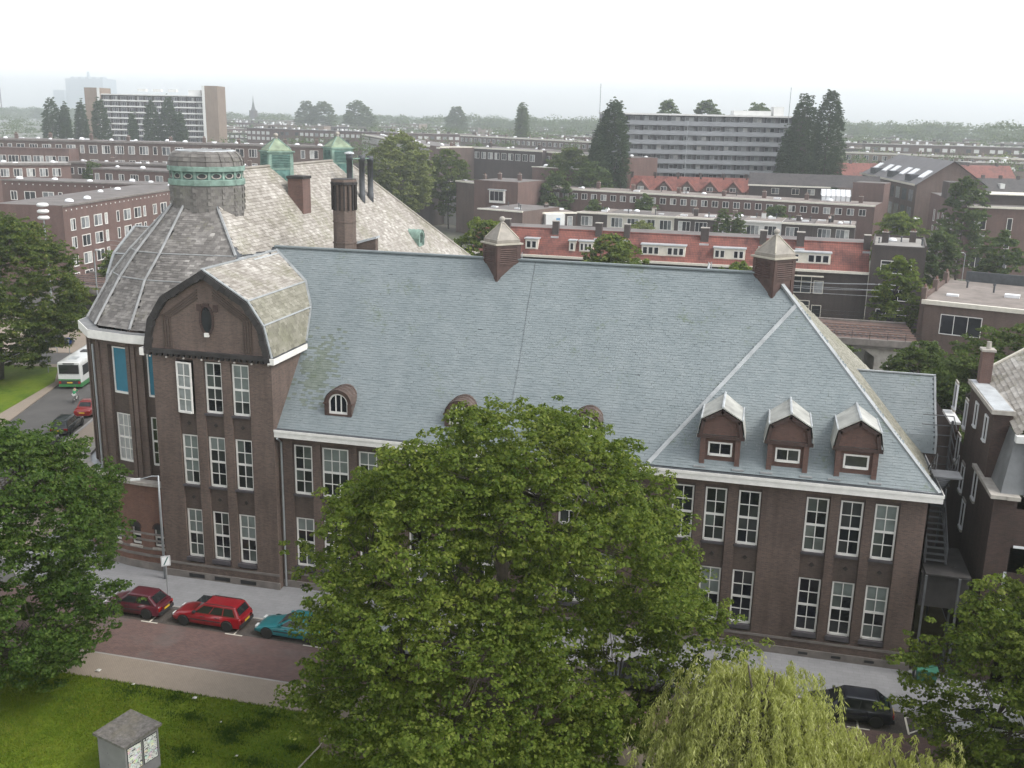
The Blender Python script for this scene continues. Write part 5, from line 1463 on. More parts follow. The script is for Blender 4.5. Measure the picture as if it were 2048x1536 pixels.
for t in (.19, .52, .83):
    a = [P(t - .045, .2, 15.9), P(t + .045, .2, 15.9), P(t + .045, .2, 17.9), P(t - .045, .2, 17.9)]
    MB().prism(a, tuple(Vector((.988, .153, 0)) * 3)).build('dormer', M['lead_dark'], e)
for r_, (za, zb) in enumerate(((11.6, 14.4), (7.2, 10.2), (3, 6))):
    for k in range(9):
        t0 = .04 + k * .106
        a = [P(t0, -.05, za), P(t0 + .07, -.05, za), P(t0 + .07, -.05, zb), P(t0, -.05, zb)]
        MB().poly(a).build('window', M['glass_city'], e)
# right-hand brown block on the side street
e, A, U, N_, L = terrace('street_block', 'brown brick corner block on the side street with white window frames', 'house', (67.2, 164.2), (92, 165), 14.5, 40, [(10.0, 12.4), (6.4, 9.2), (2.4, 5.2)], 'brick_city', 'bitumen', 'cream', 6.0, 2.2, 2, off=1.6, pattern=[(2.2, 2), (1.0, 1), (2.4, 2)], chim=2, flat=3, pipes=3, seed=51, corn_h=.4)
MB().obox(A + U * 2 - N_ * 13 + Z3 * 14.5, U * 14, N_ * 7, Z3 * 2.0).build('roof_house', M['brick_city_c'], e)
MB().obox(A - U * .3 - N_ * 26 + Z3 * 14.5, U * 6, N_ * 6, Z3 * 3.5).build('stair_tower', M['brick_city_c'], e)
MB().obox(A + U * 1.6 - N_ * 13.4 + Z3 * 16.5, U * 15, N_ * 8, Z3 * .2).build('coping', M['cream'], e)
for r_, (za, zb) in enumerate(((8.6, 11.2), (5.0, 7.6), (1.5, 4.0))):
    for k in range(7):
        v = 2 + k * 5.0
        Pw = A - N_ * (v + 1.6) - U * .06 + Z3 * za
        place('window', city_win_mesh(1.6, zb - za, 1, M['white'], M['glass_city']), e, tuple(Pw - ORG[e.name]), (0, 0, math.atan2(-N_.y, -N_.x) + math.pi))
# rows on the right skyline
terrace('skyline_terrace', 'long pale terrace with white cornice across the right skyline', 'terrace', (63, 455), (230, 372), 17.0, 12, [(13.6, 15.8), (10.2, 12.4)], 'brick_city_d', 'bitumen', 'cream', 4.2, 2.2, 2, domes=12, chim=8, seed=61, corn_h=.7)
for nm, lb, A_, B_, zr, m in (('red_roofed_row', 'low row with a red tiled roof under the skyline terrace', (52, 318), (112, 336), 16.6, 'redtile'), ('grey_roofed_row', 'grey roofed row with three small dormers on the right', (76, 286), (108, 294), 14.2, 'darktile')):
    A, U, N_, L = fr_of(A_, B_)
    e = thing(nm, tuple(A), lb, 'houses')
    MB().obox(A - N_ * 10, U * L, N_ * 10, Z3 * (zr - 4)).build('wall', M['brick_city_b'], e)
    mb = MB(); mb.add([A + N_ * .4 + Z3 * (zr - 4.1), A + U * L + N_ * .4 + Z3 * (zr - 4.1), A + U * L - N_ * 5 + Z3 * zr, A - N_ * 5 + Z3 * zr, A - N_ * 10.4 + Z3 * (zr - 4.1), A + U * L - N_ * 10.4 + Z3 * (zr - 4.1)], [(0, 1, 2, 3), (3, 2, 5, 4), (0, 3, 4), (1, 5, 2)]); mb.build('roof', M[m], e)
    for k in range(6):
        MB().obox(A + U * (L * (k + .5) / 6) - N_ * 5.4 + Z3 * (zr - .6), U * .9, N_ * .8, Z3 * 1.5).build('chimney', M['brick_city_c'], e)
        if m == 'darktile' and k % 2 == 0:
            d = MB().obox(A + U * (L * (k + 1) / 7) - N_ * 3.0 + Z3 * (zr - 3.0), U * 1.4, N_ * 2.2, Z3 * 1.5).build('dormer', M['panel_white'], e)
# centre rows
terrace('white_window_block', 'dark brick block with ten white windows under a cream cornice', 'block', (-74.0, 292), (-42.3, 272.5), 19.2, 14, [(15.6, 17.8)], 'brick_city_c', 'bitumen', 'cream', 3.3, 2.2, 2, domes=5, chim=2, seed=71, corn_h=.5, off=2.0)
terrace('blank_wall_block', 'windowless red-brown block with satellite dishes and roof domes', 'block', (-39.5, 246), (-15.5, 238), 15.4, 12, [], 'brick_city', 'bitumen_l', 'cream', domes=9, pipes=6, flat=3, seed=72, corn_h=.2)
terrace('square_window_row', 'brown row with a line of square white windows left of the tall poplar', 'terrace', (-41.5, 275), (-12, 240), 19.0, 12, [(15.9, 17.6)], 'brick_city', 'bitumen', 'cream', 3.2, 2.0, 2, domes=7, chim=3, seed=73, corn_h=.5)
terrace('curving_terrace', 'long terrace with cream cornice receding into the haze', 'terrace', (-222, 538), (-80.1, 283.2), 19.0, 12, [(15.4, 17.8), (11.6, 14.2), (8, 10.4)], 'brick_city_b', 'bitumen', 'cream', 4.4, 2.8, 2, domes=22, chim=10, seed=74, corn_h=.6)
terrace('curving_terrace_end', 'brown brick end house of the receding terrace', 'terrace', (-80, 283.3), (-70.5, 290), 19.3, 12, [(15.4, 17.8), (11.6, 14.2), (8, 10.4)], 'brick_city', 'bitumen', 'cream', 3.2, 1.8, 2, chim=1, seed=75, corn_h=.6)
terrace('far_terrace', 'far long terrace with many roof domes in the middle distance', 'terrace', (-140, 508), (-20, 400), 19.0, 12, [(15.6, 17.6)], 'brick_city_b', 'bitumen', 'cream', 4.6, 2.6, 2, domes=18, chim=10, seed=76, corn_h=.6)
# left rows
terrace('left_long_terrace', 'long brown terrace with mixed white windows below the far slab of flats', 'terrace', (-200, 200), (-92, 219), 20.4, 12, [(16.9, 19.2), (12.9, 15.2), (9, 11.2)], 'brick_city_b', 'bitumen', 'concrete', 3.6, 2.2, 3, pattern=[(2.4, 3), (2.6, 4), (1.8, 2), (2.6, 3), (1.2, 1), (2.4, 2)], domes=14, chim=10, flat=10, seed=81, corn_h=.5, skip=.06)
terrace('left_brick_house', 'red-brown flat-topped house before the long left terrace', 'house', (-186, 196), (-163, 200.5), 18.2, 8, [(13.6, 16.2), (9.6, 12)], 'brick_city', 'bitumen', 'brick_city', 3.6, 3.0, 3, off=2.2, seed=82, corn_d=.1)
terrace('left_mid_terrace', 'brown terrace with white domes behind the drum of the school', 'terrace', (-166, 197), (-96, 206), 14.8, 10, [(11.5, 13.4)], 'brick_city_b', 'bitumen', 'concrete', 3.4, 2.2, 2, domes=7, chim=3, flat=8, seed=83, corn_h=.45)
terrace('left_low_terrace', 'low flat-roofed terrace with a pale concrete roof edge on the left', 'terrace', (-176, 150), (-146, 178), 15.6, 10, [(12.4, 14.4)], 'brick_city', 'bitumen_l', 'concrete', 3.0, 2.0, 3, domes=4, flat=5, seed=84, corn_h=.5)
terrace('left_rear_terrace', 'brown house row with roof hatches behind the near left block', 'terrace', (-138.1, 175.9), (-104, 173.0), 14.8, 10, [(11.4, 13.6), (7.8, 10)], 'brick_city', 'bitumen', 'concrete', 3.9, 2.0, 2, pattern=[(1.3, 1), (2.2, 2), (1.6, 2), (2.4, 3)], domes=4, seed=85, corn_h=.4)
for nm, lb, A_, B_, D_, sd, dm in (('left_near_block', 'brown four-storey flats with white-framed windows beyond the square', (-79.0, 85.4), (-85.6, 136), 11.5, 86, 5), ('left_side_block', 'brown flats end with small windows behind the left tree', (-128, 131), (-92, 133.5), 9, 87, 5)):
    e, A, U, N_, L = terrace(nm, lb, 'flats', A_, B_, 14.6, D_, [], 'brick_city', 'bitumen', 'concrete', seed=sd, domes=dm, corn_h=.3, corn_d=.2)
    Uw = U if U.cross(Z3).dot(N_) > 0 else -U
    A0 = A if Uw == U else A + U * L
    rz = math.atan2(Uw.y, Uw.x)
    for za in (1.2, 4.1, 7.0, 9.9):
        u = 1.4 if nm == 'left_side_block' else L - 2.9
        seq = [(1.5, 2, 1.9), (2.6, 2, 1.9), (2.6, 2, 1.9), (.95, 1, 1.9), (.95, 1, 1.9), (2.6, 2, 1.9), (2.6, 2, 1.9), (.95, 1, 1.9)]
        uu = .0
        gaps = [1.7, 1.6, 1.0, 3.2, 1.6, 1.4, 1.0, 3.0]
        uu = 1.9
        for k in range(14):
            w, c, h = seq[k % 8]
            if uu + w > L - .6: break
            pos = A + U * uu if Uw == U else A + U * (uu + w)
            place('window', city_win_mesh(w, h, c, M['white'], M['glass_city'], .11), e, tuple(pos + N_ * .05 + Z3 * (za + .6) - ORG[e.name]), (0, 0, rz))
            uu += w + gaps[k % 8]
    for k in range(int(L / 1.6)):
        MB().obox(A + U * (k * 1.6 + .8) + N_ * .02 + Z3 * 13.72, U * .22, N_ * .05, Z3 * .2).build('vent', M['panel_white'], e)
# far power station
e = thing('power_station', (-2080, 2860, 0), 'pale hazy power station block with one chimney on the horizon', 'power station')
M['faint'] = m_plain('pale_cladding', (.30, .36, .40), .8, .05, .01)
mb = MB(); mb.box(-2142, -2008, 2860, 2930, 0, 116); mb.build('boiler_house', M['faint'], e)
mb = MB(); mb.box(-2182, -2142.5, 2850, 2900, 0, 80); mb.build('turbine_hall', M['faint'], e)
mb = MB().lathe([(6, 0), (4, 138)], 12, (-2079, 2890, 0)); mb.build('chimney', M['faint'], e)
for k in range(5): MB().box(-2125 + k * 26, -2112 + k * 26, 2864, 2884, 116, 121).build('roof_plant', M['faint'], e)
# church spire, chimneys, mast far off
e = thing('church', (-565, 1076, 0), 'distant church tower with a thin spire on the skyline', 'church')
mb = MB(); mb.box(-569, -562, 1076, 1083, 0, 30); mb.build('tower', M['brick_city_c'], e)
mb = MB().lathe([(3.2, 30), (2.0, 33), (.6, 40), (.0, 48)], 8, (-565.5, 1080, 0)); mb.build('spire', M['lead_dark'], e)
for x, y, h, lb in ((310, 1180, 62, 'left one of two thin factory chimneys on the right horizon'), (318, 1180, 70, 'right one of two thin factory chimneys on the right horizon'), (-1260, 1500, 64, 'slim stack on the far left horizon')):
    tag(MB().lathe([(1.1, 0), (.7, h)], 8, (x, y, 0)).build('factory_chimney', M['brick_city_c']), lb, 'chimney')
# scattered far terraces: filling the town between the rows
r = random.Random(91)
far = []
for i in range(120):
    y = r.uniform(330, 1350); ang = math.atan2(1, 0)
    xr = (-.62 * (y + 55) + 28, .26 * (y + 55) + 28)
    x = r.uniform(*xr)
    if 225 < y < 470 and -60 < x < 45: continue
    if y < 450 and x < -80: continue
    if y < 420 and x < 60: continue
    far.append((x, y))
for i, (x, y) in enumerate(sorted(far, key=lambda q: q[1])):
    Lh = r.uniform(30, 110); a = r.choice([0, 0, .15, -.3, -.5, .4]); H = r.uniform(14.0, 20.5) - max(0, y - 700) * .002
    A_ = (x - Lh / 2 * math.cos(a), y - Lh / 2 * math.sin(a)); B_ = (x + Lh / 2 * math.cos(a), y + Lh / 2 * math.sin(a))
    A, U, N_, L = fr_of(A_, B_)
    e = thing('distant_terrace', tuple(A), 'hazy flat-roofed terrace among trees in the far town', 'terrace', 'far terraces between the trees')
    MB().obox(A - N_ * 11, U * L, N_ * 11, Z3 * H).build('wall', M[r.choice(['brick_city', 'brick_city_b', 'brick_city_c', 'brick_city_d'])], e)
    MB().obox(A - N_ * 11.2 - U * .2 + Z3 * H, U * (L + .4), N_ * 11.6, Z3 * .35).build('roof', M[r.choice(['bitumen', 'gravel', 'bitumen_l'])], e)
    mb = MB()
    for z in (H - 3.0, H - 6.0):
        for k in range(int(L / 3.6)):
            if r.random() < .85: mb.obox(A + U * (k * 3.6 + .6) + Z3 * z, U * 2.3, N_ * .08, Z3 * 1.7, r.choice([0, 0, 1]))
    o = mb.build('window_band', [M['panel_white'], M['glass_city']], e); o['kind'] = 'stuff'
    mb = MB()
    for k in range(int(L / 7)):
        P = A + U * (k * 7 + r.uniform(0, 5)) - N_ * r.uniform(2, 9) + Z3 * (H + .3)
        mb.obox(P, U * r.uniform(.8, 2), N_ * 1.0, Z3 * r.uniform(.4, 1.6), r.choice([0, 0, 1]))
    o = mb.build('roof_clutter', [M['skydome'], M['brick_city_c']], e); o['kind'] = 'stuff'

# ------------------------------------------------------------------ railway viaduct
e = thing('railway_viaduct', (40, 72, 0), 'brick and concrete railway viaduct with two tracks behind the school', 'viaduct')
mb = MB(); mb.box(-70, 46.6, 66.5, 78.5, 4.6, 5.4); mb.build('deck', M['concrete'], e)
mb = MB()
for x in range(-68, 47, 10):
    mb.box(x, x + 2, 66.9, 78.1, 0, 4.6)
    mb.prism([(x + 2, 66.8, 4.6), (x + 2, 66.8, 3.6), (x + 3, 66.8, 4.3), (x + 4.5, 66.8, 4.6)], (0, 11.4, 0)); mb.prism([(x, 66.8, 4.6), (x, 66.8, 3.6), (x - 1, 66.8, 4.3), (x - 2.5, 66.8, 4.6)], (0, 11.4, 0))
mb.build('pier', M['stone'], e)
mb = MB(); mb.box(-70, 46.6, 66.2, 66.7, 5.0, 5.75); mb.box(-70, 46.6, 78.3, 78.8, 5.0, 5.75); mb.build('edge_beam', M['concrete'], e)
mb = MB(); mb.box(-70, 46.6, 66.7, 78.3, 5.4, 5.55); mb.build('ballast', m_plain('ballast', (.10, .062, .05), .95, .35, 1.0, 0, .4), e)
for y in (69.2, 70.7, 74.0, 75.5):
    mb = MB(); mb.box(-70, 46.6, y - .06, y + .06, 5.62, 5.76); mb.build('rail', m_plain('rusty_rail', (.23, .15, .12), .5, .2), e)
mb = MB()
for k in range(190):
    x = -70 + k * .61
    mb.box(x, x + .24, 68.7, 71.2, 5.55, 5.62); mb.box(x, x + .24, 73.5, 76.0, 5.55, 5.62)
mb.build('sleepers', M['darkstone'], e)
mb = MB()
for k in range(60):
    x = -70 + k * 1.95
    for y in (66.3, 78.6): mb.box(x, x + .05, y, y + .05, 5.75, 6.7)
for y in (66.3, 78.6):
    for z in (6.2, 6.68): mb.box(-70, 46.6, y, y + .05, z, z + .05)
mb.build('railing', M['black'], e)
for i, x in enumerate((-28, -3, 22.0)):
    m = thing('catenary_mast', (x, 72, 5.4), f'lattice catenary mast on the viaduct, {["first", "second", "third", "fourth"][i]} from the left', 'mast', 'catenary masts on the viaduct')
    mb = MB()
    for y in (67.3, 77.7):
        for dx in (-.2, .2): mb.tube([(x + dx, y, 5.4), (x + dx, y, 12.2)], .05, 4)
        for k in range(7): mb.tube([(x - .2, y, 5.6 + k * .95), (x + .2, y, 6.2 + k * .95)], .03, 4)
    mb.build('posts', M['steel'], m)
    mb = MB(); mb.tube([(x, 67.3, 11.6), (x, 77.7, 11.6)], .07, 4); mb.tube([(x, 67.3, 12.1), (x, 77.7, 12.1)], .05, 4)
    for k in range(8): mb.tube([(x, 67.4 + k * 1.3, 11.6), (x, 68.05 + k * 1.3, 12.1)], .03, 4)
    mb.build('cross_beam', M['steel'], m)
    for y in (69.9, 74.8): MB().tube([(x, y, 11.6), (x, y, 10.4), (x, y + .5, 10.2)], .06, 5).build('insulator', M['panel_white'], m)
for k, (y, z) in enumerate(((69.9, 10.2), (74.8, 10.2), (69.9, 11.2), (74.8, 11.2), (67.2, 12.3))):
    pts = []
    xs_ = [-60, -28, -3, 22, 46]
    for a, b in zip(xs_, xs_[1:]):
        for q in range(6): pts.append((a + (b - a) * q / 6, y, z - (0 if z < 10.5 else .5 * math.sin(math.pi * q / 6))))
    tag(MB().tube(pts, .02, 4).build('overhead_wire', M['steel']), 'thin overhead railway wire spanning between the catenary masts', 'wire', 'overhead wires of the railway')

# ------------------------------------------------------------------ neighbour on the right
NB = thing('neighbour_house', (41.2, 0, 0), 'dark brick mansard house right of the school alley with pale scale slates', 'house')
mb = MB()
facade(mb, (41.2, 0, 0), UX, NF, 0, 16, 0, 11.0, [(1.15, 3.05, 8.1, 10.3, .12, []), (1.0, 2.9, 4.4, 6.7, .12, []), (4.6, 6.5, 8.1, 10.3, .12, []), (4.6, 6.5, 4.4, 6.7, .12, [])])
mb.add([(41.2, 0, 0), (41.2, 30, 0), (41.2, 30, 10.8), (41.2, 0, 10.8)], [(0, 1, 2, 3)])
mb.build('wall', M['brick_neighbour'], NB)
M['newwhite'] = m_plain('white_pvc', (.70, .71, .72), .4, .04, 2)
for u, z, h in ((1.15, 8.1, 2.2), (1.0, 4.4, 2.3), (4.6, 8.1, 2.2), (4.6, 4.4, 2.3)):
    place('window', city_win_mesh(1.9, h, 2, M['newwhite'], M['glass_city'], .13, True), NB, (u, .06, z))
# side wall windows seen edge-on: pale stone sills and heads
for y, z in ((4.2, 9.0), (6.3, 6.4), (7.8, 8.2), (10.2, 9.3), (12.2, 5.2), (13.0, 12.0), (9.2, 11.8), (5.6, 3.0)):
    w = MB().box(41.08, 41.22, y, y + .9, z - .14, z).build('sill', M['stone'], NB)
    MB().box(41.14, 41.22, y, y + .9, z + 1.7, z + 1.85).build('lintel', M['stone'], NB)
    place('window', city_win_mesh(.9, 1.7, 1, M['newwhite'], M['glass_dark']), NB, (-.03, y + .9, z), (0, 0, -math.pi / 2))
# lower mansard slope with lead, cornices, attic with flat roof, chimney
mb = MB(); mb.box(40.95, 41.75, -.35, 5.0, 10.85, 11.05); mb.box(41.75, 42.4, -.40, .1, 10.85, 11.05); mb.build('cornice', M['stone'], NB)
M['zinc'] = m_plain('zinc_mansard', (.15, .155, .158), .55, .3, .8)
mb = MB(); mb.add([(41.5, .1, 11.05), (41.5, 5.2, 11.05), (42.05, 5.2, 14.3), (42.05, 1.0, 14.0)], [(0, 1, 2, 3)]); mb.add([(41.5, .1, 11.05), (42.05, 1.0, 14.0), (42.7, 1.0, 14.1), (42.9, .1, 11.05)], [(0, 1, 2, 3)]); mb.build('mansard', M['zinc'], NB)
mb = MB(); mb.box(42.7, 57, 0, .2, 11, 14.2); mb.build('attic_wall', M['brick_neighbour'], NB)
mb = MB(); mb.box(41.18, 42.15, 2.6, 9.2, 10.8, 14.72); mb.build('attic', M['brick_neighbour'], NB)
mb = MB(); mb.box(41.0, 42.2, 2.3, 9.4, 14.72, 14.95); mb.build('flat_roof', M['stone'], NB)
mb = MB(); mb.box(41.1, 42.1, 2.4, 9.3, 14.95, 14.98); mb.build('roof_deck', M['lead'], NB)
for y in (3.6, 6.4):
    place('window', city_win_mesh(.8, 1.5, 1, M['newwhite'], M['glass_dark']), NB, (-.05, y + .8, 12.7), (0, 0, -math.pi / 2))
c = MB().box(41.4, 42.05, 8.4, 9.1, 14.9, 16.9).build('chimney', M['brick_city'], NB)
MB().box(41.33, 42.12, 8.33, 9.17, 16.9, 17.03).build('chimney_cap', M['stone'], c, root=NB)
MB().lathe([(.15, 17.03), (.13, 17.4), (.15, 17.45)], 8, (41.75, 8.75, 0)).build('chimney_pot', M['stone'], c, root=NB)
q4 = [(42.0, .9, 14.12), (42.0, 10.5, 15.25), (49, 10.5, 20.2), (49, .9, 19.1)]
mb = MB(); mb.poly([(x, y, z - .05) for x, y, z in q4]); mb.build('upper_roof', M['lead_dark'], NB)
fr = slate_rows(*q4, .40, .28, .0, None, 0.0)
slate_mesh('slate_field', fr, M['slate_old'], NB, .40, .28, .035)
MB().tube([(42.0, 10.5, 15.3), (49, 10.5, 20.25)], .10, 5).build('verge', M['cream'], NB)
mb = MB(); mb.box(41.95, 49, .45, .9, 13.75, 14.12); mb.build('eaves_board', M['panel_white'], NB)
mb = MB(); mb.box(40.75, 41.2, 11.1, 13.9, 9.7, 11.6); mb.build('side_oriel', M['brick_neighbour'], NB)
mb = MB(); mb.box(40.6, 41.25, 11.0, 14.0, 11.6, 11.75); mb.build('oriel_roof', M['panel_white'], NB)
# mossy alley floor and gate
o = MB().poly([(38.15, .3, .135), (41.15, .3, .135), (41.15, 14, .135), (38.15, 14, .135)]).build('alley', m_plain('mossy_paving', (.10, .085, .038), .95, .4, .8)); o['kind'] = 'structure'
mb = MB()
for k in range(14): mb.box(38.2 + k * .21, 38.24 + k * .21, .1, .14, .12, 2.1)
mb.box(38.15, 41.2, .1, .14, .4, .46); mb.box(38.15, 41.2, .1, .14, 2.0, 2.06)
tag(mb.build('alley_gate', M['black']), 'black barred iron gate across the alley beside the school', 'gate')
# ------------------------------------------------------------------ trees
M['leaf_maple'] = m_leaf('leaf_maple', (.032, .064, .010), (.115, .155, .026), .42, (.25, .27, .065))
M['leaf_plane'] = m_leaf('leaf_plane', (.030, .055, .012), (.085, .120, .024), .35, (.22, .22, .065))
M['leaf_dark'] = m_leaf('leaf_dark', (.032, .060, .020), (.082, .118, .036), .4, (.155, .18, .065))
M['leaf_deep'] = m_leaf('leaf_deep', (.020, .050, .012), (.066, .112, .022), .42, (.155, .20, .052))
M['leaf_yard'] = m_leaf('leaf_yard', (.030, .058, .018), (.085, .120, .032), .4, (.16, .18, .058))
M['leaf_light'] = m_leaf('leaf_light', (.085, .115, .035), (.165, .190, .065), .4, (.25, .26, .11))
M['leaf_willow'] = m_leaf('leaf_willow', (.16, .18, .055), (.36, .37, .14), .4, (.52, .52, .28))
M['leaf_rust'] = m_leaf('leaf_rust', (.060, .040, .020), (.105, .072, .032), .35, (.14, .12, .05))
M['leaf_poplar'] = m_leaf('leaf_poplar', (.022, .044, .020), (.050, .080, .034), .3, (.085, .115, .050))

def leaves_from_clumps(C, Rc, n_per, size, droop=0.3, up=0.6, r=None):
    """Leaf rhombi over the upper shell of each clump; C (m,3) centres, Rc (m,) radii."""
    m = len(C); n = m * n_per
    ci = np.repeat(np.arange(m), n_per)
    d = nrg.normal(size=(n, 3)); d[:, 2] = np.abs(d[:, 2]) * up + d[:, 2] * (1 - up)
    d /= np.linalg.norm(d, axis=1)[:, None]
    rad = Rc[ci] * nrg.uniform(.55, 1.05, n)
    P = C[ci] + d * rad[:, None] * np.array([1, 1, .62])
    nv = d * .7 + np.array([0, 0, .75]) + nrg.normal(0, .38, (n, 3)); nv /= np.linalg.norm(nv, axis=1)[:, None]
    t = nrg.normal(size=(n, 3)); t -= (t * nv).sum(1)[:, None] * nv; t /= np.linalg.norm(t, axis=1)[:, None]
    t[:, 2] -= droop; t /= np.linalg.norm(t, axis=1)[:, None]
    b = np.cross(nv, t); b /= np.linalg.norm(b, axis=1)[:, None] + 1e-9
    s = size * nrg.uniform(.65, 1.35, n)[:, None]
    V = np.empty((n, 4, 3), np.float32)
    V[:, 0] = P - t * s * .55; V[:, 1] = P + b * s * .42 + t * s * .05; V[:, 2] = P + t * s * .60 - np.array([0, 0, .12]) * s; V[:, 3] = P - b * s * .42 + t * s * .05
    return V.reshape(-1, 3), np.arange(n * 4).reshape(-1, 4)

def limb(mb, a, b, r0, r1, n=6, bend=.12, segs=4, seed=0):
    rr = random.Random(seed)
    a, b = Vector(a), Vector(b); L = (b - a).length
    pts = [a]
    for i in range(1, segs):
        t = i / segs
        pts.append(a.lerp(b, t) + Vector((rr.gauss(0, bend), rr.gauss(0, bend), rr.gauss(0, bend * .5))) * L * .25)
    pts.append(b)
    mb.tube(pts, [r0 + (r1 - r0) * i / segs for i in range(segs + 1)], n)
    return pts

def wob(P, s, ph):
    """Smooth pseudo-noise, about -1..1, for an array of points."""
    x, y, z = P[:, 0] * s + ph, P[:, 1] * s + ph * 1.7, P[:, 2] * s + ph * .6
    return (np.sin(x * 1.3 + 1.7 * np.sin(y * .9)) + np.sin(y * 1.7 + 1.3 * np.sin(z * 1.1)) + np.sin(z * 1.5 + 1.6 * np.sin(x * .8))) / 3

PROF = {'dome': [(0, .40), (.12, .74), (.28, .96), (.42, 1.0), (.60, .94), (.76, .80), (.88, .62), (.96, .44), (1, .26)],
        'round': [(0, .35), (.15, .75), (.35, .97), (.5, 1.0), (.68, .90), (.84, .66), (.94, .38), (1, .12)],
        'spire': [(0, .50), (.12, .74), (.3, .94), (.48, 1.0), (.66, .93), (.80, .76), (.91, .54), (.98, .32), (1, .16)]}
def tree(name, label, x, y, h, crown_r, crown_z0, mat, tips=300, n_per=40, leaf=.28, clump_r=.6, trunk_r=.35, seed=1, group=None, zb=0.0, shape='round', cat='tree', sub=3, holes=-.42, lump=.16, branches=True, limbs=14, dx=0.0, spread=None):
    """Trunk and limbs reach out to tips spread over an uneven crown; each tip carries a few leaf clumps."""
    r = random.Random(seed); rn = np.random.default_rng(seed)
    e = thing(name, (x, y, zb), label, cat, group)
    pt, pv = zip(*PROF[shape])
    H = h - crown_z0; ph = seed * 1.37
    def env(a, t):
        k = np.interp(t, pt, pv)
        lob = 1 + lump * (np.sin(3 * a + ph + 3 * t) * .6 + np.sin(5 * a - ph * 2 + 7 * t) * .5 + np.sin(8 * a + ph * 3 - 11 * t) * .35)
        return crown_r * k * lob
    n = tips * 3
    a = rn.uniform(0, 2 * np.pi, n); t = rn.uniform(0.0, 1, n) ** (.85 if shape != 'spire' else 1.0)
    w = np.interp(t, pt, pv); keep = rn.uniform(0, 1, n) < (.25 + .75 * w); a, t = a[keep], t[keep]
    depth = np.where(rn.uniform(0, 1, len(a)) < .74, rn.uniform(.84, 1.02, len(a)), rn.uniform(.45, .84, len(a)))
    rr = env(a, t) * depth
    ztop = crown_z0 + H * t + lump * 1.3 * np.sin(2.3 * a + ph) * (t > .6)
    T = np.stack([x + dx * t + rr * np.cos(a), y + rr * np.sin(a), ztop], 1)
    T = T[wob(T, 2.6 / max(crown_r, 1.5) * 1.5, ph) > holes][:tips]
    # clumps: flattened sprays round each tip
    C = np.repeat(T, sub, 0) + rn.normal(0, 1, (len(T) * sub, 3)) * (spread or clump_r) * (np.array([.75, .75, .45]) if shape != 'spire' else np.array([.5, .5, 1.5]))
    Rc = clump_r * rn.uniform(.55, 1.15, len(C))
    V, F = leaves_from_clumps(C, Rc, n_per, leaf)
    np_object('crown', V - np.array([x, y, zb]), F, M[mat], e)
    mb = MB()
    zt = crown_z0 + H * (.62 if shape != 'spire' else .92)
    tp_ = limb(mb, (x, y, zb), (x + dx * .6 + r.uniform(-.3, .3), y + r.uniform(-.3, .3), zt), trunk_r, trunk_r * .25, 8, .05, 6, seed)
    if branches and shape != 'spire':
        nodes = []
        for i in range(limbs):
            al = i * 2.399 + r.uniform(-.3, .3); tl = .12 + .8 * ((i * .618) % 1)
            q = float(env(np.array([al]), np.array([tl]))[0]) * r.uniform(.62, .80)
            end = Vector((x + dx * tl + q * math.cos(al), y + q * math.sin(al), crown_z0 + H * tl + r.uniform(-.2, .4)))
            zs_ = min(end.z - q * .45, zt - .3); s0 = min(tp_, key=lambda v: abs(v.z - max(zs_, zb + 1.2)))
            nodes += limb(mb, s0, end, trunk_r * .40, trunk_r * .07, 5, .16, 5, seed + i)[1:]
        NA = np.array([tuple(v) for v in nodes])
        for k in range(0, len(T), 2 if len(T) < 700 else 3):
            d = ((NA - T[k]) ** 2).sum(1); j = int(d.argmin())
            limb(mb, NA[j], T[k], trunk_r * .07 + .008, .008, 3, .15, 2, k)
    mb.build('trunk', M['bark'], e, True)
    return e

# near trees in the park
tree('maple_tree', 'large spreading green tree standing in front of the school in the middle', 17.9, -14.0, 16.9, 8.9, .4, 'leaf_maple', 1000, 40, .135, .40, .55, 101, shape='dome', sub=7, holes=-.40, lump=.17, limbs=22, spread=.72)
tree('maple_tree', 'dark green tree at the lower left hiding the street corner', -9.4, -14.4, 13.9, 7.2, .9, 'leaf_deep', 700, 40, .14, .40, .5, 102, sub=6, holes=-.44, lump=.19, limbs=18, spread=.70)
tree('maple_tree', 'green tree cut by the right frame edge before the neighbour house', 43.6, -12.0, 11.4, 6.7, .3, 'leaf_maple', 620, 40, .135, .38, .4, 103, sub=6, holes=-.55, lump=.18, spread=.66)
tree('plane_tree', 'tall leafy tree on the lawn beyond the square at the left edge', -53.4, 38.5, 18.6, 8.9, 1.6, 'leaf_plane', 760, 34, .22, .52, .5, 104, sub=6, holes=-.45, lump=.17, spread=.85)
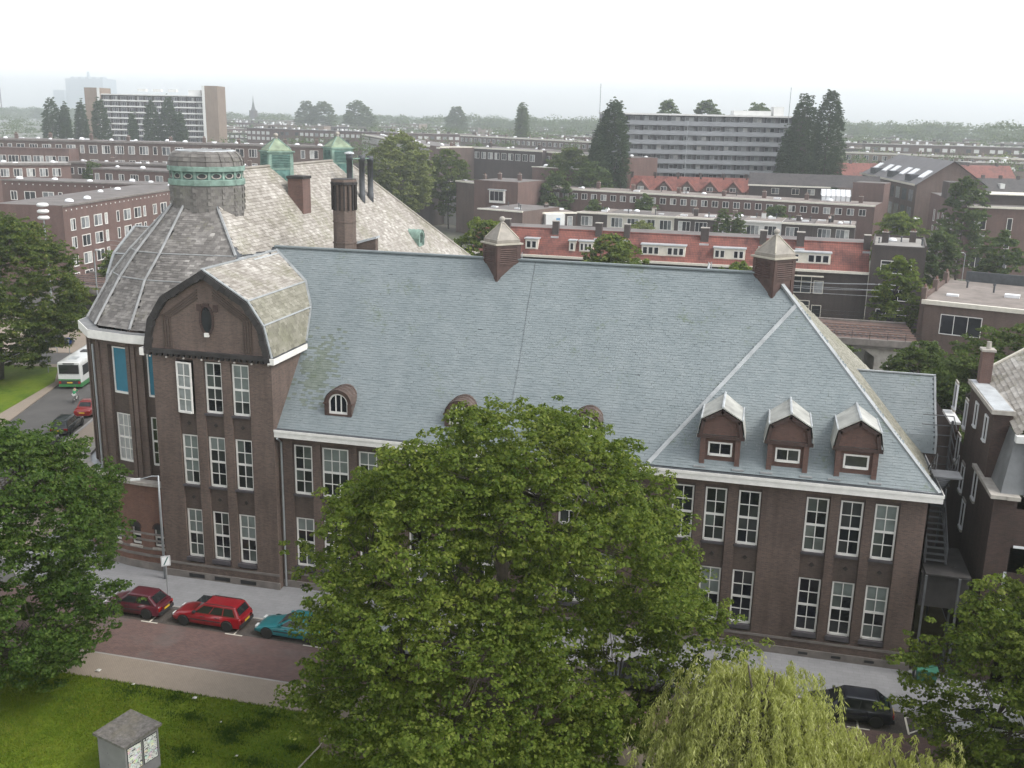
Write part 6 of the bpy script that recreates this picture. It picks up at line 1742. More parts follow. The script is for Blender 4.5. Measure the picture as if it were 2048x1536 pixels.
# weeping willow
def willow(x, y, h, r_, seed, label):
    r = random.Random(seed); rn = np.random.default_rng(seed)
    e = thing('willow_tree', (x, y, 0), label, 'tree')
    strands = []
    mb = MB()
    limb(mb, (x, y, 0), (x, y + .2, h * .62), .42, .2, 8, .05, 4, seed)
    for i in range(40):
        a = i * 2.399; f = math.sqrt((i + .5) / 40)
        top = Vector((x + r_ * .62 * f * math.cos(a), y + r_ * .62 * f * math.sin(a), h * (1 - .40 * f) - r.uniform(0, .8)))
        limb(mb, (x, y, h * .5), top, .12, .03, 4, .2, 4, seed + i)
        for k in range(24):
            b = r.uniform(0, 6.28); q = r.uniform(.2, 2.1)
            s = top + Vector((q * math.cos(b), q * math.sin(b), r.uniform(-.5, .25)))
            out = Vector((s.x - x, s.y - y, 0)); out = out.normalized() if out.length > .1 else Vector((1, 0, 0))
            L = r.uniform(1.4, 4.4)
            strands.append((s, out * r.uniform(.25, .8), L))
    Vs = []
    for s, o, L in strands:
        n = int(L * 30)
        t = np.linspace(0, 1, n)
        P = np.array(s)[None] + np.array(o)[None] * (t ** .6)[:, None] + np.stack([np.zeros(n), np.zeros(n), .25 * np.sin(t * 2.2) - L * t ** 1.3], 1) + rn.normal(0, .05, (n, 3))
        d = rn.normal(0, .45, (n, 3)); d[:, 2] = -1; d /= np.linalg.norm(d, axis=1)[:, None]
        w = np.cross(d, rn.normal(size=(n, 3))); w /= np.linalg.norm(w, axis=1)[:, None]
        ln = rn.uniform(.14, .32, n)[:, None]; wd = rn.uniform(.014, .030, n)[:, None]
        V = np.empty((n, 4, 3)); V[:, 0] = P; V[:, 1] = P + d * ln * .5 + w * wd; V[:, 2] = P + d * ln; V[:, 3] = P + d * ln * .5 - w * wd
        Vs.append(V.reshape(-1, 3))
    V = np.concatenate(Vs)
    np_object('crown', V - np.array([x, y, 0]), np.arange(len(V)).reshape(-1, 4), M['leaf_willow'], e)
    mb.build('trunk', M['bark'], e, True)
willow(29.5, -18.0, 9.8, 5.4, 105, 'pale yellow-green weeping willow in the foreground right of the big tree')
willow(35.0, -19.0, 7.4, 5.4, 107, 'lower pale willow in the foreground between the tall willow and the right tree')
# trees behind the school on the right
for i, (x, y, h, cr, z0, m, lb) in enumerate([
    (45.6, 33, 11.4, 3.6, 2, 'leaf_dark', 'dark green tree behind the alley of the school'), (50.5, 38, 14.0, 4.4, 2, 'leaf_dark', 'tall dark tree in front of the railway house at the right'), (55.5, 40, 13.2, 4.0, 2, 'leaf_dark', 'dark tree behind the neighbour house roof at the right edge'),
    (44.0, 46, 9.6, 2.9, 1.5, 'leaf_dark', 'slim dark tree before the viaduct arch'), (42.6, 25, 7.6, 2.6, 1, 'leaf_dark', 'low dark tree in the yard between the school and its neighbour'), (48, 28, 8.5, 3.2, 1, 'leaf_dark', 'bushy dark tree behind the neighbour house chimney')]):
    tree('yard_tree', lb, x, y, h, cr * 1.25, z0, 'leaf_yard', 320, 30, .22, .48, .22, 120 + i, 'trees in the yards behind the school', sub=3)
tree('viaduct_shrub', 'thin shrub growing against the viaduct wall', 38.8, 64.5, 5.2, 1.4, .5, 'leaf_dark', 50, 20, .24, .35, .1, 130)
# trees among the houses: px-sized from far, still one crown each
mid_trees = [
    (-59.3, 186, 24.6, 7.9, 5, 'leaf_light', 'big pale green tree behind the hall roof of the school'), (-54.1, 209.5, 20.6, 5.4, 4, 'leaf_plane', 'dark tree right of the big pale green one'), (-74, 235, 21, 5.5, 4, 'leaf_dark', 'darker tree half behind the big pale green one'),
    (-10.5, 86, 15.6, 4.0, 3, 'leaf_maple', 'fresh green tree by the viaduct left of the louvred turret'), (8.0, 88, 13.4, 4.4, 3, 'leaf_maple', 'fresh green tree before the red tiled roof in the middle'), (25.5, 88, 11.0, 2.9, 2, 'leaf_maple', 'small green tree left of the right louvred turret'),
    (46.0, 86, 12.8, 2.9, 1, 'leaf_maple', 'upright green tree before the dark corner house'), (52.8, 146, 14.0, 4.3, 2, 'leaf_maple', 'round green tree at the head of the side street'), (66, 160, 20.5, 4.0, 3, 'leaf_dark', 'tall dark tree on the side street before the brown corner block'),
    (57, 128, 13.0, 3.2, 3, 'leaf_dark', 'thin-crowned tree with bare stems on the side street'), (65.5, 122, 13.2, 3.1, 3.5, 'leaf_dark', 'round dark tree on the pavement of the side street'), (67.5, 100, 8.2, 2.4, .6, 'leaf_rust', 'rusty red bush at the right by the side street'), (72, 96, 10.5, 2.6, 1, 'leaf_dark', 'dark shrub tree at the right edge by the side street'),
    (54, 104, 6.8, 2.6, .4, 'leaf_light', 'low pale bush behind the gravel roof of the railway house'),
    (-28.3, 247.7, 20.8, 7.2, 4, 'leaf_plane', 'broad green tree left of the tall poplar'), (-17, 218, 18.5, 5.0, 4, 'leaf_dark', 'dark green tree at the foot of the tall poplar'), (-24, 205, 16.0, 4.0, 3, 'leaf_dark', 'dark bushy tree before the red roofs'),
    (3.5, 158, 8.6, 4.2, 2, 'leaf_light', 'yellow-green bush in the gardens between the terraces'), (-9, 176, 11.5, 2.2, 3, 'leaf_dark', 'small tree before the long brown terrace'), (0, 196, 12.0, 2.4, 3, 'leaf_dark', 'ivy covered tree against the long brown terrace'), (31, 180, 11.6, 3.0, 4, 'leaf_dark', 'climbing greenery on the long brown terrace'),
    (-70, 120, 11.5, 2.6, 2, 'leaf_plane', 'tree top beside the drum of the school by the left flats'), (-108, 150, 13.2, 3.0, 2, 'leaf_maple', 'green tree in the court behind the left flats'), (-148, 190, 15, 3.4, 2, 'leaf_dark', 'dark tree in the court of the left terraces'), (-126, 196, 18.5, 2.8, 4, 'leaf_light', 'pale bush on the left long terrace'),
    (-64, 78, 9.0, 3.0, 2.0, 'leaf_plane', 'young tree by the shops beyond the square'), (-49.5, 62, 7.5, 2.2, 2.0, 'leaf_plane', 'young tree above the bus roof')]
for i, (x, y, h, cr, z0, m, lb) in enumerate(mid_trees):
    tree('garden_tree', lb, x, y, h, cr, z0, m, int(60 + cr * cr * 7), 26, .30 + y * .0008, .45 + cr * .05, .22, 140 + i, 'trees among the houses', sub=3, holes=-.6)
for i, (x, y, h, cr, lb) in enumerate([(20.3, 157, 12.2, 1.7, 'left one of two dark conifers in the gardens'), (23.6, 157, 11.2, 1.4, 'right one of two dark conifers in the gardens')]):
    tree('conifer', lb, x, y, h, cr, 3.0, 'leaf_dark', 110, 24, .30, .35, .15, 180 + i, 'conifers in the gardens', shape='spire', holes=-.9)
pop = [(-14.6, 238.7, 34.2, 4.6, 'tall dark poplar left of the gallery flats'), (-17.8, 237, 27.5, 3.4, 'shorter poplar stem leaning on the tall one left of the flats'), (37.2, 251.8, 36.6, 4.4, 'left of two tall poplars right of the gallery flats'), (44.0, 253.8, 37.6, 4.4, 'right of two tall poplars right of the gallery flats'), (33.8, 250, 27.5, 3.2, 'low poplar at the foot of the two tall ones')]
for i, (x, y, h, cr, lb) in enumerate(pop):
    tree('poplar', lb, x, y, h, cr * 1.0, 3, 'leaf_poplar', 1100, 14, .36, .52, .4, 190 + i, 'tall poplars by the gallery flats', shape='spire', holes=-2, lump=.17)
lp = [(-281.6, 349.5, 32.4, 4.4), (-275.4, 350.3, 29.8, 2.3), (-275.3, 361.3, 31.0, 2.8), (-254.3, 345.5, 32.8, 3.8), (-239.9, 347.3, 26.4, 1.8), (-232.4, 350.6, 32.2, 3.5), (-225.4, 352.8, 33.8, 3.6), (-219.6, 352.3, 26.8, 2.4), (-330, 460, 34, 3.4), (-322, 460, 32, 3.0)]
nth = ['first', 'second', 'third', 'fourth', 'fifth', 'sixth', 'seventh', 'eighth', 'ninth', 'tenth']
for i, (x, y, h, cr) in enumerate(lp):
    tree('poplar', f'{nth[i]} of the poplars before the far slab of flats, from the left' if i < 8 else f'{["left", "right"][i - 8]} of two hazy poplars at the far left edge', x, y, h, cr * 1.0, 6, 'leaf_poplar', 460, 12, .50, .6, .3, 210 + i, 'poplars before the far flats', shape='spire', holes=-2, lump=.10)
for i, (x, y, h, cr, lb) in enumerate([(-372, 809, 37.8, 10, 'left one of the paired round trees on the skyline'), (-357, 809, 38.2, 11, 'right one of the paired round trees on the skyline'), (-307, 770, 38.4, 12.5, 'big rounded tree on the skyline right of the paired ones'), (-242, 836, 36, 9, 'rounded tree on the middle skyline'), (-135, 640, 35.5, 4, 'pointed tree on the skyline'), (-105.2, 509.8, 36.2, 3.4, 'dark poplar on the skyline left of the tall mast'), (-13.9, 383, 36.4, 6.5, 'tree top showing over the left part of the flats roof'), (1.4, 397.5, 36.9, 7.5, 'tree top showing over the middle of the flats roof'), (22.9, 413, 36.2, 9, 'tree top showing over the right part of the flats roof')]):
    tree('skyline_tree', lb, x, y, h, cr, 4, 'leaf_dark', 260, 26, .45 + cr * .05, .5 + cr * .10, .6, 240 + i, 'single trees on the skyline', branches=False, holes=-.9, shape='spire' if cr < 5 else 'round', lump=.10)
# distant woods and street trees that read as one mass
def wood_belt(name, label, pts, spread, n, hmin, hmax, mat, seed, leaf=2.2, per=60):
    rn = np.random.default_rng(seed)
    seg = rn.integers(0, len(pts) - 1, n); t = rn.uniform(0, 1, n)
    P = np.array(pts, float)
    c = P[seg] + (P[seg + 1] - P[seg]) * t[:, None]
    c = c + rn.normal(0, 1, (n, 2)) * spread
    h = rn.uniform(hmin, hmax, n); rr = h * rn.uniform(.22, .40, n)
    C = np.stack([c[:, 0], c[:, 1], h - rr * .7], 1)
    C2 = np.concatenate([C, C + np.stack([rn.normal(0, 1, n) * rr * .6, rn.normal(0, 1, n) * rr * .4, -rr * .9], 1)])
    V, F = leaves_from_clumps(C2, np.concatenate([rr, rr * 1.1]), per, leaf)
    o = np_object(name, V, F, M[mat], kind='stuff')
    tag(o, label, 'trees')
wood_belt('street_trees', 'tree tops between the terraces of the middle distance', [(-260, 560), (-120, 430), (30, 480), (150, 420)], 60, 300, 13, 21, 'leaf_dark', 301, .75, 90)
wood_belt('street_trees', 'tree tops lining the streets beyond the long terraces', [(-620, 700), (-300, 760), (0, 640), (260, 700)], 90, 460, 15, 24, 'leaf_dark', 302, 1.0, 85)
wood_belt('yellow_green_hedge', 'yellow-green band of street trees on the right skyline', [(70, 500), (150, 470), (250, 470)], 8, 90, 15, 19, 'leaf_light', 303, 1.0, 60)
wood_belt('far_wood', 'dense far wood along the right horizon', [(120, 1000), (330, 850), (620, 900), (900, 1100)], 70, 420, 22, 36, 'leaf_dark', 304, 1.7, 150)
wood_belt('far_wood', 'dense far wood along the middle horizon', [(-260, 1150), (-80, 1000), (60, 1000), (200, 1150)], 60, 340, 22, 34, 'leaf_dark', 305, 1.7, 150)
wood_belt('far_wood', 'hazy far wood along the left horizon', [(-1500, 1500), (-900, 1250), (-500, 1150), (-250, 1250)], 90, 520, 18, 30, 'leaf_dark', 306, 2.0, 120)
wood_belt('horizon_trees', 'palest line of trees on the horizon', [(-3200, 2700), (-1200, 2500), (200, 2400), (1500, 2300)], 180, 900, 16, 28, 'leaf_dark', 307, 3.2, 80)
# ------------------------------------------------------------------ vehicles
TYRE = MB().lathe([(.20, -.10), (.30, -.10), (.325, -.06), (.325, .06), (.30, .10), (.20, .10)], 18).mesh('tyre', M['tyre'], smooth=False)
RIM = MB().lathe([(.0, .075), (.07, .085), (.09, .06), (.18, .07), (.205, .09), (.21, -.05)], 18, cap=False).mesh('rim', M['rim'])
HOLE = MB().box(.09, .165, -.022, .022, .06, .078).mesh('rim_slot', M['tyre'])
def car(label, loc, rz, paint, L=4.4, W=1.70, H=1.42, style='hatch', group=None, name='parked_car', plate=True, cat='car'):
    e = thing(name, loc, label, cat, group, rz)
    P = m_paint('paint_' + label[:18].replace(' ', '_'), paint)
    w = W / 2; hL = L / 2
    zb = .92 if style != 'coupe' else .86                    # belt line
    zh = zb - .10
    st = {'hatch': (.25, .07, -.32, -.46, .18), 'estate': (.23, .06, -.42, -.485, .14), 'coupe': (.20, .02, -.19, -.39, .20), 'sedan': (.22, .05, -.20, -.33, .2)}[style]
    xf, xt, xr, xb = [s * L for s in st[:4]]                 # screen base, screen top, roof rear, tail base
    boot = zb - .02 if style in ('coupe', 'sedan') else zb
    prof = [(-hL, .82, .40, boot - .22), (-hL + .06, .93, .28, boot - .08), (-hL + .28, .985, .22, boot), (xb, 1.0, .20, zb), (0, 1.0, .18, zb), (xf, 1.0, .20, zb - .01), (xf + .25, .99, .20, zh + .02), (hL - .45, .97, .22, zh - .07), (hL - .14, .92, .26, zh - .15), (hL - .02, .82, .32, zh - .28), (hL, .70, .40, zh - .36)]
    rings = []
    for x, k, lo, top in prof:
        q = w * k; m = (lo + top) / 2
        half = [(q * .86, lo), (q * .97, lo + .08), (q, m - .05), (q * .99, m + .10), (q * .95, top - .07), (q * .86, top - .01), (q * .45, top + .015)]
        rings.append([(x, -y, z) for y, z in half] + [(x, y, z) for y, z in half[::-1]])
    MB().loft(rings).build('body', P, e, True, raw=True)
    # greenhouse: glass body with painted roof and pillars
    bw, tw = w * .92, w * .76
    zr = H
    bot = [(xf, -bw * .96), (xf - .10, -bw), (xb + .10, -bw), (xb, -bw * .92), (xb, bw * .92), (xb + .10, bw), (xf - .10, bw), (xf, bw * .96)]
    top = [(xt, -tw * .93), (xt - .10, -tw), (xr + .08, -tw), (xr, -tw * .92), (xr, tw * .92), (xr + .08, tw), (xt - .10, tw), (xt, tw * .93)]
    R0 = [(x, y, zb - .05) for x, y in bot]; R1 = [(x, y, zr - .05) for x, y in top]
    R2 = [(x * .97 + (xt + xr) / 2 * .03, y * .93, zr - .01) for x, y in top]; R3 = [(x * .8 + (xt + xr) / 2 * .2, y * .6, zr + .015) for x, y in top]
    g = MB().loft([R0, R1]).build('cabin', P, e, raw=True)
    MB().loft([R1, R2, R3]).build('roof', P, e, True, raw=True)
    v = lambda i, t: Vector(R0[i]).lerp(Vector(R1[i]), t)
    def pane(i, j, a, b, t0=.14, t1=.93, nm='window', mat=None):
        p = [v(i, t0).lerp(v(j, t0), a), v(i, t0).lerp(v(j, t0), b), v(i, t1).lerp(v(j, t1), b), v(i, t1).lerp(v(j, t1), a)]
        n = (p[1] - p[0]).cross(p[3] - p[0]).normalized()
        c = sum(p, Vector()) / 4
        if n.dot(c - Vector(((xt + xr) / 2, 0, .9))) < 0: n = -n
        MB().poly([q + n * .012 for q in p]).build(nm, mat or M['carglass'], e, raw=True)
    pane(0, 7, .06, .94, .12, .95, 'windscreen'); pane(3, 4, .07, .93, .22 if style != 'coupe' else .1, .92, 'rear_window')
    cuts = {'hatch': [(.05, .47), (.50, .92)], 'estate': [(.05, .36), (.385, .66), (.69, .95)], 'coupe': [(.05, .58), (.61, .93)], 'sedan': [(.05, .47), (.50, .88)]}[style]
    for a, b in cuts:
        pane(1, 2, a, b); pane(6, 5, a, b)
    # wheels
    for x in (hL - .82, -hL + .84):
        for s in (-1, 1):
            wh = place('wheel', TYRE, e, (x, s * (w - .055), .325), (-s * math.pi / 2, 0, 0))
            rm = place('rim', RIM, wh, (0, 0, 0))
            mbw = MB()
            n = 14
            a0 = [(x + .39 * math.cos(math.pi * (i / n * 1.2 - .1)), s * (w + .004), .33 + .39 * math.sin(math.pi * (i / n * 1.2 - .1))) for i in range(n + 1)]
            a1 = [(x + .325 * math.cos(math.pi * (i / n * 1.2 - .1)), s * (w + .004), .33 + .325 * math.sin(math.pi * (i / n * 1.2 - .1))) for i in range(n + 1)]
            mbw.add(a0 + a1, [(i, i + 1, n + 2 + i, n + 1 + i) for i in range(n)])
            mbw.build('wheel_arch', M['tyre'], e, raw=True)
    # bumpers, lights, plates, mirrors, trim
    dark = M['plastic'] if style in ('hatch', 'estate') else P
    mb = MB(); mb.box(-hL - .05, -hL + .16, -w * .90, w * .90, .30, .50); mb.box(hL - .12, hL + .04, -w * .78, w * .78, .28, .46); mb.build('bumper', dark, e, raw=True)
    for s in (-1, 1):
        mb = MB(); mb.box(-hL + .0, -hL + .11, s * w * .72 - .16, s * w * .72 + .16, .56, boot - .16); mb.build('tail_light', M['lamp_red'], e, raw=True)
        mb = MB(); mb.box(hL - .16, hL - .02, s * w * .60 - .18, s * w * .60 + .18, .50, .64); mb.build('headlight', M['lamp_white'], e, raw=True)
        mb = MB(); mb.box(xf - .42, xf - .28, s * (w + .02) - .09, s * (w + .02) + .09, zb + .02, zb + .15); mb.build('mirror', dark, e, raw=True)
        mb = MB(); mb.box(-hL + 1.25, hL - 1.25, s * w - .012 if s > 0 else s * w - .018, s * w + .018 if s > 0 else s * w + .012, .50, .56); mb.build('side_trim', M['plastic'], e, raw=True)
        for xd in ([.02] if style == 'coupe' else [.05, -L * .2]):
            MB().box(xd * 1.0 - .004, xd + .008, s * w * .985 - .008, s * w * .985 + .008, .30, zb - .05).build('door_gap', M['tyre'], e, raw=True)
            MB().box(xd + .10, xd + .26, s * w * .985 - .015, s * w * .985 + .015, zb - .19, zb - .15).build('door_handle', M['plastic'], e, raw=True)
    if plate:
        mb = MB(); mb.box(-hL - .065, -hL - .045, -.27, .27, .52, .63); mb.build('number_plate', M['plate_y'], e, raw=True)
    if style == 'estate':
        for s in (-1, 1): MB().tube([(xt - .2, s * tw * .86, zr + .03), (xr + .15, s * tw * .86, zr + .03)], .018, 5).build('roof_rail', M['plastic'], e, raw=True)
    return e
PI = math.pi
G1, G2 = 'cars parked along the kerb before the school', 'cars parked on the square beside the school'
car('maroon hatchback parked nose left, half under the lower left tree', (-7.0, -5.42, 0), PI, (.085, .013, .022), 3.9, 1.64, 1.40, 'hatch', G1)
c = car('bright red estate car with sunroof parked before the tower', (-1.95, -5.45, 0), PI, (.24, .005, .012), 4.5, 1.70, 1.46, 'estate', G1)
MB().box(.15, .75, -.42, .42, 1.462, 1.478).build('sunroof', M['carglass'], c, raw=True)
car('teal green coupe parked beside the big tree', (3.45, -5.5, 0), PI, (.012, .165, .185), 4.45, 1.72, 1.33, 'coupe', G1)
car('pale silver car glimpsed through the big tree', (8.9, -5.45, 0), PI, (.42, .44, .46), 4.2, 1.68, 1.42, 'sedan', G1)
car('white car mostly hidden behind the big tree', (14.0, -5.45, 0), PI, (.66, .67, .68), 4.0, 1.66, 1.42, 'hatch', G1)
car('dark grey car at the right edge of the big tree', (23.6, -5.45, 0), PI, (.045, .05, .055), 4.3, 1.70, 1.42, 'sedan', G1)
car('black hatchback rising behind the willow', (29.3, -5.40, 0), PI, (.012, .013, .016), 4.1, 1.68, 1.42, 'hatch', G1)
car('dark blue-black hatchback right of the willow top', (34.5, -5.40, 0), PI, (.014, .016, .024), 4.3, 1.70, 1.40, 'hatch', G1)
car('white car hidden under the right tree', (41.3, -5.45, 0), PI, (.62, .62, .62), 4.2, 1.68, 1.42, 'hatch', G1)
hd = math.atan2(.957, -.29)
car('black estate car with silver rails seen from behind on the square', (-34.45, 24.9, 0), hd, (.014, .020, .022), 4.5, 1.70, 1.46, 'estate', G2)
car('red saloon seen from behind on the square', (-36.1, 30.5, 0), hd, (.22, .016, .014), 4.4, 1.70, 1.40, 'sedan', G2)
car('grey car on the square half hidden by the lower left tree', (-32.9, 19.3, 0), hd, (.12, .13, .14), 4.3, 1.70, 1.42, 'hatch', G2)
car('dark green car farthest along the school side of the square', (-37.9, 36.3, 0), hd, (.016, .07, .06), 4.3, 1.70, 1.42, 'hatch', G2)
car('dark car by the shops across the square', (-59.0, 55.5, 0), .3, (.02, .022, .026), 4.3, 1.70, 1.42, 'sedan', G2)
G3 = 'cars parked in the side street'
car('white van-like car parked far up the side street', (54.3, 122, 0), PI / 2, (.64, .65, .66), 4.4, 1.75, 1.75, 'estate', G3)
car('silver car parked in the side street near the bush', (56.6, 108, 0), PI / 2, (.45, .46, .47), 4.2, 1.70, 1.42, 'hatch', G3)

# bus
def bus():
    L, W, H = 12.0, 2.5, 3.05
    c = Vector((-43.45, 37.4, 0)) + Vector((-.29, .957, 0)) * 6.0
    e = thing('city_bus', tuple(c), 'white city bus with green lower band driving away past the school', 'bus', None, hd)
    wht, grn = m_paint('bus_white', (.66, .67, .65)), m_paint('bus_green', (.035, .20, .055))
    w = W / 2
    def ring(x, k, z0, z1):
        q = w * k
        return [(x, -q, z0), (x, -q, z1 - .25), (x, -q * .94, z1 - .06), (x, -q * .75, z1), (x, q * .75, z1), (x, q * .94, z1 - .06), (x, q, z1 - .25), (x, q, z0)]
    MB().loft([ring(-6.0, .95, .62, H - .08), ring(-5.85, 1, .58, H), ring(5.8, 1, .58, H), ring(6.0, .95, .62, H - .12)]).build('body', wht, e, raw=True)
    MB().loft([ring(-6.02, .955, .30, 1.0), ring(-5.86, 1.006, .28, 1.0), ring(5.8, 1.006, .28, 1.0), ring(6.0, .955, .32, 1.0)]).build('skirt', grn, e, raw=True)
    MB().box(-6.05, -6.0, -1.05, 1.05, 1.75, 2.75).build('rear_window', M['carglass'], e, raw=True)
    MB().box(-6.055, -6.02, -1.16, 1.16, .62, .98).build('bumper', M['plastic'], e, raw=True)
    MB().box(-6.06, -6.03, -1.18, 1.18, 1.02, 1.16).build('rear_band', grn, e, raw=True)
    for s in (-1, 1):
        MB().box(-6.07, -6.0, s * 1.02 - .12, s * 1.02 + .12, .66, .92).build('tail_light', M['lamp_red'], e, raw=True)
        for k in range(6):
            x = -5.4 + k * 1.85
            MB().box(x, x + 1.72, s * 1.256 - .008, s * 1.256 + .008, 1.45, 2.55).build('side_window', M['carglass'], e, raw=True)
        for x in (-3.2, 3.6):
            wh = place('wheel', TYRE, e, (x, s * 1.13, .48), (-s * PI / 2, 0, 0), (1.45, 1.45, 1.3)); place('rim', RIM, wh)
    MB().box(-6.08, -6.05, -.28, .28, .70, .84).build('number_plate', M['plate_y'], e, raw=True)
    for x in (-4.2, -.6, 3.2):
        MB().box(x - .5, x + .5, -.45, .45, H, H + .10).build('roof_hatch', M['plastic'] if x > -1 else M['lead'], e, raw=True)
    MB().box(-6.02, -5.98, -.6, .6, 2.80, 2.92).build('destination_sign', M['plastic'], e, raw=True)
bus()

# ------------------------------------------------------------------ people, bicycle, gull
def skin_mesh(name, verts, edges, radii, mat, parent, root=0):
    me = bpy.data.meshes.new(name); me.from_pydata(verts, edges, []); me.materials.append(mat)
    o = bpy.data.objects.new(name, me); o.parent = parent; COL.objects.link(o)
    sk = o.modifiers.new('skin', 'SKIN')
    sl = me.skin_vertices[0] if len(me.skin_vertices) else None
    if sl is None:
        me.update()
    for i, r in enumerate(radii):
        d = me.skin_vertices[0].data[i]
        d.radius = (r, r) if not isinstance(r, tuple) else r
        d.use_root = (i == root)
    sub = o.modifiers.new('subdivision', 'SUBSURF'); sub.levels = sub.render_levels = 1
    return o
SKIN = m_plain('skin', (.42, .25, .18), .6, .08, 3)
def person(label, loc, rz, J, shirt, trousers, hair=(.03, .02, .015)):
    """J: joint positions (pelvis, chest, neck, head, shoulders, elbows, hands, hips, knees, ankles, toes)."""
    e = thing('person', loc, label, 'person', None, rz)
    names = ['pelvis', 'waist', 'chest', 'neck', 'head', 'top', 'shl', 'ell', 'hal', 'fil', 'shr', 'elr', 'har', 'fir', 'hil', 'knl', 'anl', 'tol', 'hir', 'knr', 'anr', 'tor']
    ix = {n: i for i, n in enumerate(names)}
    E_ = [('pelvis', 'waist'), ('waist', 'chest'), ('chest', 'neck'), ('neck', 'head'), ('head', 'top'), ('chest', 'shl'), ('shl', 'ell'), ('ell', 'hal'), ('hal', 'fil'), ('chest', 'shr'), ('shr', 'elr'), ('elr', 'har'), ('har', 'fir'),
          ('pelvis', 'hil'), ('hil', 'knl'), ('knl', 'anl'), ('anl', 'tol'), ('pelvis', 'hir'), ('hir', 'knr'), ('knr', 'anr'), ('anr', 'tor')]
    rad = dict(pelvis=.13, waist=.12, chest=.14, neck=.055, head=.095, top=.07, shl=.06, ell=.042, hal=.034, fil=.022, shr=.06, elr=.042, har=.034, fir=.022, hil=.085, knl=.055, anl=.04, tol=.035, hir=.085, knr=.055, anr=.04, tor=.035)
    skin_mesh('body', [J[n] for n in names], [(ix[a], ix[b]) for a, b in E_], [rad[n] for n in names], SKIN, e)
    def cloth(nm, keys, edges, grow, mat):
        k = {n: i for i, n in enumerate(keys)}
        skin_mesh(nm, [J[n] for n in keys], [(k[a], k[b]) for a, b in edges], [rad[n] + grow for n in keys], mat, e)
    cloth('shirt', ['waist', 'chest', 'shl', 'ell', 'shr', 'elr', 'pelvis'], [('pelvis', 'waist'), ('waist', 'chest'), ('chest', 'shl'), ('shl', 'ell'), ('chest', 'shr'), ('shr', 'elr')], .022, m_plain('cloth_' + label[:10].replace(' ', '_'), shirt, .8))
    cloth('trousers', ['pelvis', 'hil', 'knl', 'anl', 'hir', 'knr', 'anr'], [('pelvis', 'hil'), ('hil', 'knl'), ('knl', 'anl'), ('pelvis', 'hir'), ('hir', 'knr'), ('knr', 'anr')], .024, m_plain('trouser_' + label[:10].replace(' ', '_'), trousers, .8))
    h = Vector(J['head']); t = Vector(J['top'])
    place('hair', MB().lathe([(.10, -.02), (.115, .03), (.10, .10), (.05, .145), (0, .15)], 12).mesh('hair', m_plain('hair', hair, .6), smooth=True), e, tuple(h + Vector((-.015, 0, -.01))))
    for s in (-1, 1):
        place('eye', MB().lathe([(.0, -.012), (.012, 0), (.0, .012)], 6).mesh('eye', M['black']), e, tuple(h + Vector((.092, s * .035, .02))))
        place('shoe', MB().box(-.06, .20, -.045, .045, -.05, .045).mesh('shoe', M['black']), e, J['anl' if s < 0 else 'anr'])
    place('nose', MB().lathe([(.018, -.02), (.0, .025)], 6).mesh('nose', SKIN), e, tuple(h + Vector((.10, 0, -.005))))
    return e
stand = dict(pelvis=(0, 0, .95), waist=(0, 0, 1.10), chest=(.01, 0, 1.34), neck=(.02, 0, 1.50), head=(.04, 0, 1.62), top=(.04, 0, 1.72), shl=(0, -.19, 1.42), ell=(-.02, -.24, 1.14), hal=(.08, -.23, .92), fil=(.12, -.22, .84), shr=(0, .19, 1.42), elr=(.04, .24, 1.15), har=(.22, .20, 1.02), fir=(.29, .18, 1.0),
             hil=(0, -.10, .90), knl=(.03, -.11, .50), anl=(0, -.11, .09), tol=(.14, -.12, .04), hir=(0, .10, .90), knr=(.06, .11, .50), anr=(-.02, .12, .09), tor=(.12, .13, .04))
person('person in a white top and dark trousers standing on the far flat roof', (41.6, 168.5, 9.56), -PI / 2, stand, (.62, .60, .57), (.02, .021, .03))
ride = dict(pelvis=(-.22, 0, .98), waist=(-.14, 0, 1.12), chest=(.02, 0, 1.34), neck=(.09, 0, 1.48), head=(.14, 0, 1.60), top=(.14, 0, 1.70), shl=(.02, -.18, 1.40), ell=(.22, -.22, 1.18), hal=(.46, -.23, 1.06), fil=(.52, -.23, 1.03), shr=(.02, .18, 1.40), elr=(.22, .22, 1.18), har=(.46, .23, 1.06), fir=(.52, .23, 1.03),
            hil=(-.20, -.09, .92), knl=(.18, -.10, .72), anl=(.0, -.11, .36), tol=(.14, -.11, .31), hir=(-.20, .09, .92), knr=(.12, .10, .58), anr=(-.10, .11, .22), tor=(.05, .11, .18))
person('cyclist in a green jacket and pale trousers riding behind the bus', (-39.65, 33.1, 0), hd, ride, (.02, .22, .09), (.50, .50, .48))
e = thing('bicycle', (-39.65, 33.1, 0), 'dark bicycle ridden by the cyclist in green behind the bus', 'bicycle', None, hd)
WH = MB()
for k in range(20):
    a, b = 2 * PI * k / 20, 2 * PI * (k + 1) / 20
    WH.tube([(.33 * math.cos(a), 0, .33 * math.sin(a)), (.33 * math.cos(b), 0, .33 * math.sin(b))], .018, 4, cap=False)
for k in range(8):
    a = PI * k / 8; WH.tube([(-.32 * math.cos(a), 0, -.32 * math.sin(a)), (.32 * math.cos(a), 0, .32 * math.sin(a))], .004, 3)
wm = WH.mesh('wheel', M['black'])
place('wheel', wm, e, (.55, 0, .34)); place('wheel', wm, e, (-.52, 0, .34))
mb = MB()
for a, b in (((-.52, 0, .34), (-.05, 0, .30)), ((-.05, 0, .30), (-.20, 0, .82)), ((-.05, 0, .30), (.40, 0, .84)), ((-.20, 0, .78), (.40, 0, .82)), ((-.52, 0, .34), (-.20, 0, .78)), ((.55, 0, .34), (.38, 0, .98))): mb.tube([a, b], .018, 6)
mb.build('frame', M['black'], e, raw=True)
